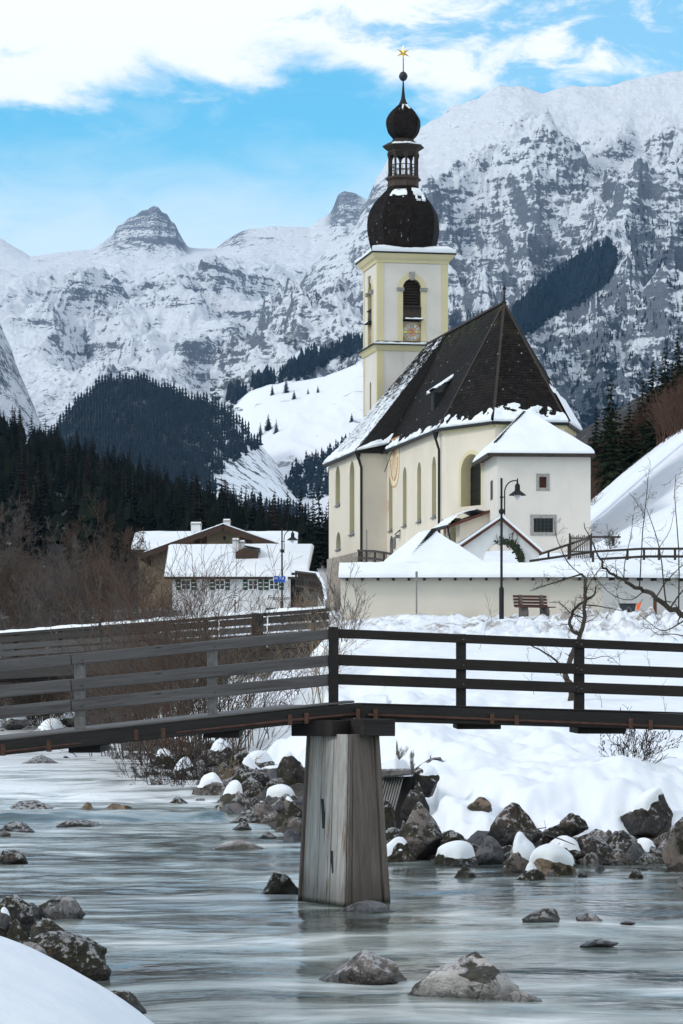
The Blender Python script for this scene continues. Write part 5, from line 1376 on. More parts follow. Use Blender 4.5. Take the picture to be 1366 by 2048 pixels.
snow_sheet(sn, fl, fr, ap, ap, 34, 26, hf, upv); snow_sheet(sn, bk_l, fl, ap, ap2, 34, 26, hf, upv); snow_sheet(sn, fr, bk_r, ap2, ap, 20, 16, hf, upv); snow_sheet(sn, bk_r, bk_l, ap2, ap2, 20, 16, hf, upv)
sn.smooth = True; sn.build('snow_cover', M_SNOW, hr, fix=True)
for k in range(16):
    p = fl.lerp(ap, 1-0.045*k-0.01); s = 0.12*(1-0.045*k); m = MB(); m.box(p+Vector((-s, -s*.6, 0.02)), p+Vector((s*.9, s*.6, 0.09+s*0.75))); m.build('hip_tile', M_BLACK, hr)
m = MB(); ins = lambda p: Vector((p.x*0.86, p.y, p.z)); 
q = [p+Vector((0, 0, -0.02)) for p in (fl, fr, bk_r, bk_l)]; cc_ = sum(q, Vector())/4; q = [cc_+(p-cc_)*0.86 for p in q]
m.mesh([Vector((p.x, p.y, -1.0)) for p in q]+q, [(0,1,5,4), (1,2,6,5), (2,3,7,6), (3,0,4,7)]); m.build('wall', M_WHITE, hut)
# lychgate
lgp = P(1003, 1200, 126); lgz = gz(lgp.x, lgp.y)
lg = thing('lychgate', 'white gabled lychgate with an open arch half hung with dark ivy', 'gate', (lgp.x, lgp.y, lgz-0.4))
def pg(px, py, Y=126): return P(px, py, Y)-lg.location
def g2(px, py): v = pg(px, py); return (v.x, v.z)
outl = [g2(928, 1180), g2(1078, 1180), g2(1078, 1103), g2(1003, 1040), g2(928, 1093)]
cA, rA = g2(1005, 1122), (1043-967)/2/F*126
arch = [(cA[0]-rA, g2(0, 1175)[1]), (cA[0]+rA, g2(0, 1175)[1])]+[(cA[0]+rA*math.cos(a), cA[1]+rA*0.98*math.sin(a)) for a in np.linspace(0, math.pi, 16)]
mb = MB(); wall_panel(mb, (0, 0, 0), (1, 0, 0), outl, [arch]); wall_panel(mb, (0, 0.9, 0), (1, 0, 0), outl, [arch]); reveal(mb, (0, 0, 0), (1, 0, 0), outl, 0.9)
gate = mb.build('gable_wall', plain('lime_wash', (0.72, 0.71, 0.70), 0.9, 0, 0.06, 3), lg)
m = MB(); reveal(m, (0, 0.002, 0), (1, 0, 0), arch, 0.896); m.build('arch_reveal', M_STONE, gate)
pk, el_, er_ = pg(1003, 1035), pg(916, 1094), pg(1084, 1106)
for e, nm in ((el_, 'l'), (er_, 'r')):
    dd = (pk-e).normalized(); nn = Vector((-dd.z, 0, dd.x)); nn = nn if nn.z > 0 else -nn
    m = MB(); a, b = e-Vector((0, .3, 0)), pk-Vector((0, .3, 0)); th = nn*0.10; bk = Vector((0, 1.5, 0))
    m.mesh([a-th, b-th, b, a, a-th+bk, b-th+bk, b+bk, a+bk], [(0,1,2,3), (7,6,5,4), (0,4,5,1), (1,5,6,2), (2,6,7,3), (3,7,4,0)]); rs = m.build('roof_slope', M_RUST, lg, fix=True)
    sn = MB(); q = (e-Vector((0, .33, -.01)), e+Vector((0, 1.2, .01)), pk+Vector((0, 1.2, .01)), pk-Vector((0, .33, -.01)))
    q = q if nm == 'r' else (q[1], q[0], q[3], q[2])
    snow_sheet(sn, *q, 12, 40, lambda u, v, p, nm=nm: (0.15 if nm == 'l' else 0.09)+0.04*nz3(p, 1.2, 2), Vector((0,0,1))); 
    sk_ = []
    snow_sheet(sn, q[0] if nm == 'r' else q[1], q[3] if nm == 'r' else q[2], (q[3] if nm == 'r' else q[2])+Vector((0, .01, .12)), (q[0] if nm == 'r' else q[1])+Vector((0, .01, .12)), 10, 2, lambda u, v, p: 0.02, Vector((0,-1,0)))
    sn.smooth = True; sn.build('snow_cover', M_SNOW, rs)
M_IVY = plain('ivy_leaf', (0.020, 0.032, 0.012), 0.5, 0, 0.5, 9)
iv = thing('ivy', 'dark green ivy hanging over the right half of the lychgate arch', 'ivy', lg.location)
rg = random.Random(3); m = MB(); st = MB()
for i in range(620):
    a = math.radians(max(-12, min(112, rg.gauss(38, 30)))); rr = rA*(1.0+abs(rg.gauss(0, 0.05))*0 + rg.gauss(0.0, 0.09)-0.05*math.cos(a)); x, z = cA[0]+rr*math.cos(a), cA[1]+rr*math.sin(a)
    p = Vector((x, -0.05-rg.random()*0.16, z)); s = rg.uniform(.035, .075); d1 = Vector((rg.gauss(0,1), rg.gauss(0,.5), rg.gauss(0,1))).normalized(); d2 = d1.cross(Vector((rg.gauss(0,.4), -1, rg.gauss(0,.4)))).normalized()
    m.poly([p-d1*s, p-d1*s*.2+d2*s*.8, p+d1*s, p-d1*s*.2-d2*s*.8])
m.build('ivy_leaves', M_IVY, iv)['kind'] = 'stuff'
for k in range(9):
    a = R(20+k*11); p = Vector((cA[0]+rA*math.cos(a), -0.03, cA[1]+rA*math.sin(a))); pts = [p]
    for j in range(5): pts.append(pts[-1]+Vector((rg.gauss(.02,.07), 0.0, abs(rg.gauss(.10,.08)))))
    st.tube(pts, [0.012]*5+[0.006], 4)
st.build('ivy_stems', M_DKWOOD, iv)

# ================================================================== LAMPS
M_LAMPG = NT('lamp_glass'); M_LAMPG.b.inputs['Transmission Weight'].default_value = 0.3; M_LAMPG = M_LAMPG.out((0.62, 0.63, 0.64), 0.25, spec=0.5)
def street_lamp(label, base):
    L = thing('street_lamp', label, 'street lamp', base, 0, 'old-fashioned street lamps')
    m = MB(); m.lathe([(0.085, -0.6), (0.085, 0.0), (0.085, 1.02), (0.075, 1.06), (0.045, 1.12), (0.045, 3.55), (0.04, 3.56), (0.04, 4.9), (0.0, 4.92)], 10); m.smooth = False; m.build('pole', M_BLACK, L)
    m = MB(); m.lathe([(0.03, 3.62), (0.085, 3.68), (0.10, 3.74), (0.085, 3.80), (0.03, 3.86)], 12); m.lathe([(0.03, 4.2), (0.06, 4.22), (0.06, 4.26), (0.03, 4.28)], 12); m.build('collar', M_BLACK, L)
    pts = [Vector((0.11, 0, 3.62)), Vector((0.11, 0, 4.20))]
    for a in np.linspace(180, 78, 12): pts.append(Vector((0.46+0.35*math.cos(R(a)), 0, 4.40+0.42*math.sin(R(a)))))
    pts.append(Vector((0.56, 0, 4.80)))
    arm = MB().tube(pts, 0.024, 6); arm.bar((0, 0, 3.72), (0.11, 0, 3.72), 0.03, 0.03); arm.bar((0, 0, 4.24), (0.11, 0, 4.24), 0.03, 0.03); arm.smooth = False; am = arm.build('arm', M_BLACK, L)
    h = MB(); h.lathe([(0.02, 4.90), (0.025, 4.86), (0.03, 4.74), (0.09, 4.66), (0.095, 4.48), (0.14, 4.44), (0.30, 4.32), (0.305, 4.30), (0.12, 4.38), (0.02, 4.38)][::1], 16, (0.56, 0)); hd = h.build('lamp_shade', M_BLACK, L)
    g = MB(); g.lathe([(0.12, 4.36), (0.125, 4.30), (0.10, 4.22), (0.05, 4.16), (0.01, 4.14)], 14, (0.56, 0)); g.smooth = True; g.build('glass_bowl', M_LAMPG, hd)
    return L
lp = P(1003, 1236, 100); LAMP1 = street_lamp('tall black swan-neck street lamp standing before the churchyard wall beside the bench', (lp.x, lp.y, lp.z))
l2 = P(564, 1244, 150); LAMP2 = street_lamp('black swan-neck street lamp before the white house, carrying the blue street sign', (l2.x, l2.y, l2.z))
def text_mesh(txt, size, font_scale_x=1.0, extr=0.004, shear=0.0, space=1.0):
    cu = bpy.data.curves.new('lettering', 'FONT'); cu.body = txt; cu.size = size; cu.align_x = 'CENTER'; cu.align_y = 'CENTER'; cu.extrude = extr; cu.shear = shear; cu.space_character = space; cu.resolution_u = 3
    ob = bpy.data.objects.new('lettering', cu); C.objects.link(ob)
    dg = bpy.context.evaluated_depsgraph_get(); me = bpy.data.meshes.new_from_object(ob.evaluated_get(dg)); bpy.data.objects.remove(ob); bpy.data.curves.remove(cu); me.name = 'lettering'; me.materials.clear(); return me
M_BLUE = plain('blue_enamel', (0.012, 0.075, 0.42), 0.35, 0, 0.08, 5); M_WENAM = plain('white_enamel', (0.75, 0.76, 0.77), 0.4, 0, 0.05, 5)
ssg = thing('street_sign', 'small blue street name sign Im Tal on the lamp post by the white house', 'sign', (l2.x, l2.y-0.07, EYE+(HOR-1157)/F*149.9))
m = MB(); m.mesh([(-.44,-.015,-.13), (.16,-.015,-.13), (.16,-.015,.13), (-.44,-.015,.13), (-.44,.0,-.13), (.16,.0,-.13), (.16,.0,.13), (-.44,.0,.13), (-.36,-.015,-.20), (.13,-.015,-.20), (-.36,0,-.20), (.13,0,-.20)], [(0,1,2,3), (4,7,6,5), (0,4,5,1), (1,5,6,2), (2,6,7,3), (3,7,4,0), (8,9,1,0), (8,10,11,9)]); pl_ = m.build('plate', M_BLUE, ssg)
o = link('lettering', text_mesh('Im Tal', 0.21), M_WENAM, pl_, (-0.16, -0.02, 0.02)); o.rotation_euler = (R(90), 0, 0)
m = MB(); m.box((-.46, -.018, -.14), (-.435, .002, .14)); m.build('edge_strip', M_WENAM, ssg)
m = MB(); m.box((.19, -.012, -.12), (.30, .002, .12)); m.build('number_plate', M_WENAM, ssg)
# ------------------------------------------------------------------ bench
bp = P(1068, 1238, 101); bz = gz(bp.x, bp.y)
bench = thing('park_bench', 'brown slatted bench on two grey concrete legs half sunk in roadside snow', 'bench', (bp.x-0.05, bp.y, bp.z+0.0), R(24))
M_BENCH = m_wood('red_brown_slat', (0.06, 0.022, 0.016), (0.13, 0.055, 0.04)); M_CONC = plain('rough_concrete', (0.12, 0.105, 0.095), 0.9, 0, 0.3, 7, 0.5)
for x in (-0.42, 0.42):
    m = MB(); pr = [(0.40, -0.35), (0.40, 0.30), (0.34, 0.40), (-0.02, 0.40), (-0.10, 0.86), (-0.22, 0.86), (-0.16, 0.30), (-0.14, -0.35)]
    n = len(pr); m.mesh([(x-.06, -y, z) for y, z in pr]+[(x+.06, -y, z) for y, z in pr], [tuple(range(n)), tuple(range(2*n-1, n-1, -1))]+[(i, (i+1) % n, (i+1) % n+n, i+n) for i in range(n)]); m.build('leg', M_CONC, bench, fix=True, bevel=0.015)
for k in range(4): m = MB(); z = 0.47+0.11*k; y = 0.03+0.025*k; m.box((-.72, y-.0, z-.043), (.62, y+.035, z+.043)); m.build('back_slat', M_BENCH, bench, bevel=0.006)
for k in range(4): m = MB(); y = -0.06-0.105*k; m.box((-.72, y-.045, .40), (.72, y+.045, .435)); m.build('seat_slat', M_BENCH, bench, bevel=0.006)
# sign post with an edge-on plate; snow poles; grit box and shovel; post by the wall
sp = P(833, 1238, 100.6)
gp = thing('sign_post', 'thin grey metal sign post with a narrow plate seen edge-on before the churchyard wall', 'sign post', sp)
M_ZINC = plain('galvanised_steel', (0.22, 0.21, 0.20), 0.5, 0.4, 0.2, 6)
m = MB(); m.tube([(0,0,-.5), (0,0,1.66)], 0.03, 8); m.build('pole', M_ZINC, gp)
m = MB(); m.box((-.035, -.02, 1.28), (.045, .30, 1.68)); m.build('plate', M_ZINC, gp, bevel=0.01)
wp = P(470, 1215, 128); wsn = thing('notice_sign', 'small white notice board with three lines of black print behind the bare shrubs', 'sign', (wp.x, wp.y, wp.z-1.0))
m = MB(); m.tube([(0, .04, -1), (0, .04, 1.4)], 0.03, 6); m.build('pole', M_DKWOOD, wsn)
m = MB(); m.box((-.12, -.012, 1.35), (.12, .012, 1.75)); pt_ = m.build('plate', M_WENAM, wsn)
for i, wd_ in enumerate((.16, .18, .12)): m = MB(); m.box((-wd_/2, -.018, 1.64-i*.11), (wd_/2, -.0125, 1.67-i*.11)); m.build('print_line', M_BLACK, pt_)
M_ORANGE = plain('orange_plastic', (0.80, 0.12, 0.02), 0.4, 0, 0.1, 5)
so_p = P(1168, 1212, 99.5); sp_ = thing('snow_pole', 'orange and black snow marker pole leaning on the churchyard wall behind the gnarled tree', 'marker pole', (so_p.x, so_p.y, so_p.z-0.4))
m = MB(); m.tube([(0,0,0), (0,0,0.75)], 0.024, 8); m.build('orange_half', M_ORANGE, sp_); m = MB(); m.tube([(0,0,0.75), (0.01,0,1.35)], 0.024, 8); m.build('black_half', M_BLACK, sp_)
gb = P(1257, 1222, 101.5); grit = thing('plastic_tub', 'dark blue-grey mortar tub tipped against the churchyard wall', 'tub', (gb.x, gb.y, gb.z-0.03), R(4))
M_TUB = plain('dark_plastic', (0.022, 0.030, 0.036), 0.45, 0, 0.15, 5)
m = MB(); m.mesh([(-.25,0,0), (.22,0,-.02), (.30,.12,.29), (-.31,.12,.29), (-.25,.25,.02), (.22,.25,.0), (.28,.32,.27), (-.29,.32,.27)], [(0,1,2,3), (1,5,6,2), (5,4,7,6), (4,0,3,7), (0,4,5,1), (3,2,6,7)]); m.build('tub_body', M_TUB, grit, bevel=0.02)
m = MB(); m.tube([(-.33,.10,.29), (.32,.10,.29), (.32,.34,.29), (-.33,.34,.29), (-.33,.10,.29)], 0.016, 5); m.build('rim', M_TUB, grit)
m = MB(); m.tube([(-.05,-.03,-.02), (-.07,-.05,.08), (0,-.05,.17), (.09,-.05,.08), (.07,-.03,-.02)], 0.012, 5); m.build('handle', M_ZINC, grit)
shv = thing('snow_shovel', 'small orange plastic shovel leaning beside the dark tub at the wall', 'shovel', (gb.x+0.35, gb.y-0.02, gb.z+0.05))
m = MB(); m.mesh([(-.06,0,.0), (.02,-.03,-.02), (.11,0,.24), (.05,.01,.27), (-.07,.02,.16), (.03,.03,.12)], [(0,1,2,3,4), (4,3,5), (0,4,5), (1,0,5), (2,1,5), (3,2,5)]); m.build('blade', M_ORANGE, shv); m = MB(); m.tube([(.06,.01,.24), (.16,.05,.38)], 0.018, 6); m.build('shaft', M_ZINC, shv)
rp = P(1310, 1222, 102.2); rpo = thing('wooden_post', 'short reddish brown wooden post at the foot of the grey wall', 'post', (rp.x, rp.y, rp.z-.3))
m = MB(); m.box((-.06,-.06,0), (.06,.06,.68)); m.build('post_body', M_RUST, rpo, bevel=.01); m = MB(); m.box((-.07,-.07,.68), (.07,.07,.72)); m.build('cap', M_DKWOOD, rpo)

# ------------------------------------------------------------------ hand rails and picket gate by the sacristy
def rail_fence(label, pts, posts, low=None, name='handrail'):
    a = P(*pts[0]); f_ = thing(name, label, 'handrail', (a.x, a.y, a.z-1.0))
    for i in range(len(pts)-1): board('rail', P(*pts[i]), P(*pts[i+1]), 0.09, 0.10, M_DKWOOD, f_, bev=0)
    if low:
        for i in range(len(low)-1): board('lower_rail', P(*low[i]), P(*low[i+1]), 0.08, 0.11, M_DKWOOD, f_, bev=0)
    for px, top, bot, Y in posts: board('post', P(px, bot, Y), P(px, top, Y), 0.10, 0.10, M_DKWOOD, f_, up=(0,1,0), bev=0)
    return f_
rail_fence('thin dark timber handrail climbing beside the sacristy to the picket gate', [(1075, 1110, 138), (1182, 1074, 142), (1240, 1074, 144)], [(1097, 1102, 1122, 139), (1137, 1088, 1120, 140.2), (1182, 1074, 1108, 142), (1226, 1075, 1092, 143.5)])
rail_fence('low dark timber railing with short posts above the churchyard wall at the right', [(1060, 1122, 122), (1190, 1103, 124), (1285, 1097.5, 126), (1560, 1097, 128)], [(1186, 1104, 1124, 124), (1255, 1100, 1120, 125.3), (1288, 1098, 1120, 126), (1318, 1098, 1120, 126.3), (1350, 1098, 1120, 126.6), (1390, 1097, 1120, 127)], [(1200, 1118, 124.2), (1290, 1113, 126.1), (1560, 1113, 128.1)])
pgt = P(1161, 1108, 140.6); pk_ = thing('picket_gate', 'small grey wooden picket gate at the foot of the sacristy wall', 'gate', pgt)
M_OLDW = m_wood('old_grey_picket', (0.05, 0.043, 0.038), (0.16, 0.14, 0.125), 'Z')
for i in range(11): x = -0.46+0.092*i; m = MB(); h = 0.93+0.05*math.sin(i*2.1); m.mesh([(x-.028,0,-.2), (x+.028,0,-.2), (x+.028,0,h-.05), (x,0,h), (x-.028,0,h-.05), (x-.028,.03,-.2), (x+.028,.03,-.2), (x+.028,.03,h-.05), (x,.03,h), (x-.028,.03,h-.05)], [(0,1,2,3,4), (9,8,7,6,5), (1,6,7,2), (5,0,4,9), (2,7,8,3), (3,8,9,4)]); m.build('picket', M_OLDW, pk_)
for z in (0.12, 0.78): m = MB(); m.box((-.5, .031, z-.04), (.5, .06, z+.04)); m.build('cross_bar', M_OLDW, pk_)
m = MB(); m.bar((-.45, .075, .14), (.45, .075, .76), .03, .07); m.build('brace', M_OLDW, pk_)
for x in (-.53, .53): m = MB(); m.box((x-.04, -.03, -.3), (x+.04, .06, 1.02)); m.build('gate_post', M_DKWOOD, pk_)

# ================================================================== HOUSES
M_HWHITE = m_plaster('white_render', (0.68, 0.68, 0.69), 0.4); M_OCH = m_plaster('old_brown_render', (0.22, 0.17, 0.12), 1.0); M_BRN = m_wood('brown_board', (0.035, 0.020, 0.014), (0.085, 0.048, 0.034), 'X')
M_SHUT = plain('green_shutter', (0.012, 0.045, 0.022), 0.5, 0, 0.2, 6)
def house(name, label, x0, x1, y0, y1, zb, ze, zr, ridge_along, over, mat, rmat=M_DKWOOD):
    """rectangular house, world-aligned, pitched roof with snow; ridge along 'x' or 'y'"""
    h = thing(name, label, 'house', ((x0+x1)/2, y0, zb)); o = Vector(h.location); L = lambda x, y, z: Vector((x, y, z))-o
    m = MB()
    for a, b in (((x0,y0),(x1,y0)), ((x1,y0),(x1,y1)), ((x1,y1),(x0,y1)), ((x0,y1),(x0,y0))): m.quad(L(*a, zb-2), L(*b, zb-2), L(*b, ze), L(*a, ze))
    if ridge_along == 'y':
        xm = (x0+x1)/2
        for y in (y0, y1): m.poly([L(x0,y,ze), L(x1,y,ze), L(xm,y,ze+(zr-ze)*1.0-0.12)])
        faces = [[(x0-over,y0-over*1.3), (x0-over,y1+over), (xm,y1+over), (xm,y0-over*1.3)], [(x1+over,y1+over), (x1+over,y0-over*1.3), (xm,y0-over*1.3), (xm,y1+over)]]
        sl_ = (zr-ze)/(xm-x0)
    else:
        ym = (y0+y1)/2
        for x in (x0, x1): m.poly([L(x,y0,ze), L(x,y1,ze), L(x,ym,zr-0.12)])
        faces = [[(x1+over,y0-over), (x0-over,y0-over), (x0-over,ym), (x1+over,ym)][::1], [(x0-over,y1+over), (x1+over,y1+over), (x1+over,ym), (x0-over,ym)]]
        faces[0] = [(x0-over,y0-over), (x1+over,y0-over), (x1+over,ym), (x0-over,ym)]; faces[1] = [(x1+over,y1+over), (x0-over,y1+over), (x0-over,ym), (x1+over,ym)]
        sl_ = (zr-ze)/(ym-y0)
    m.build('wall', mat, h)
    zl = ze-over*sl_
    for q in faces:
        pts = [L(*q[0], zl), L(*q[1], zl), L(*q[2], zr), L(*q[3], zr)]; th = Vector((0,0,-0.16))
        m = MB(); m.mesh(pts+[p+th for p in pts], [(0,1,2,3), (7,6,5,4), (0,4,5,1), (1,5,6,2), (2,6,7,3), (3,7,4,0)]); rf = m.build('roof', rmat, h)
        sn = MB(); snow_sheet(sn, *[p+Vector((0,0,.01)) for p in pts], 44, 16, lambda u, v, p: 0.30*min(1, (v+.05)*8)**0.5*min(1, (u+.02)*22, (1.02-u)*22)**0.5+0.04*nz3(p, 0.6, 2), Vector((0,0,1)))
        sn.smooth = True; sn.build('snow_cover', M_SNOW, rf)
    return h, L
YH = 186
def hx(px, Y=YH): return (px-683)/F*Y
def hzz(py, Y=YH): return EYE+(HOR-py)/F*Y
H1, L1 = house('white_house', 'low white house with green shutters and a wide snow-laden roof', hx(345), hx(581), YH, YH+8, hzz(1222), hzz(1147), hzz(1097, YH+4), 'x', 0.5, M_HWHITE)
# extend roof to the right: verandah posts side
def hwin(par, L, px, py0, py1, wpx, Y, shut=True):
    z0, z1 = hzz(py1, Y), hzz(py0, Y); x0, x1 = hx(px-wpx/2, Y), hx(px+wpx/2, Y)
    m = MB(); f = 0.07; y = Y-0.05
    for a, b in (((x0-f,z0-f),(x1+f,z0)), ((x0-f,z1),(x1+f,z1+f)), ((x0-f,z0),(x0,z1)), ((x1,z0),(x1+f,z1)), (((x0+x1)/2-.025,z0),((x0+x1)/2+.025,z1)), ((x0,(z0+z1)/2-.02),(x1,(z0+z1)/2+.02))):
        m.box(L(a[0], y-.02, a[1]), L(b[0], y+.02, b[1]))
    fr = m.build('window', M_WENAM, par)
    m = MB(); m.quad(L(x0,y+.015,z0), L(x1,y+.015,z0), L(x1,y+.015,z1), L(x0,y+.015,z1)); m.build('pane', M_GLASS, fr)
    if shut:
        for s in (-1, 1):
            xa = (x0-f-.02-(x1-x0)*0.55) if s < 0 else (x1+f+.02); xb = xa+(x1-x0)*0.55
            m = MB(); m.box(L(xa, y-.03, z0-.06), L(xb, y+.01, z1+.06)); sh_ = m.build('shutter', M_SHUT, par)
            for zz in (z0+.12, z1-.18): m = MB(); m.box(L(xa+.03, y-.045, zz), L(xb-.03, y-.031, zz+.06)); m.build('shutter_bar', M_WENAM, sh_)
for px in (372, 440, 506, 548): hwin(H1, L1, px, 1161, 1178, 16, YH)
for px, w_ in ((356, 0),): pass
# lettering on the wall
o = link('wall_lettering', text_mesh('Frau Sen', 0.42, shear=0.35), M_BLACK, H1, L1(hx(556), YH-0.02, hzz(1196))); o.rotation_euler = (R(90), 0, 0)
m = MB(); m.bar(L1(hx(549), YH-.01, hzz(1202)), L1(hx(566), YH-.01, hzz(1202)), .01, .03); m.build('lettering_line', M_GREYST, H1)
m = MB(); m.bar(L1(hx(532), YH-.1, hzz(1218)), L1(hx(552), YH-.1, hzz(1218)), .1, .12); m.build('wall_bench', M_DKWOOD, H1)
# veranda roof reaching out to the right
pts = [L1(hx(583), YH-.5, hzz(1146)), L1(hx(618), YH-.5, hzz(1145)), L1(hx(627), YH+4, hzz(1097, YH+4)), L1(hx(583), YH+4, hzz(1097, YH+4))]
m = MB(); th = Vector((0,0,-.16)); m.mesh(pts+[p+th for p in pts], [(0,1,2,3), (7,6,5,4), (0,4,5,1), (1,5,6,2), (2,6,7,3), (3,7,4,0)]); rf = m.build('side_roof', M_DKWOOD, H1)
sn = MB(); snow_sheet(sn, *[p+Vector((0,0,.01)) for p in pts], 16, 16, lambda u, v, p: 0.30*min(1, (v+.05)*8)**0.5*min(1, (1.02-u)*10)**0.5, Vector((0,0,1))); sn.smooth = True; sn.build('snow_cover', M_SNOW, rf)
m = MB(); m.box(L1(hx(582), YH+.6, hzz(1222)), L1(hx(606), YH+4, hzz(1150))); m.build('porch_shade', M_BLACK, H1)  # solid black block; the porch's inner shade is put into its colour
# snow guards poking through
for px, py in ((528,1111),(566,1111),(605,1111),(530,1136),(547,1136),(567,1136),(583,1136),(601,1118)):
    yy = YH-0.5+(1146-py)/49*4.5; p = L1(hx(px, yy), yy, hzz(py, yy)); m = MB(); m.box(p+Vector((-.10,-.05,-.25)), p+Vector((.10,.08,.06))); m.build('roof_hook', M_DKWOOD, H1)
# dormer and chimney of the white house
dY = YH+1.6; m = MB(); x0, x1, zb0, zt0_ = hx(471, dY), hx(516, dY), hzz(1119, dY), hzz(1101, dY)
xm = (x0*0.62+x1*0.38); m.mesh([L1(x0,dY,zb0), L1(x1,dY,zb0), L1(x1,dY,zt0_), L1(xm,dY,zt0_+.18), L1(x0,dY,zt0_-.1), L1(x0,dY+2.5,zb0), L1(x1,dY+2.5,zb0), L1(x1,dY+2.5,zt0_), L1(xm,dY+2.5,zt0_+.18), L1(x0,dY+2.5,zt0_-.1)], [(0,1,2,3,4), (1,6,7,2), (5,0,4,9), (2,7,8,3), (3,8,9,4)]); dm = m.build('dormer', M_BRN, H1)
sn = MB(); snow_sheet(sn, L1(x1+.15,dY-.1,zt0_), L1(x1+.15,dY+2.5,zt0_), L1(xm,dY+2.5,zt0_+.2), L1(xm,dY-.1,zt0_+.2), 8, 8, lambda u, v, p: .16, Vector((0,0,1))); sn.smooth = True; sn.build('snow_cover', M_SNOW, dm)
def chimney(par, L, px0, px1, py0, py1, Y, mat=M_HWHITE):
    m = MB(); m.box(L(hx(px0,Y), Y, hzz(py1,Y)), L(hx(px1,Y), Y+.7, hzz(py0,Y))); c = m.build('chimney', mat, par)
    m = MB(); m.box(L(hx(px0,Y)-.05, Y-.05, hzz(py0,Y)+.003), L(hx(px1,Y)+.05, Y+.75, hzz(py0,Y)+.09)); m.build('chimney_cap', M_GREYST, c)
    sn = MB(); p = L(hx(px0,Y), Y, hzz(py0,Y)+.095); q = L(hx(px1,Y), Y+.7, hzz(py0,Y)+.095); snow_sheet(sn, (p.x,p.y,p.z), (q.x,p.y,p.z), (q.x,q.y,p.z), (p.x,q.y,p.z), 6, 4, lambda u, v, p: .10); sn.smooth = True; sn.build('snow_cover', M_SNOW, c)
chimney(H1, L1, 465, 477, 1082, 1105, YH+2.4); chimney(H1, L1, 478, 489, 1086, 1103, YH+2.6)
YF = 206
H2, L2 = house('brown_farmhouse', 'large old farmhouse with a broad brown timbered gable and two white chimneys', hx(302, YF), hx(592, YF), YF, YF+12, hzz(1215, YF), hzz(1107, YF), hzz(1055, YF), 'y', 0.8, M_OCH, M_BRN)
for s in (-1, 1):
    xm = (hx(302, YF)+hx(592, YF))/2; e = Vector((xm+s*(hx(592,YF)-xm+.8), YF-1.08, hzz(1107,YF)-.30)); t = Vector((xm, YF-1.08, hzz(1055,YF)-.05))
    m = MB(); m.bar(L2(*e), L2(*t), .08, .42); m.build('barge_board', M_BRN, H2)
m = MB(); xm = (hx(302, YF)+hx(592, YF))/2; m.mesh([L2(xm-6.5*.55,YF-.03,hzz(1085,YF)), L2(xm+6.5*.55,YF-.03,hzz(1085,YF)), L2(xm,YF-.03,hzz(1058,YF))], [(0,1,2)]); 
z1 = hzz(1083,YF); 
for k in range(15):
    x = xm-3.3+k*.47; top = hzz(1060,YF)-abs(x-xm)*0.345; 
    if top > z1+.15 and k % 1 == 0 and abs(x-xm) > 1.3: m2 = MB(); m2.box(L2(x-.22, YF-.06, z1-.25), L2(x+.22, YF-.02, top)); m2.build('gable_board', M_BRN, H2)
hwin(H2, L2, 452, 1091, 1102, 9, YF, False)
m = MB(); p = L2(hx(449,YF), YF-.05, hzz(1076,YF)); m.mesh([p+Vector((-.14,0,0)), p+Vector((0,0,-.18)), p+Vector((.14,0,0)), p+Vector((0,0,.18))], [(0,1,2,3)]); m.build('gable_opening', M_BLACK, H2)
m = MB(); m.box(L2(hx(442,YF), YF-.3, hzz(1090,YF)), L2(hx(462,YF), YF-.02, hzz(1088,YF))); fbx = m.build('flower_shelf', M_BRN, H2)
chimney(H2, L2, 447, 460, 1043, 1065, YF+3); chimney(H2, L2, 382, 402, 1049, 1080, YF+5)
H3, L3 = house('rear_house', 'long low building with one broad snow roof standing behind the brown gable', hx(276, 224), hx(582, 224), 224, 232, hzz(1200, 224), hzz(1096, 224), hzz(1070, 228), 'x', 0.5, M_OCH)
# white shed corner beside the church plinth
shp = P(645, 1165, 200); shd = thing('white_hut', 'tiny white hut with a snowy top in the gap beside the church plinth', 'hut', (shp.x, shp.y, shp.z-1))
m = MB(); m.box((-.32, 0, -1), (.6, 1.5, 1.9)); m.build('wall', M_HWHITE, shd); m = MB(); m.box((-.4, -.1, 1.9), (.7, 1.6, 1.98)); r_ = m.build('roof', M_GREYST, shd)
m = MB(); m.lathe([(.09, 1.98), (.1, 2.1), (.02, 2.2)], 8, (0, .3)); m.build('vent', M_ZINC, r_)
# stair with timber railing climbing from the road to the church
st_ = P(620, 1230, 140); stair = thing('stair_railing', 'dark timber stair railing beside the white house with snow on its handrail', 'railing', (st_.x, st_.y, st_.z))
tops = [(592, 1143, 150), (618, 1146, 146), (634, 1148, 144), (646, 1168, 136), (651, 1195, 128), (648, 1215, 122)]
for i in range(len(tops)-1):
    a, b = P(*tops[i]), P(*tops[i+1]); board('handrail', a, b, 0.12, 0.10, M_DKWOOD, stair, bev=0); board('handrail_snow', a+Vector((0,0,.075)), b+Vector((0,0,.075)), 0.13, 0.05, M_SNOW, stair, bev=0)
    board('lower_rail', a-Vector((0,0,.75)), b-Vector((0,0,.75)), 0.08, 0.10, M_DKWOOD, stair, bev=0)
    n = 5
    for k in range(n): p = a.lerp(b, k/n); board('baluster', p-Vector((0,0,.95)), p, 0.11, 0.05, M_DKWOOD, stair, up=(0,1,0), bev=0)
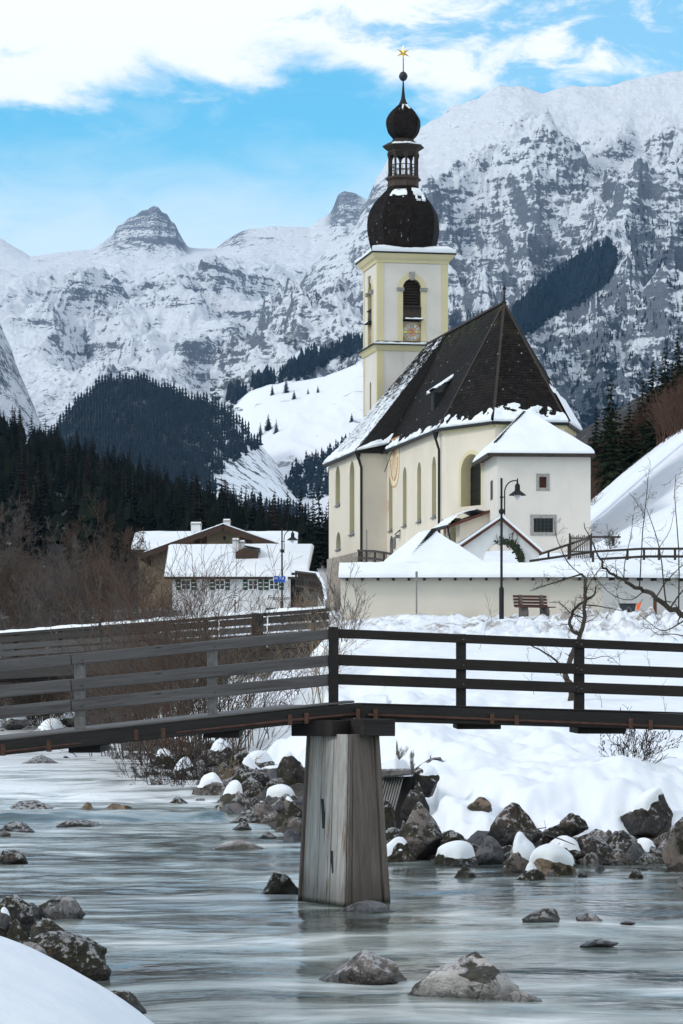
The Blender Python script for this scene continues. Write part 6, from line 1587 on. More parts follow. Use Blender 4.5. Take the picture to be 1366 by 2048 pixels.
# dark timber fence with hand rail at the church corner and a notice post
rail_fence('dark boarded railing at the south-west corner of the church', [(716, 1101, 150), (748, 1102, 146), (790, 1109, 140)], [(718, 1101, 1135, 150), (733, 1102, 1135, 148), (750, 1102, 1135, 146), (768, 1105, 1135, 143), (786, 1108, 1135, 140.5)], [(716, 1116, 150), (748, 1117, 146), (790, 1124, 140)])
npo = P(733, 1130, 148.5); np_ = thing('grey_post', 'slim grey post standing before the downpipe at the church corner', 'post', npo)
m = MB(); m.tube([(0,0,-.5), (0,0,1.75)], .045, 7); m.build('post_body', M_ZINC, np_); m = MB(); m.lathe([(.05, 1.75), (.055, 1.8), (.01, 1.84)], 7); m.build('cap', M_ZINC, np_)

# ================================================================== ROAD BRIDGE
M_RB = m_wood('road_bridge_board', (0.008, 0.007, 0.006), (0.036, 0.030, 0.027)); M_RBG = m_wood('road_bridge_grey_board', (0.020, 0.018, 0.018), (0.085, 0.080, 0.080))
rbp = P(655, 1300, 99); rb = thing('road_bridge', 'older dark timber road bridge with snow-topped parapet behind the bare bushes', 'bridge', (rbp.x, rbp.y, rbp.z-2.0))
A_, B_ = P(660, 1219, 99.5), P(-320, 1293, 124); Lb = (B_-A_).length; db = (B_-A_).normalized(); up1 = Vector((0,0,1))
def along(s, dz, off=0): n = Vector((-db.y, db.x, 0)).normalized(); n = n if n.y < 0 else -n; return A_+db*(Lb*s)+up1*dz+n*off
cuts = [0, .105, .19, .41, .63, .82, 1.0]
for i in range(len(cuts)-1):
    s0, s1 = cuts[i]+.002, cuts[i+1]-.002
    board('top_rail', along(s0, 0), along(s1, 0), .22, .12, M_RB, rb)
    sn = MB(); a, b = along(s0+.001, .065, .13)-rb.location, along(s1-.001, .065, .13)-rb.location; a2, b2 = along(s0+.001, .065, -.13)-rb.location, along(s1-.001, .065, -.13)-rb.location
    snow_sheet(sn, b, a, a2, b2, 40, 3, lambda u, v, p: .09+.05*nz3(p, 1.1, 3)-.3*max(0, .02-u)-.03*abs(v-.5), up1); sn.smooth = True; sn.build('snow_cover', M_SNOW, rb)
    for k, (z0, hgt, mt) in enumerate(((-.22, .24, M_RB), (-.52, .22, M_RBG), (-.80, .22, M_RBG), (-1.12, .30, M_RB))): board('parapet_board', along(s0, z0, .02*(k % 2)), along(s1, z0, .02*(k % 2)), .06, hgt, mt, rb)
board('main_beam', along(0, -1.55, -.1), along(1, -1.55, -.1), .35, .50, M_RB, rb); board('main_beam', along(0, -1.55, -3.4), along(1, -1.55, -3.4), .35, .50, M_RB, rb)
for i, s in enumerate(np.linspace(.03, .97, 11)): board('post', along(s, -1.6, -.10), along(s, .02, -.10), .16, .14, M_RB, rb, up=(0,1,0))
board('post', along(.118, -1.6, .12), along(.118, .06, .12), .42, .2, M_RB, rb, up=(0,1,0))
for i in range(9): s0 = i/9; o_ = along(s0, -1.22, -1.8); board('deck_board', along(s0+.001, -1.24, -1.9), along((i+1)/9-.001, -1.24, -1.9), 3.3, .12, M_RB, rb)
m = MB(); p = P(505, 1330, 101)
m.box(Vector((p.x, p.y+1.0, 0.8))-rb.location, Vector((p.x+3.0, p.y+5.5, A_.z-1.85))-rb.location); m.build('abutment', M_GREYST, rb)
# ================================================================== BOULDERS
def m_rock(name, dark, light, moss=0.0, frost=0.0):
    t = NT(name); c = t.co('Object'); r = t.rnd()
    cx = t.n('ShaderNodeCombineXYZ'); t.set(cx.inputs[0], t.math('MULTIPLY', r, 53)); t.set(cx.inputs[1], t.math('MULTIPLY', r, 29))
    o = t.n('ShaderNodeVectorMath', operation='ADD'); t.t.links.new(c, o.inputs[0]); t.t.links.new(cx.outputs[0], o.inputs[1]); v = o.outputs[0]
    f = t.noise(v, 2.4, 7, 0.68, 0.3); g = t.noise(v, 11, 5, 0.7); x, y, z = t.sep(c); nz = t.sep(t.normal())[2]
    k = t.ramp(t.math('ADD', t.math('MULTIPLY', f, 0.7), t.math('MULTIPLY', g, 0.3)), [(0.36, dark), (0.66, light)])
    k = t.mix(t.math('MULTIPLY', t.step(t.noise(v, 1.2, 3), 0.55, 0.7), 0.35), k, (0.16, 0.085, 0.045))
    if moss:
        m_ = t.math('MULTIPLY', t.step(t.math('ADD', t.noise(v, 1.7, 5, 0.65), t.math('MULTIPLY', nz, 0.10)), 0.60-0.16*moss, 0.66-0.16*moss), 0.92)
        k = t.mix(m_, k, t.ramp(g, [(0.4, (0.010, 0.009, 0.005)), (0.7, (0.045, 0.040, 0.012))]))
    if frost:
        k = t.mix(t.math('MULTIPLY', t.step(t.math('ADD', g, t.math('MULTIPLY', nz, 0.25)), 0.66, 0.74), frost), k, (0.60, 0.60, 0.62))
    wet = t.step(t.math('ADD', z, t.math('MULTIPLY', t.math('SUBTRACT', f, 0.5), 0.30)), 0.13, 0.02)
    k = t.mix(t.math('MULTIPLY', wet, 0.72), k, tuple(a*0.25 for a in dark))
    wv = t.n('ShaderNodeVectorMath', operation='ADD'); t.t.links.new(v, wv.inputs[0]); t.set(wv.inputs[1], t.math('MULTIPLY', f, 1.6)); cr = t.step(t.voro(wv.outputs[0], 1.5, 'DISTANCE_TO_EDGE'), 0.0, 0.035)
    k = t.mix(t.math('MULTIPLY', t.math('SUBTRACT', 1.0, cr), 0.40), k, tuple(a*0.3 for a in dark))
    t.bump(t.math('ADD', t.math('ADD', t.math('MULTIPLY', f, 1.0), t.math('MULTIPLY', g, 0.5)), t.math('MULTIPLY', cr, 0.25)), 0.9, 0.12)
    return t.out(k, t.math('SUBTRACT', 0.8, t.math('MULTIPLY', wet, 0.45)), spec=0.35)
RM = {'grey': m_rock('grey_rock', (0.10, 0.095, 0.095), (0.26, 0.25, 0.25), 0.35, 0.4), 'pink': m_rock('pinkish_rock', (0.075, 0.062, 0.056), (0.25, 0.215, 0.195), 0.35, 0.5),
      'dark': m_rock('dark_wet_rock', (0.012, 0.010, 0.009), (0.075, 0.062, 0.054), 0.4, 0.55), 'pale': m_rock('pale_rock', (0.26, 0.24, 0.225), (0.50, 0.47, 0.45), 0.0),
      'moss': m_rock('mossy_rock', (0.03, 0.025, 0.02), (0.11, 0.095, 0.08), 0.9, 0.5), 'white': m_rock('whitish_rock', (0.36, 0.33, 0.31), (0.62, 0.59, 0.57), 0.55),
      'tan': m_rock('tan_rock', (0.12, 0.085, 0.060), (0.30, 0.22, 0.155), 0.2), 'slate': m_rock('slate_rock', (0.06, 0.062, 0.068), (0.17, 0.172, 0.185))}
_ico = {}
def ico(sub):
    if sub not in _ico:
        bm = bmesh.new(); bmesh.ops.create_icosphere(bm, subdivisions=sub, radius=1.0)
        _ico[sub] = (np.array([v.co[:] for v in bm.verts]), [tuple(v.index for v in f.verts) for f in bm.faces]); bm.free()
    return _ico[sub]
def rock_mesh(seed, w, d, h, sub=4, ang=0.8, under=0.55):
    V, Fc = ico(sub); rg = np.random.default_rng(seed); V = V.copy(); off = Vector(rg.uniform(-50, 50, 3))
    n1 = np.array([mnoise.noise(Vector(v)*1.1+off)*0.42+mnoise.noise(Vector(v)*2.6+off)*0.17 for v in V]); V = V*(1+n1)[:, None]
    for k in range(int(22*ang)):
        n = rg.normal(size=3); n /= np.linalg.norm(n); dd = rg.uniform(0.58, 0.98); s = V@n-dd
        V = V-np.outer(np.maximum(0, s)*0.96, n)
    if sub >= 3:
        n2 = np.array([mnoise.fractal(Vector(v)*4.5+off, 0.8, 2.1, 3)*0.055 for v in V]); V = V*(1+n2)[:, None]
    lo, hi = V.min(0), V.max(0); V = (V-(lo+hi)/2)/(hi-lo)*2
    rr_ = np.clip(np.hypot(V[:, 0], V[:, 1]), 0, 1.2); V[:, 2] = np.where(V[:, 2] > 0, V[:, 2]*(1-0.42*rr_**1.6), V[:, 2]); V[:, 2] /= max(V[:, 2].max(), .01)
    V[:, 0] *= w/2; V[:, 1] *= d/2; V[:, 2] = np.where(V[:, 2] > 0, V[:, 2]*0.92, V[:, 2]*under)*h+h*0.08
    return V, Fc
def pyY(py):
    Y = F*3.0/(py-HOR)
    return Y if Y < 58 else F*(3+0.018*58)/(py-HOR+0.018*F)
def biggest(fs):
    par = {}
    def fd_(a):
        while par.setdefault(a, a) != a: par[a] = par[par[a]]; a = par[a]
        return a
    for f in fs:
        for v in f[1:]: par[fd_(v)] = fd_(f[0])
    cnt = {}
    for f in fs: cnt[fd_(f[0])] = cnt.get(fd_(f[0]), 0)+1
    if not cnt: return fs
    k = max(cnt, key=cnt.get); return [f for f in fs if fd_(f[0]) == k]
NR = [0]
def rock(px, py, w, h, kind, label, snow=0.0, Y=None, group=None, ang=0.8, deep=0.8, sub=4, name='boulder', cat='boulder', seed=None):
    NR[0] += 1; seed = NR[0] if seed is None else seed
    Y = Y or pyY(py); s = Y/F; W, H = w*s, max(h*s, 0.04); D = W*deep
    p = P(px, py, Y); p.y += D*0.35
    V, Fc = rock_mesh(seed+100, W, D, H, sub, ang)
    me = bpy.data.meshes.new(name); me.from_pydata(V.tolist(), [], Fc); me.shade_smooth(); me.update()
    o = link(name, me, RM[kind], None, p); tag(o, label, cat, group)
    if snow:
        nrm = np.zeros_like(V); me.vertices.foreach_get if False else None
        nrm = np.array([v.normal[:] for v in me.vertices]); off = Vector((seed*3.1, 0, 0))
        nz_ = np.array([mnoise.noise(Vector(v)*(1.6/W)+off) for v in V])
        nz2 = np.array([mnoise.noise(Vector(v)*(3.6/W)+off*2) for v in V]); t = sm(0.30, 0.60, nrm[:, 2]+0.55*nz_+0.25*nz2-0.4*(1-snow))*sm(H*0.50, H*0.74, V[:, 2]+0.5*H*nz_+0.2*H*nz2)
        V2 = V+np.array([0, 0, 1])*(t*(0.02+0.055*min(1.2, W)))[:, None]+nrm*(0.06*t-0.02*(1-t))[:, None]*min(1, W)
        E_ = np.array([e.vertices[:] for e in me.edges]); deg = np.bincount(E_.ravel(), minlength=len(V))[:, None]; top_ = (t > 0.3)[:, None]
        for _ in range(3):
            av = np.zeros_like(V2); np.add.at(av, E_[:, 0], V2[E_[:, 1]]); np.add.at(av, E_[:, 1], V2[E_[:, 0]]); av /= deg
            V2 = np.where(top_, V2*0.45+av*0.55+np.array([0, 0, 0.003*W]), V2)
        fs = biggest([f for f in Fc if max(t[i] for i in f) > 0.03])
        used = sorted({i for f in fs for i in f}); mp = {a: b for b, a in enumerate(used)}; fs = [tuple(mp[i] for i in f) for f in fs]; V2 = V2[used] if used else V2
        m2 = bpy.data.meshes.new('snow_cap'); m2.from_pydata(V2.tolist(), [], fs); m2.shade_smooth(); m2.update()
        link('snow_cap', m2, M_SNOW, o)
    return o
R_ = rock
R_(722, 1966, 188, 62, 'pink', 'big smooth grey-pink boulder in the water at the bottom centre', ang=0.4)
R_(930, 1998, 228, 88, 'white', 'large whitish boulder with black moss on its crest in the foreground water', ang=0.6, seed=77)
R_(1046, 2004, 78, 20, 'pale', 'flat pale stone at the right foot of the whitish mossy boulder', sub=3)
R_(1082, 1847, 78, 30, 'grey', 'grey peaked stone with dark moss alone in the water right of the pier')
R_(1180, 1844, 56, 16, 'pink', 'low rounded pinkish stone next to the grey peaked stone in the river', sub=3)
R_(1256, 1848, 32, 6, 'dark', 'smallest dark stone barely above the water right of the pinkish stone', sub=3)
R_(1200, 1893, 80, 15, 'dark', 'flat reddish dark rock just breaking the water in the right foreground', sub=3)
R_(736, 1830, 118, 28, 'slate', 'dark slate grey rock lying against the foot of the pier', Y=38.3, ang=0.5, deep=0.5)
R_(563, 1790, 88, 44, 'moss', 'mossy rock tucked behind the left foot of the pier', Y=41.2)
R_(478, 1699, 98, 18, 'pale', 'long flat pale rock alone in mid river left of the pier', ang=0.5)
R_(535, 1679, 38, 17, 'dark', 'little black pointed stone near the long flat pale rock', sub=3)
R_(22, 1727, 66, 28, 'dark', 'black pointed rock at the left edge of the river')
R_(32, 1666, 78, 22, 'dark', 'dark streaked rock at the left edge upstream of the black pointed rock')
R_(6, 1674, 30, 14, 'pink', 'small pale stone touching the left picture edge', sub=3)
R_(158, 1655, 98, 15, 'dark', 'long low dark rock in the river below the tan boulders', sub=3)
R_(55, 1633, 110, 31, 'dark', 'broad black boulder at the left with water pouring over its right end')
R_(172, 1634, 46, 30, 'tan', 'tan upright boulder left of the long tan boulder in the rapids')
R_(215, 1620, 84, 28, 'pink', 'brownish boulder behind the two tan boulders in the rapids', Y=69)
R_(240, 1633, 102, 25, 'tan', 'long tan boulder at the small rapid, lowest of its cluster')
R_(80, 1539, 108, 28, 'grey', 'large grey boulder in the upper river under the bridge')
R_(182, 1535, 46, 14, 'grey', 'small grey boulder right of the large grey one in the upper river', sub=3)
R_(165, 1580, 50, 16, 'pink', 'rounded pinkish stone in mid stream above the tan boulders', sub=3)
R_(145, 1561, 42, 8, 'dark', 'thin dark stone just upstream of the rounded pinkish stone', sub=3)
R_(130, 1587, 56, 5, 'dark', 'dark flat stone barely showing left of the rounded pinkish stone', sub=3)
R_(120, 1838, 96, 44, 'grey', 'grey angular boulder at the left bank above the big mossy one')
R_(62, 1838, 42, 32, 'slate', 'small round slate stone between the left bank boulders', sub=3)
R_(28, 1856, 88, 64, 'dark', 'dark boulder at the left edge behind the near snow mound', Y=33.5, snow=0.0)
R_(95, 1878, 78, 40, 'moss', 'olive mossy boulder between the grey angular boulder and the big mossy one', Y=32.5)
R_(32, 1902, 60, 62, 'moss', 'yellowish mossy rock wedged against the near snow mound', Y=31)
R_(128, 1952, 190, 86, 'moss', 'big dark mossy boulder beside the near snow mound', Y=29.3, ang=0.9)
R_(60, 1915, 70, 30, 'pale', 'pale stone under the left end of the big mossy boulder', Y=29.0, sub=3)
R_(235, 2030, 110, 48, 'dark', 'dark rock half buried under the edge of the near snow mound', Y=24.8)
R_(8, 1846, 26, 28, 'grey', 'snow-topped rock at the left picture edge above the mound', snow=1.0, Y=32, sub=3)
# right bank
R_(842, 1688, 96, 84, 'pink', 'tall cracked grey boulder under the snow lip right of the pier', Y=49.3, ang=1.0)
R_(800, 1730, 74, 48, 'moss', 'mossy boulder with a thin snow cap just right of the pier', snow=0.9, Y=48.8)
R_(722+100, 1700, 40, 24, 'grey', 'small grey stone with snow between the mossy boulder and the cracked boulder', snow=1.0, Y=50, sub=3)
R_(915, 1736, 92, 42, 'dark', 'dark rock wearing a ragged snow cap in the row below the bank', snow=1.0, Y=47.9)
R_(1040, 1748, 84, 76, 'pink', 'round brown boulder with a thick white cap at the water', snow=1.0, Y=46.4, ang=0.6)
R_(1104, 1762, 108, 60, 'tan', 'brown sloping boulder with snow on its right shoulder', snow=0.8, Y=45.6)
R_(1063, 1768, 62, 36, 'moss', 'mossy dark boulder in front of the brown snow-capped pair', Y=44.4, snow=0.5)
R_(930, 1758, 52, 26, 'grey', 'wet grey rock at the waterline left of the round capped boulder', Y=45.2, sub=3)
R_(975, 1722, 72, 50, 'slate', 'smooth slate boulder behind the wet grey rock', Y=48.4)
R_(1010, 1712, 60, 44, 'dark', 'dark boulder left of the round capped boulder', Y=49.3)
R_(1130, 1722, 84, 40, 'dark', 'dark boulder with a small snow cap behind the sloping one', snow=0.7, Y=49)
R_(1266, 1688, 46, 27, 'tan', 'orange-tan rounded stone standing in the side stream', Y=53.5, ang=0.4)
R_(1290, 1722, 74, 36, 'pink', 'grey brown boulder in the side stream below the orange-tan stone', Y=49.5, snow=0.35)
R_(1210, 1722, 34, 24, 'dark', 'small dark stone in the side stream', Y=49.5, sub=3)
R_(1358, 1738, 62, 96, 'pink', 'tall boulder at the right picture edge by the side stream', Y=46.2)
R_(1362, 1798, 40, 44, 'grey', 'low snowy stone at the right picture edge', Y=41.6, snow=1.0, sub=3)
R_(1030, 1672, 120, 66, 'dark', 'broad dark rock under the middle of the overhanging snow', Y=49.2)
R_(1300, 1648, 110, 60, 'dark', 'dark rock face below the snow under the right bush', Y=50.3, snow=0.35)
R_(1235, 1620, 46, 50, 'dark', 'dark upright rock peeping from the snow left of the right bush', Y=51.5)
R_(1150, 1660, 60, 34, 'dark', 'dark rock under the right tip of the overhanging snow', Y=49.3)
R_(960, 1620, 50, 26, 'tan', 'brownish rock showing through a hollow in the snow slope', Y=51.6, sub=3)
R_(900, 1690, 60, 30, 'dark', 'dark rock under the snow left of the slate boulder', Y=49.2)
R_(1205, 1792, 62, 16, 'tan', 'reddish flat stone at the waterline of the gravel spit', Y=42.9, sub=3)
# left of the pier
R_(580, 1668, 66, 70, 'pink', 'big rough grey boulder touching the left side of the pier', Y=59.5, ang=1.0, snow=0.35)
R_(530, 1656, 84, 52, 'pink', 'broad rough boulder left of the one touching the pier', Y=61.5, snow=0.0)
R_(470, 1642, 82, 74, 'white', 'dark and white streaked boulder with a rounded snow cap', Y=63.5, snow=1.0)
R_(365, 1630, 80, 36, 'dark', 'dark low boulder beside the small cascade', Y=66)
R_(425, 1600, 92, 44, 'pink', 'grey boulder with a flat snow cap up the left rock bank', Y=69, snow=0.8)
R_(490, 1585, 110, 64, 'dark', 'large dark boulder half under the snow of the bank', Y=69.5, snow=0.5)
R_(370, 1560, 60, 40, 'dark', 'boulder with a round snow hat near the bush stems', Y=77, snow=1.0)
R_(310, 1592, 70, 30, 'pink', 'rounded brown boulder at the edge of the rapids', Y=74)
R_(345, 1606, 40, 22, 'grey', 'small grey stone below the rounded brown boulder', Y=71, sub=3)
R_(275, 1570, 50, 20, 'pink', 'pale stone at the edge of the upper rapids', Y=78, sub=3)
R_(420, 1645, 40, 14, 'pink', 'brown pointed stone at the waterline left of the streaked boulder', Y=63, sub=3)
R_(585, 1580, 70, 70, 'dark', 'dark rock face breaking the snow left of the pier', Y=69, snow=0.6)
R_(560, 1612, 80, 34, 'slate', 'stone with a long snow cushion left of the pier', Y=65, snow=1.0)
R_(520, 1545, 70, 36, 'dark', 'dark stone with snow below the dry grass', Y=76, snow=0.8)
R_(440, 1530, 70, 46, 'dark', 'snowy dark stone among the bush stems', Y=80, snow=0.9)
R_(330, 1535, 60, 34, 'dark', 'dark boulder below the bush on the left bank', Y=84, snow=0.6)
R_(200, 1490, 60, 26, 'grey', 'grey boulder in the distant river bed', Y=104)
R_(95, 1470, 80, 28, 'pale', 'pale far boulder in the river bed under the road bridge', Y=112, snow=0.5)
R_(30, 1452, 60, 22, 'grey', 'far grey stone at the left under the road bridge', Y=118, snow=0.8)
R_(140, 1448, 50, 18, 'grey', 'far snow-dusted stone under the road bridge', Y=122, snow=0.9)
# smaller stones along the edges
rg = random.Random(17)
GR1, GR2, GR3 = 'stones at the foot of the right snow bank', 'stones along the left foot of the snowy bank', 'stones in the upper river'
protos = {}
def small(kind, i):
    if (kind, i) not in protos:
        V, Fc = rock_mesh(900+i*7+len(kind), 1.0, 0.8, 0.55, 3, 0.9); me = bpy.data.meshes.new('stone'); me.from_pydata(V.tolist(), [], Fc); me.shade_smooth(); me.materials.append(RM[kind]); protos[(kind, i)] = me
    return protos[(kind, i)]
def scatter_stone(x, y, s, z, label, group, kinds):
    o = link('stone', small(rg.choice(kinds), rg.randrange(5)), None, None, (x, y, z)); k = s*rg.uniform(.8, 1.2)
    o.scale = (k, s*rg.uniform(.8, 1.2), s*rg.uniform(.6, 1.1)); o.rotation_euler = (rg.uniform(-.2, .2), rg.uniform(-.2, .2), rg.uniform(0, 6.28)); tag(o, label, 'stone', group)
for i in range(140):
    x = rg.uniform(0.4, 8.4); d = rg.uniform(-4.2, 1.6) if x > 2.6 and i % 3 == 0 else rg.uniform(-1.0, 0.75)
    y = float(np.interp(x, SHX, SHY))+d; s = rg.uniform(.14, .5)*rg.uniform(.7, 1.2) if d > -.6 else rg.uniform(.08, .28)
    scatter_stone(x, y, s, max(0.0, gz(x, y) if d > 0 else 0)-s*.08, 'small wet stone at the foot of the snow bank right of the pier', GR1, ['dark', 'dark', 'dark', 'dark', 'pink', 'grey', 'moss', 'slate'])
for i in range(125):
    y = rg.uniform(55, 98); x = float(np.interp(-y, -SHY[:11][::1], SHX[:11])) if False else float(np.interp(y, SHY[:11][::-1], SHX[:11][::-1])); d = rg.uniform(-.9, 2.8)
    x2 = x+d*0.8; s = rg.uniform(.18, .75); scatter_stone(x2, y+rg.uniform(-.5, .5), s, max(zwater(y), gz(x2, y) if d > 0 else 0)-s*.1, 'stone in the rubble along the water left of the pier', GR2, ['dark', 'dark', 'dark', 'pink', 'grey', 'moss', 'slate'])
for i in range(34):
    y = rg.uniform(76, 132); k = rg.uniform(-.128, -.055); x = k*y
    if x > np.interp(y, SHY[:11][::-1], SHX[:11][::-1])-0.3: continue
    s = rg.uniform(.25, .8); scatter_stone(x, y, s, float(zwater(y))-s*.12, 'stone standing in the shallow upper river beyond the footbridge', GR3, ['grey', 'pink', 'pale', 'dark'])
for i in range(46):
    x = .9+7.6*(i+rg.random())/46; d = rg.uniform(.1, 1.25); y = float(np.interp(x, SHX, SHY))+d; s = rg.uniform(.40, .95)
    o = link('boulder', small(rg.choice(['dark', 'dark', 'dark', 'pink', 'moss', 'slate']), rg.randrange(5)), None, None, (x, y, max(.05, gz(x, y)-.12)-s*.14)); o.scale = (s*1.15, s*rg.uniform(.7, 1.0), s*rg.uniform(.8, 1.25)); o.rotation_euler = (rg.uniform(-.3, .3), rg.uniform(-.3, .3), rg.uniform(0, 6.28)); tag(o, 'dark boulder poking out under the front edge of the right snow shelf', 'boulder', 'boulders under the right snow shelf')
for i in range(64):
    y = rg.uniform(56, 92); x = float(np.interp(y, SHY[:11][::-1], SHX[:11][::-1])); d = rg.uniform(-.3, 3.4); x2 = x+d*.8; s = rg.uniform(.6, 1.25)*(1 if y < 75 else .85)
    o = link('boulder', small(rg.choice(['dark', 'dark', 'pink', 'moss', 'slate', 'grey']), rg.randrange(5)), None, None, (x2, y, max(float(zwater(y)), gz(x2, y) if d > 0 else 0)-s*.16)); o.scale = (s, s*rg.uniform(.7, 1.1), s*rg.uniform(.7, 1.15)); o.rotation_euler = (rg.uniform(-.3, .3), rg.uniform(-.3, .3), rg.uniform(0, 6.28)); tag(o, 'rugged dark boulder in the rock armour of the bank left of the pier', 'boulder', 'rock armour of the bank left of the pier')
# gravel of the side stream, too small to count
m = MB(); V0, F0 = ico(1)
for i in range(1500):
    x = rg.uniform(3.2, 8.2); y = rg.uniform(43.0, 50.2); 
    if mnoise.noise(Vector((x*.5, y*.45, 3))) < 0.02 or y < 51-(x-2.0)*1.5: continue
    s = rg.uniform(.03, .10); c_ = Vector((x, y, rg.uniform(-.02, .03))); m.mesh([(c_.x+v[0]*s*rg.uniform(.8, 1.3), c_.y+v[1]*s, c_.z+v[2]*s*.6) for v in V0], F0)
tag(m.build('gravel', m_rock('gravel_stone', (0.05, 0.042, 0.035), (0.22, 0.18, 0.145))), 'brown wet gravel in the side stream', None, None, 'stuff')
# culvert with its grating in the bank
cu = P(790, 1600, 53.4)
cv = thing('culvert', 'stone culvert mouth in the snow bank right of the pier closed by a steel grating', 'culvert', (cu.x, cu.y, 0.3))
m = MB(); q = lambda px, py, Y=53.2: P(px, py, Y)-cv.location
m.mesh([q(758,1538), q(822,1537), q(822,1550), q(758,1556), q(758,1538,54.6), q(822,1537,54.6), q(822,1550,54.6), q(758,1556,54.6)], [(3,2,1,0), (4,5,6,7), (0,1,5,4), (1,2,6,5), (2,3,7,6), (3,0,4,7)]); m.build('lintel', RM['grey'], cv, bevel=.03)
m = MB(); m.mesh([q(756,1556,54.2), q(832,1552,54.2), q(800,1660,53.6), q(752,1660,53.6)], [(3,2,1,0)]); m.build('mouth_shade', M_BLACK, cv)  # flat black sheet; the shade inside the culvert is put into its colour
a0, a1, b0, b1 = q(770,1553,53.5), q(806,1553,53.5), q(752,1622,52.7), q(788,1622,52.7)
for k in range(8): m = MB(); m.tube([a0.lerp(a1, k/7), b0.lerp(b1, k/7)], .016, 5); m.build('grating_bar', M_ZINC, cv)
for t in (0.03, .97): m = MB(); m.tube([a0.lerp(b0, t), a1.lerp(b1, t)], .02, 5); m.build('grating_frame', M_ZINC, cv)
R_(830, 1630, 60, 66, 'dark', 'dark rough rock right of the culvert grating', Y=52.6); R_(768, 1650, 50, 50, 'moss', 'mossy rock below the culvert grating', Y=51.6)
R_(850, 1575, 60, 44, 'dark', 'dark rock with crusted snow right of the culvert lintel', Y=53.6, snow=0.7)
# ================================================================== PLANTS
def m_bark(name, a, b):
    t = NT(name); c = t.co('Object'); return t.out(t.mix(t.math('ADD', t.math('MULTIPLY', t.noise(c, 3, 4), 0.7), t.math('MULTIPLY', t.rnd(), .3)), a, b), 0.9, spec=0.1)
M_TWIG = m_bark('brown_twig', (0.024, 0.017, 0.013), (0.115, 0.080, 0.060)); M_RED = m_bark('reddish_twig', (0.045, 0.026, 0.019), (0.125, 0.072, 0.052)); M_GREYT = m_bark('grey_twig', (0.045, 0.038, 0.034), (0.13, 0.11, 0.10))
M_TAN = m_bark('straw_twig', (0.12, 0.085, 0.055), (0.30, 0.23, 0.165)); M_BARK = m_bark('apple_bark', (0.022, 0.018, 0.014), (0.085, 0.07, 0.055)); M_DTWIG = m_bark('dark_twig', (0.012, 0.009, 0.008), (0.04, 0.03, 0.024))
def grow(mb, p, d, L, r, lev, rg, seg=5, wob=.16, trop=.06, kids=5, spread=.55, kl=.55, n=3, rmin=.004, start=.25):
    pts = [Vector(p)]; d = Vector(d).normalized(); rad = [r]
    for i in range(seg):
        d = (d+Vector((rg.gauss(0, wob), rg.gauss(0, wob), rg.gauss(0, wob)+trop))).normalized(); pts.append(pts[-1]+d*(L/seg)); rad.append(max(rmin, r*(1-.8*(i+1)/seg)))
    mb.tube(pts, rad, n, False)
    if lev > 0:
        for k in range(kids):
            t = start+(1-start)*(k+rg.random())/kids; i = min(seg-1, int(t*seg)); q = pts[i].lerp(pts[i+1], t*seg-i); dd = (pts[i+1]-pts[i]).normalized()
            s = Vector((rg.gauss(0, 1), rg.gauss(0, 1), rg.gauss(0, .6))); s = (s-dd*s.dot(dd)).normalized()
            grow(mb, q, dd*(1-spread)+s*spread, L*kl*rg.uniform(.7, 1.15)*(1.1-.4*t), max(rmin, rad[i]*.62), lev-1, rg, max(3, seg-1), wob*1.1, trop, max(2, kids-1), spread, kl, n, rmin)
def bare_tree_mesh(seed, H, mat, crown=.5, r=.08, kids=8, lev=3, rmin=.008):
    rg = random.Random(seed); m = MB(); pts = [Vector((0,0,-.4))]; d = Vector((rg.gauss(0,.06), rg.gauss(0,.06), 1))
    grow(m, (0,0,-.4), d, H, r, lev, rg, 8, .06, .05, kids, crown, .46, 3, rmin, .22)
    me = m.data('bare_branches'); me.materials.append(mat); return me
def shrub_mesh(seed, H, mat, stems=14, spread=.45, lev=2, kids=5, r=.02, rmin=.006, base=.35, name='stems'):
    rg = random.Random(seed); m = MB()
    for k in range(stems):
        a = rg.uniform(0, 6.28); s = abs(rg.gauss(0, spread)); b = base*rg.random()
        grow(m, (b*math.cos(a), b*math.sin(a), -.25), (math.cos(a)*s, math.sin(a)*s, 1), H*rg.uniform(.6, 1.05), r*rg.uniform(.6, 1.1), lev, rg, 6, .10, .02, kids, .42, .42, 3, rmin)
    me = m.data(name); me.materials.append(mat); return me
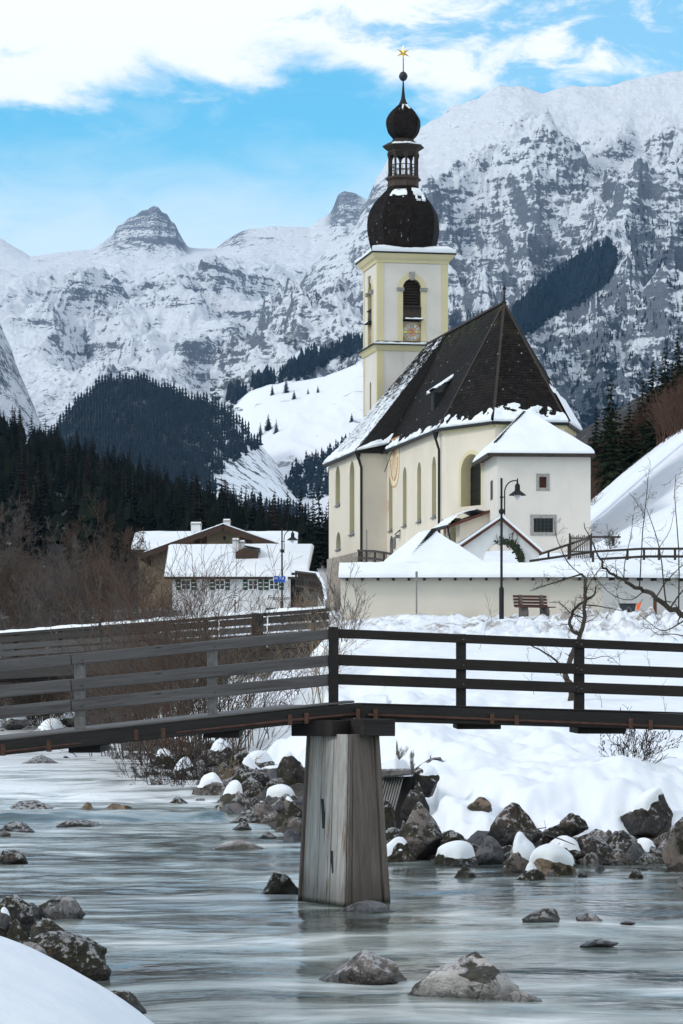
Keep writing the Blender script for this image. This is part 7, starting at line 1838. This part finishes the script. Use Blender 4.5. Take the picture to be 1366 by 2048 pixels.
# ---- conifers
def m_needle(name, a, b, snow=0.0):
    t = NT(name); c = t.co('Object'); f = t.math('ADD', t.math('MULTIPLY', t.noise(c, 1.2, 4, .6), .7), t.math('MULTIPLY', t.rnd(), .3)); k = t.mix(f, a, b)
    k = t.mix(t.math('MULTIPLY', t.island(), .5), k, tuple(v*.5 for v in a))
    if snow: k = t.mix(t.math('MULTIPLY', t.step(t.noise(c, 2.0, 4, .6), .62, .70), snow), k, (.6, .62, .66))
    return t.out(k, .85, spec=.08)
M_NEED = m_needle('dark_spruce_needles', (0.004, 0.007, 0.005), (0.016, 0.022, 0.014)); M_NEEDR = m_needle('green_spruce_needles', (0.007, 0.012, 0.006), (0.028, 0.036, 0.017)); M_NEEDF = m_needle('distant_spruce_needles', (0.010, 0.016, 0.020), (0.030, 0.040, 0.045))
def conifer_mesh(seed, H=14.0, Rr=2.6, whorls=24, per=9, bare=.06):
    rg = random.Random(seed); m = MB()
    for w_ in range(whorls):
        t = bare+(1-bare)*(w_/whorls)**1.02; r0 = Rr*(1-t)**.82+.12
        for k in range(per if t < .7 else per-3):
            a = 6.283*(k+rg.random()*.9)/per+w_*.7; r = r0*rg.uniform(.62, 1.18); z = H*(t+rg.uniform(-.012, .012)); ca, sa = math.cos(a), math.sin(a); dr = .16+.26*(1-t)
            def q(u, v, dz): return (ca*u-sa*v, sa*u+ca*v, z+dz)
            wd = r*.30; tip = q(r, 0, -r*dr+.10*r*.5)
            m.mesh([q(.05, 0, .12), q(r*.35, wd*.75, -r*dr*.45), q(r*.45, wd*.2, -r*dr*.30), q(r*.75, wd*.65, -r*dr*.95), tip, q(r*.75, -wd*.65, -r*dr*.95), q(r*.45, -wd*.2, -r*dr*.30), q(r*.35, -wd*.75, -r*dr*.45), q(r*.55, 0, -r*dr*1.15-.15)],
                   [(0,1,2), (2,3,4), (4,5,6), (6,7,0), (0,2,6), (2,4,6), (1,8,2), (7,6,8), (3,8,4), (5,4,8)])
    m.mesh([(-.05,0,H*.96), (.05,0,H*.96), (0,0,H*1.03), (0,.05,H*.96)], [(0,1,2), (1,3,2), (3,0,2)])
    cr = m.data('crown'); t_ = MB(); t_.tube([(0,0,-1.0), (0,0,H*.5), (0,0,H*.97)], [H*.013, H*.009, .02], 6, False); tk = t_.data('trunk'); tk.materials.append(M_BARK)
    return cr, tk
CON = [conifer_mesh(40+i, 14, rr, wh, 9) for i, (rr, wh) in enumerate(((2.5, 24), (2.1, 26), (3.0, 22), (2.3, 20), (2.7, 26)))]
for cr, tk in CON: cr.materials.append(M_NEED)
CONR = []
for cr, tk in CON: c2 = cr.copy(); c2.materials.clear(); c2.materials.append(M_NEEDR); CONR.append((c2, tk))
LARCH = []
M_LARCH = m_needle('bare_larch_twigs', (0.018, 0.014, 0.011), (0.060, 0.046, 0.037))
for cr, tk in CON: c2 = cr.copy(); c2.materials.clear(); c2.materials.append(M_LARCH); LARCH.append((c2, tk))
def conifer(x, y, z, h, i, label, group, table=CON, rz=0.0):
    cr, tk = table[i % len(table)]; o = thing('spruce_tree', label, 'tree', (x, y, z), rz, group); s = h/14; o.scale = (s*random.uniform(.85, 1.15), s*random.uniform(.85, 1.15), s)
    link('crown', cr, None, o); link('trunk', tk, None, o); return o
def slope_z_far(x, y): return float(ground_z(np.array([x]), np.array([y]), False)[0])
rg = random.Random(5); NC = 0
yy = 425.0
while yy < 905 and NC < 298:
    x = -.127*yy+rg.uniform(-3, 3)
    while x < .004*yy+6 and NC < 298:
        y = yy+rg.uniform(-6, 6); h = rg.uniform(10, 15)*(1.0 if yy < 800 else .95)
        if rg.random() < .17:
            cr, tk = LARCH[rg.randrange(5)]; o = thing('larch_tree', 'bare brown larch among the dark spruces of the left forest slope', 'tree', (x, y, slope_z_far(x, y)-1), rg.uniform(0, 6.28), 'bare larches in the dark forest slope'); o.scale = (h/14,)*3; link('crown', cr, None, o); link('trunk', tk, None, o)
        else: conifer(x, y, slope_z_far(x, y)-1, h, rg.randrange(5), 'dark spruce in the dense forest on the slope left of the church', 'spruces of the dark forest slope', CON, rg.uniform(0, 6.28)); NC += 1
        x += rg.uniform(5.5, 10.5)*(.75+yy/2000)
    yy += 17.5
# forest that closes the slope behind those, too many to tell apart
def low_tree(n=6, tiers=3):
    vs = []; fs = []
    for k in range(tiers):
        z0, z1, r = .08+.28*k, .42+.30*k if k < tiers-1 else 1.0, .19*(1-.27*k); b = len(vs)
        for i in range(n): a = 6.283*i/n+k*.5; vs.append((r*math.cos(a)*(1.15 if i % 2 else .75), r*math.sin(a)*(1.15 if i % 2 else .75), z0+(.05 if i % 2 else 0)))
        vs.append((0, 0, z1)); fs += [(b+i, b+(i+1) % n, b+n) for i in range(n)]
    return np.array(vs), np.array(fs)
LV, LF = low_tree()
def tree_mass(name, pts, hs, mat, label):
    pts = np.array(pts); hs = np.array(hs); N = len(pts); rgn = np.random.default_rng(3); a = rgn.uniform(0, 6.28, N); wv = rgn.uniform(.8, 1.3, N)
    X = LV[None,:,0]*np.cos(a)[:,None]-LV[None,:,1]*np.sin(a)[:,None]; Y = LV[None,:,0]*np.sin(a)[:,None]+LV[None,:,1]*np.cos(a)[:,None]
    co = np.stack([X*(hs*wv)[:,None]+pts[:,0,None], Y*(hs*wv)[:,None]+pts[:,1,None], LV[None,:,2]*hs[:,None]+pts[:,2,None]-1.0], -1).reshape(-1, 3)
    fc = (LF[None]+(np.arange(N)*len(LV))[:,None,None]).reshape(-1, 3)
    me = bpy.data.meshes.new(name); me.from_pydata(co.tolist(), [], fc.tolist()); me.update(); o = link(name, me, mat); tag(o, label, None, None, 'stuff'); return o
pts = []; hs = []
for i in range(900):
    y = rg.uniform(430, 930); x = rg.uniform(-.135*y, .01*y+8); pts.append((x, y, slope_z_far(x, y))); hs.append(rg.uniform(6, 11))
tree_mass('forest_understorey', pts, hs, M_NEED, 'young spruces filling the dark forest slope')
def mass_on(grid, name, poly_px, n, h0, h1, label, seed, dens=None, mat=M_NEEDF):
    rg2 = random.Random(seed); pts = []; hs = []; xs = [p[0] for p in poly_px]; ys = [p[1] for p in poly_px]; tries = 0
    while len(pts) < n and tries < n*12:
        tries += 1; px, py = rg2.uniform(min(xs), max(xs)), rg2.uniform(min(ys), max(ys))
        if not inside((px, py), poly_px): continue
        if dens and mnoise.noise(Vector((px*dens, py*dens*1.3, seed))) < -.10: continue
        s = spot(grid, px, py)
        if s: pts.append(s); hs.append(rg2.uniform(h0, h1))
    if pts: tree_mass(name, pts, hs, mat, label)
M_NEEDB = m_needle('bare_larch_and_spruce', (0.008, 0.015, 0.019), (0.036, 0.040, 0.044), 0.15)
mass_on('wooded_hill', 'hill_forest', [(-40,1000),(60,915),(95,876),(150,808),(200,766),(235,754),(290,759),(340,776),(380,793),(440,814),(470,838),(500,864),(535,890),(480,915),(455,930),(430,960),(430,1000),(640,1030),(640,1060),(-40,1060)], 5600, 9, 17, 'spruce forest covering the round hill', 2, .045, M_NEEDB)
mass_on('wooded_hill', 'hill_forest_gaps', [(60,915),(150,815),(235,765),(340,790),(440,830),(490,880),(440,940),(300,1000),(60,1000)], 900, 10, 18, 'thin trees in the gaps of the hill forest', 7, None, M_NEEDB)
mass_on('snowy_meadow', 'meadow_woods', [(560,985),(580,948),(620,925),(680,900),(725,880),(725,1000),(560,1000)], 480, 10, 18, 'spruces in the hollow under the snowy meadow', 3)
mass_on('great_mountain', 'slope_forest_edge', [(450,802),(520,765),(590,738),(660,710),(730,676),(730,702),(660,735),(600,752),(530,778),(470,812)], 420, 14, 26, 'line of spruces above the snowy meadow', 4, .02)
mass_on('great_mountain', 'diagonal_forest', [(1025,640),(1060,600),(1110,560),(1160,525),(1220,500),(1232,522),(1225,560),(1160,615),(1100,640),(1060,672),(1030,680)], 1500, 18, 30, 'dark spruce strip running up the great mountain', 5)
mass_on('great_mountain', 'scattered_pines', [(880,600),(1060,560),(1100,500),(1240,430),(1366,420),(1366,760),(1180,800),(1040,720),(930,640)], 420, 7, 12, 'scattered dwarf pines on the lower mountain slope', 6, .012)
for px, py, h, lab in ((543,790,26,'spruce pair at the top left of the snowy meadow'),(572,785,34,'tall spruce at the upper edge of the snowy meadow'),(588,800,22,'small spruce standing alone in the upper snowy meadow'),(552,865,30,'lone spruce at the foot of the snowy meadow'),(533,862,36,'spruce at the tip of the hill forest by the meadow'),(632,787,18,'single small spruce high on the snowy meadow'),(614,789,16,'tiny spruce near the top of the snowy meadow'),(520,872,30,'dark spruce where the hill forest meets the meadow'),(700,846,20,'spruce low on the meadow left of the church')):
    s = spot('snowy_meadow', px, py)
    if s:
        o = thing('spruce_tree', lab, 'tree', (s[0], s[1], s[2]-1.5), 0, 'spruces standing on the meadow'); cr, tk = CON[rg.randrange(5)]; o.scale = (h/14*.9, h/14*.9, h/14*.62); c2 = link('crown', cr, None, o); link('trunk', tk, None, o)
# conifers on the right hillside
for i, (px, Y, top, lab) in enumerate(((1222, 262, 752, 'leftmost dark spruce on the hillside right of the church roof'), (1192, 275, 812, 'small spruce close beside the right edge of the church roof'), (1258, 268, 800, 'short spruce between the leftmost hillside spruce and the dense stand'), (1285, 272, 748, 'spruce at the left end of the dense stand on the right hillside'), (1306, 262, 718, 'green spruce in the middle of the right hillside stand'), (1330, 268, 690, 'tall spruce right of the middle of the hillside stand'), (1356, 280, 662, 'tallest spruce at the right picture edge on the hillside'), (1390, 270, 640, 'spruce cut by the right picture edge on the hillside'), (1345, 300, 720, 'spruce standing behind the hillside stand'))):
    x = (px-683)/F*Y; zt_ = EYE+(HOR-top)/F*Y; g = slope_z_far(x, Y); hh = max(7, min(22, zt_-g+.5))
    cr, tk = CONR[i % 5]; o = thing('spruce_tree', lab, 'tree', (x, Y, zt_-hh), i*1.7, 'spruces on the right hillside'); k_ = hh/14; o.scale = (k_*1.25, k_*1.25, k_); link('crown', cr, None, o); link('trunk', tk, None, o)
# brown thicket on the right hillside
SHR = [shrub_mesh(60+i, 3.6, M_RED, 15, .35, 2, 6, .030, .011, .7) for i in range(4)]
def plant(mesh, name, cat, label, group, x, y, z, s=1.0, rz=0.0, part='stems'):
    o = thing(name, label, cat, (x, y, z), rz, group); o.scale = (s, s, s); link(part, mesh, None, o); return o
n = 0
for i in range(400):
    Y = rg.uniform(205, 292); px = rg.uniform(1172, 1440); x = (px-683)/F*Y; g = slope_z_far(x, Y); row = HOR-(g-EYE)/F**-1/Y if False else HOR-(g-EYE)*F/Y
    if row > np.interp(px, [1172, 1190, 1250, 1300, 1366, 1450], [1030, 985, 935, 900, 862, 805]): continue
    plant(SHR[i % 4], 'bare_shrub', 'shrub', 'reddish brown leafless shrub in the thicket above the right snow slope', 'thicket on the right hillside', x, Y, g-.2, rg.uniform(.7, 1.25), rg.uniform(0, 6.28)); n += 1
    if n >= 210: break
# brush and bare trees at the left
BT = [bare_tree_mesh(80+i, 6.5, (M_GREYT if i % 2 else M_TWIG), .5, .06, 9, 3, .011) for i in range(4)]; BS = [shrub_mesh(90+i, 4.2, (M_TWIG, M_GREYT, M_TWIG)[i], 18, .38, 2, 6, .022, .009, .8) for i in range(3)]
for i in range(120):
    Y = rg.uniform(118, 250); px = rg.uniform(-40, 310 if Y < 185 else 265); x = (px-683)/F*Y
    if x > -5.5: continue
    z = gz(x, Y) if Y < 255 else slope_z_far(x, Y)
    if i % 3 == 0: plant(BT[i % 4], 'bare_tree', 'tree', 'slender leafless tree in the brush beyond the road bridge', 'bare trees beyond the road bridge', x, Y, z, rg.uniform(.55, .95), rg.uniform(0, 6.28), 'branches')
    else: plant(BS[i % 3], 'bare_shrub', 'shrub', 'brown leafless shrub in the brush beyond the road bridge', 'brush beyond the road bridge', x, Y, z, rg.uniform(.5, .95), rg.uniform(0, 6.28))
# big willow bushes between the two bridges
for i, (px, Y, H, st, sp, lab) in enumerate(((248, 92, 4.4, 26, .42, 'leftmost brown willow bush between the two bridges'), (300, 90, 5.4, 30, .36, 'dense brown willow bush rising in front of the road bridge'), (352, 86, 6.2, 34, .33, 'tallest bare willow bush in front of the old farmhouse'), (400, 84, 5.8, 30, .36, 'bare willow bush in front of the white house roof'), (446, 83, 4.8, 26, .40, 'bare willow bush spreading towards the white house windows'), (490, 86, 3.6, 18, .42, 'smaller bare willow at the right end of the willow row'))):
    x = (px-683)/F*Y; me = shrub_mesh(120+i, H, (M_TWIG, M_GREYT, M_RED, M_TWIG, M_GREYT, M_TAN)[i], int(st*(1.25 if i < 4 else 1.0)), sp, 2, 7 if i < 2 else 6, .022, .0052, 1.0)
    plant(me, 'willow_bush', 'bush', lab, 'willow bushes between the bridges', x, Y, gz(x, Y)-.1)
for i, (px, Y, H, lab) in enumerate(((300, 78, 1.5, 'tangle of dark low twigs over the boulders at the left bank'), (345, 74, 1.3, 'dark drooping twigs above the snow-hatted boulder'), (410, 76, 1.6, 'dark low bush at the top of the rock bank'), (455, 73, 1.0, 'tuft of tan dry grass stalks on the rock bank'))):
    x = (px-683)/F*Y; me = shrub_mesh(140+i, H, M_DTWIG if i < 3 else M_TAN, 18, .8 if i < 3 else .35, 2, 5, .014, .005, .5); plant(me, 'low_bush', 'bush', lab, None, x, Y, max(gz(x, Y), float(zwater(Y)))-.05)
for i, (px, Y, H, st, mt, lab) in enumerate(((645, 82, 3.1, 15, M_TAN, 'pale bare shrub behind the middle post of the footbridge'), (690, 93, 2.6, 12, M_GREYT, 'thin grey shrub at the corner of the churchyard wall'), (612, 112, 1.9, 60, M_TAN, 'dense straw-coloured hedge clump below the stair railing'), (650, 100, 2.2, 14, M_TAN, 'straggly tan shrub beside the road end of the bridge'), (590, 90, 1.8, 9, M_TWIG, 'small bare shrub left of the pale shrub on the snow'))):
    x = (px-683)/F*Y; me = shrub_mesh(160+i, H, mt, st, .26 if i != 2 else .5, 2, 5, .020 if i != 2 else .012, .0055, .4 if i != 2 else .8); plant(me, 'bare_shrub', 'shrub', lab, None, x, Y, gz(x, Y)-.1)
me = shrub_mesh(171, 1.35, M_DTWIG, 16, .75, 2, 6, .012, .0042, .25); bx_ = (1262-683)/F*54.2
ob = plant(me, 'berry_bush', 'bush', 'dark twiggy bush with withered buds on the snow at the right', None, bx_, 54.2, gz(bx_, 54.2)-.05)
m = MB(); vs = [v.co for v in me.vertices]
for i in range(420):
    p = vs[rg.randrange(len(vs))]
    if p.z < .25: continue
    s = rg.uniform(.008, .018); m.mesh([p+Vector((s,0,0)), p+Vector((-s*.5,s,0)), p+Vector((-s*.5,-s,0)), p+Vector((0,0,s*1.4)), p-Vector((0,0,s*1.4))], [(0,1,3), (1,2,3), (2,0,3), (1,0,4), (2,1,4), (0,2,4)])
m.build('withered_buds', M_DTWIG, ob)['kind'] = 'stuff'
x = (1225-683)/F*146; plant(shrub_mesh(181, 1.3, M_DTWIG, 12, .5, 2, 5, .02, .008, .2), 'bare_shrub', 'shrub', 'small dark shrub at the end of the handrail right of the sacristy', None, x, 146, gz(x, 146)-.05)
# gnarled apple tree before the wall
YA = 71.0
def authored(name, label, cat, Y, lines, seed, mat, twigs=3, kid=.22, extra=1.0):
    rg3 = random.Random(seed); base = P(*lines[0][0][0], Y); o = thing(name, label, cat, base); tm = MB(); bmx_ = MB()
    for li, (pts, r0, r1) in enumerate(lines):
        q = []; 
        for k, (px, py) in enumerate(pts): q.append(P(px, py, Y+.5*mnoise.noise(Vector((px*.03, py*.03, seed+li*.0)))*2)-base)
        # smooth between the points
        full = []
        for k in range(len(q)-1):
            for t in (0, .34, .67): 
                p0, p1, p2, p3 = q[max(0, k-1)], q[k], q[k+1], q[min(len(q)-1, k+2)]
                full.append(.5*((2*p1)+(-p0+p2)*t+(2*p0-5*p1+4*p2-p3)*t*t+(-p0+3*p1-3*p2+p3)*t**3)+Vector((rg3.gauss(0, r0*.25), rg3.gauss(0, r0*.25), rg3.gauss(0, r0*.25))))
        full.append(q[-1]); nf = len(full); rad = [r0+(r1-r0)*k/(nf-1) for k in range(nf)]
        (tm if li == 0 else bmx_).tube(full, rad, 7 if r0 > .03 else 4, True)
        for k in range(2, nf, 1):
            for _ in range(twigs if rg3.random() < .6*extra else 0):
                d = Vector((rg3.gauss(0, 1), rg3.gauss(0, .7), rg3.gauss(.45, .7))); grow(bmx_, full[k], d, kid*rg3.uniform(.5, 1.8), max(.0045, rad[k]*.32), 1, rg3, 4, .22, .04, 3, .5, .5, 3, .0036)
    tm.build('trunk', mat, o); bmx_.build('branches', mat, o); return o
authored('apple_tree', 'gnarled leafless apple tree on the snow slope before the churchyard wall', 'tree', YA,
    [([(1136,1424),(1141,1375),(1133,1348),(1148,1300),(1160,1268),(1170,1235),(1172,1200),(1172,1170),(1163,1148)], .085, .030),
     ([(1133,1348),(1112,1322),(1080,1300),(1058,1290)], .035, .012), ([(1160,1268),(1145,1262),(1140,1240),(1152,1215),(1165,1205)], .05, .03), ([(1172,1200),(1188,1190),(1192,1172)], .035, .016),
     ([(1163,1148),(1120,1162),(1085,1172),(1060,1182)], .022, .007), ([(1163,1150),(1140,1130),(1125,1105),(1112,1070),(1108,1040)], .018, .006), ([(1170,1210),(1195,1212),(1225,1218),(1245,1222)], .018, .006),
     ([(1165,1235),(1140,1225),(1118,1205),(1098,1205)], .02, .006), ([(1172,1180),(1190,1150),(1205,1130),(1218,1100)], .016, .006), ([(1145,1308),(1180,1318),(1215,1312),(1240,1330)], .014, .005)], 3, M_BARK, 2, .30)
YB = 62.0
authored('fruit_tree', 'bare fruit tree reaching in from the right picture edge with upright shoots', 'tree', YB,
    [([(1440,1420),(1425,1320),(1400,1260),(1370,1232),(1340,1218),(1312,1195),(1290,1180),(1262,1168),(1235,1155),(1213,1140),(1196,1112),(1180,1080),(1168,1045)], .085, .008),
     ([(1279,1172),(1282,1120),(1286,1060),(1292,1000),(1296,960)], .016, .006), ([(1332,1208),(1326,1150),(1318,1095),(1305,1050),(1292,1015)], .018, .006), ([(1357,1228),(1358,1150),(1356,1080),(1350,1005),(1352,950)], .018, .006), ([(1312,1195),(1335,1160),(1366,1130)], .016, .008),
     ([(1248,1160),(1250,1120),(1262,1070),(1266,1030)], .012, .005), ([(1370,1240),(1330,1262),(1305,1250),(1280,1230)], .016, .005), ([(1400,1280),(1350,1268),(1318,1270),(1300,1258)], .014, .005), ([(1290,1030),(1270,1000),(1258,985)], .008, .004), ([(1290,1180),(1262,1200),(1225,1190),(1195,1160),(1175,1130)], .013, .005), ([(1340,1218),(1366,1180),(1395,1150)], .02, .01), ([(1318,1095),(1340,1060),(1348,1020)], .008, .004)], 9, M_BARK, 2, .26)
# a few thin shoots standing in the snow slope
for i, (px, Y, h) in enumerate(((958, 88, 1.4), (1070, 74, 1.2), (1300, 78, .9), (1205, 70, .7), (1330, 66, .8), (985, 96, 1.1))):
    x = (px-683)/F*Y; m = MB(); grow(m, (0,0,-.1), (.1*(-1)**i, 0, 1), h, .008, 1, rg, 6, .10, .03, 4, .5, .4, 3, .004); o = thing('sapling', 'thin leafless shoot standing in the snow slope behind the footbridge', 'sapling', (x, Y, gz(x, Y)), 0, 'thin shoots in the snow slope'); m.build('shoot', M_BARK, o)
# driftwood branch across the boulders on the right
m = MB(); q = [P(px, py, 47.6) for px, py in ((1010,1672),(1050,1662),(1085,1668),(1120,1678),(1150,1690))]; b0_ = q[0]; dw_ = thing('driftwood', 'bent grey driftwood branch lying across the dark boulders on the right', 'driftwood', b0_)
m.tube([p-b0_ for p in q], [.014, .016, .014, .012, .006], 5); m.build('main_branch', M_GREYT, dw_)
m = MB(); m.tube([p-b0_ for p in (q[1], P(1092,1655,47.4), P(1088,1640,47.4))], [.010, .008, .004], 4); m.build('side_branch', M_GREYT, dw_)
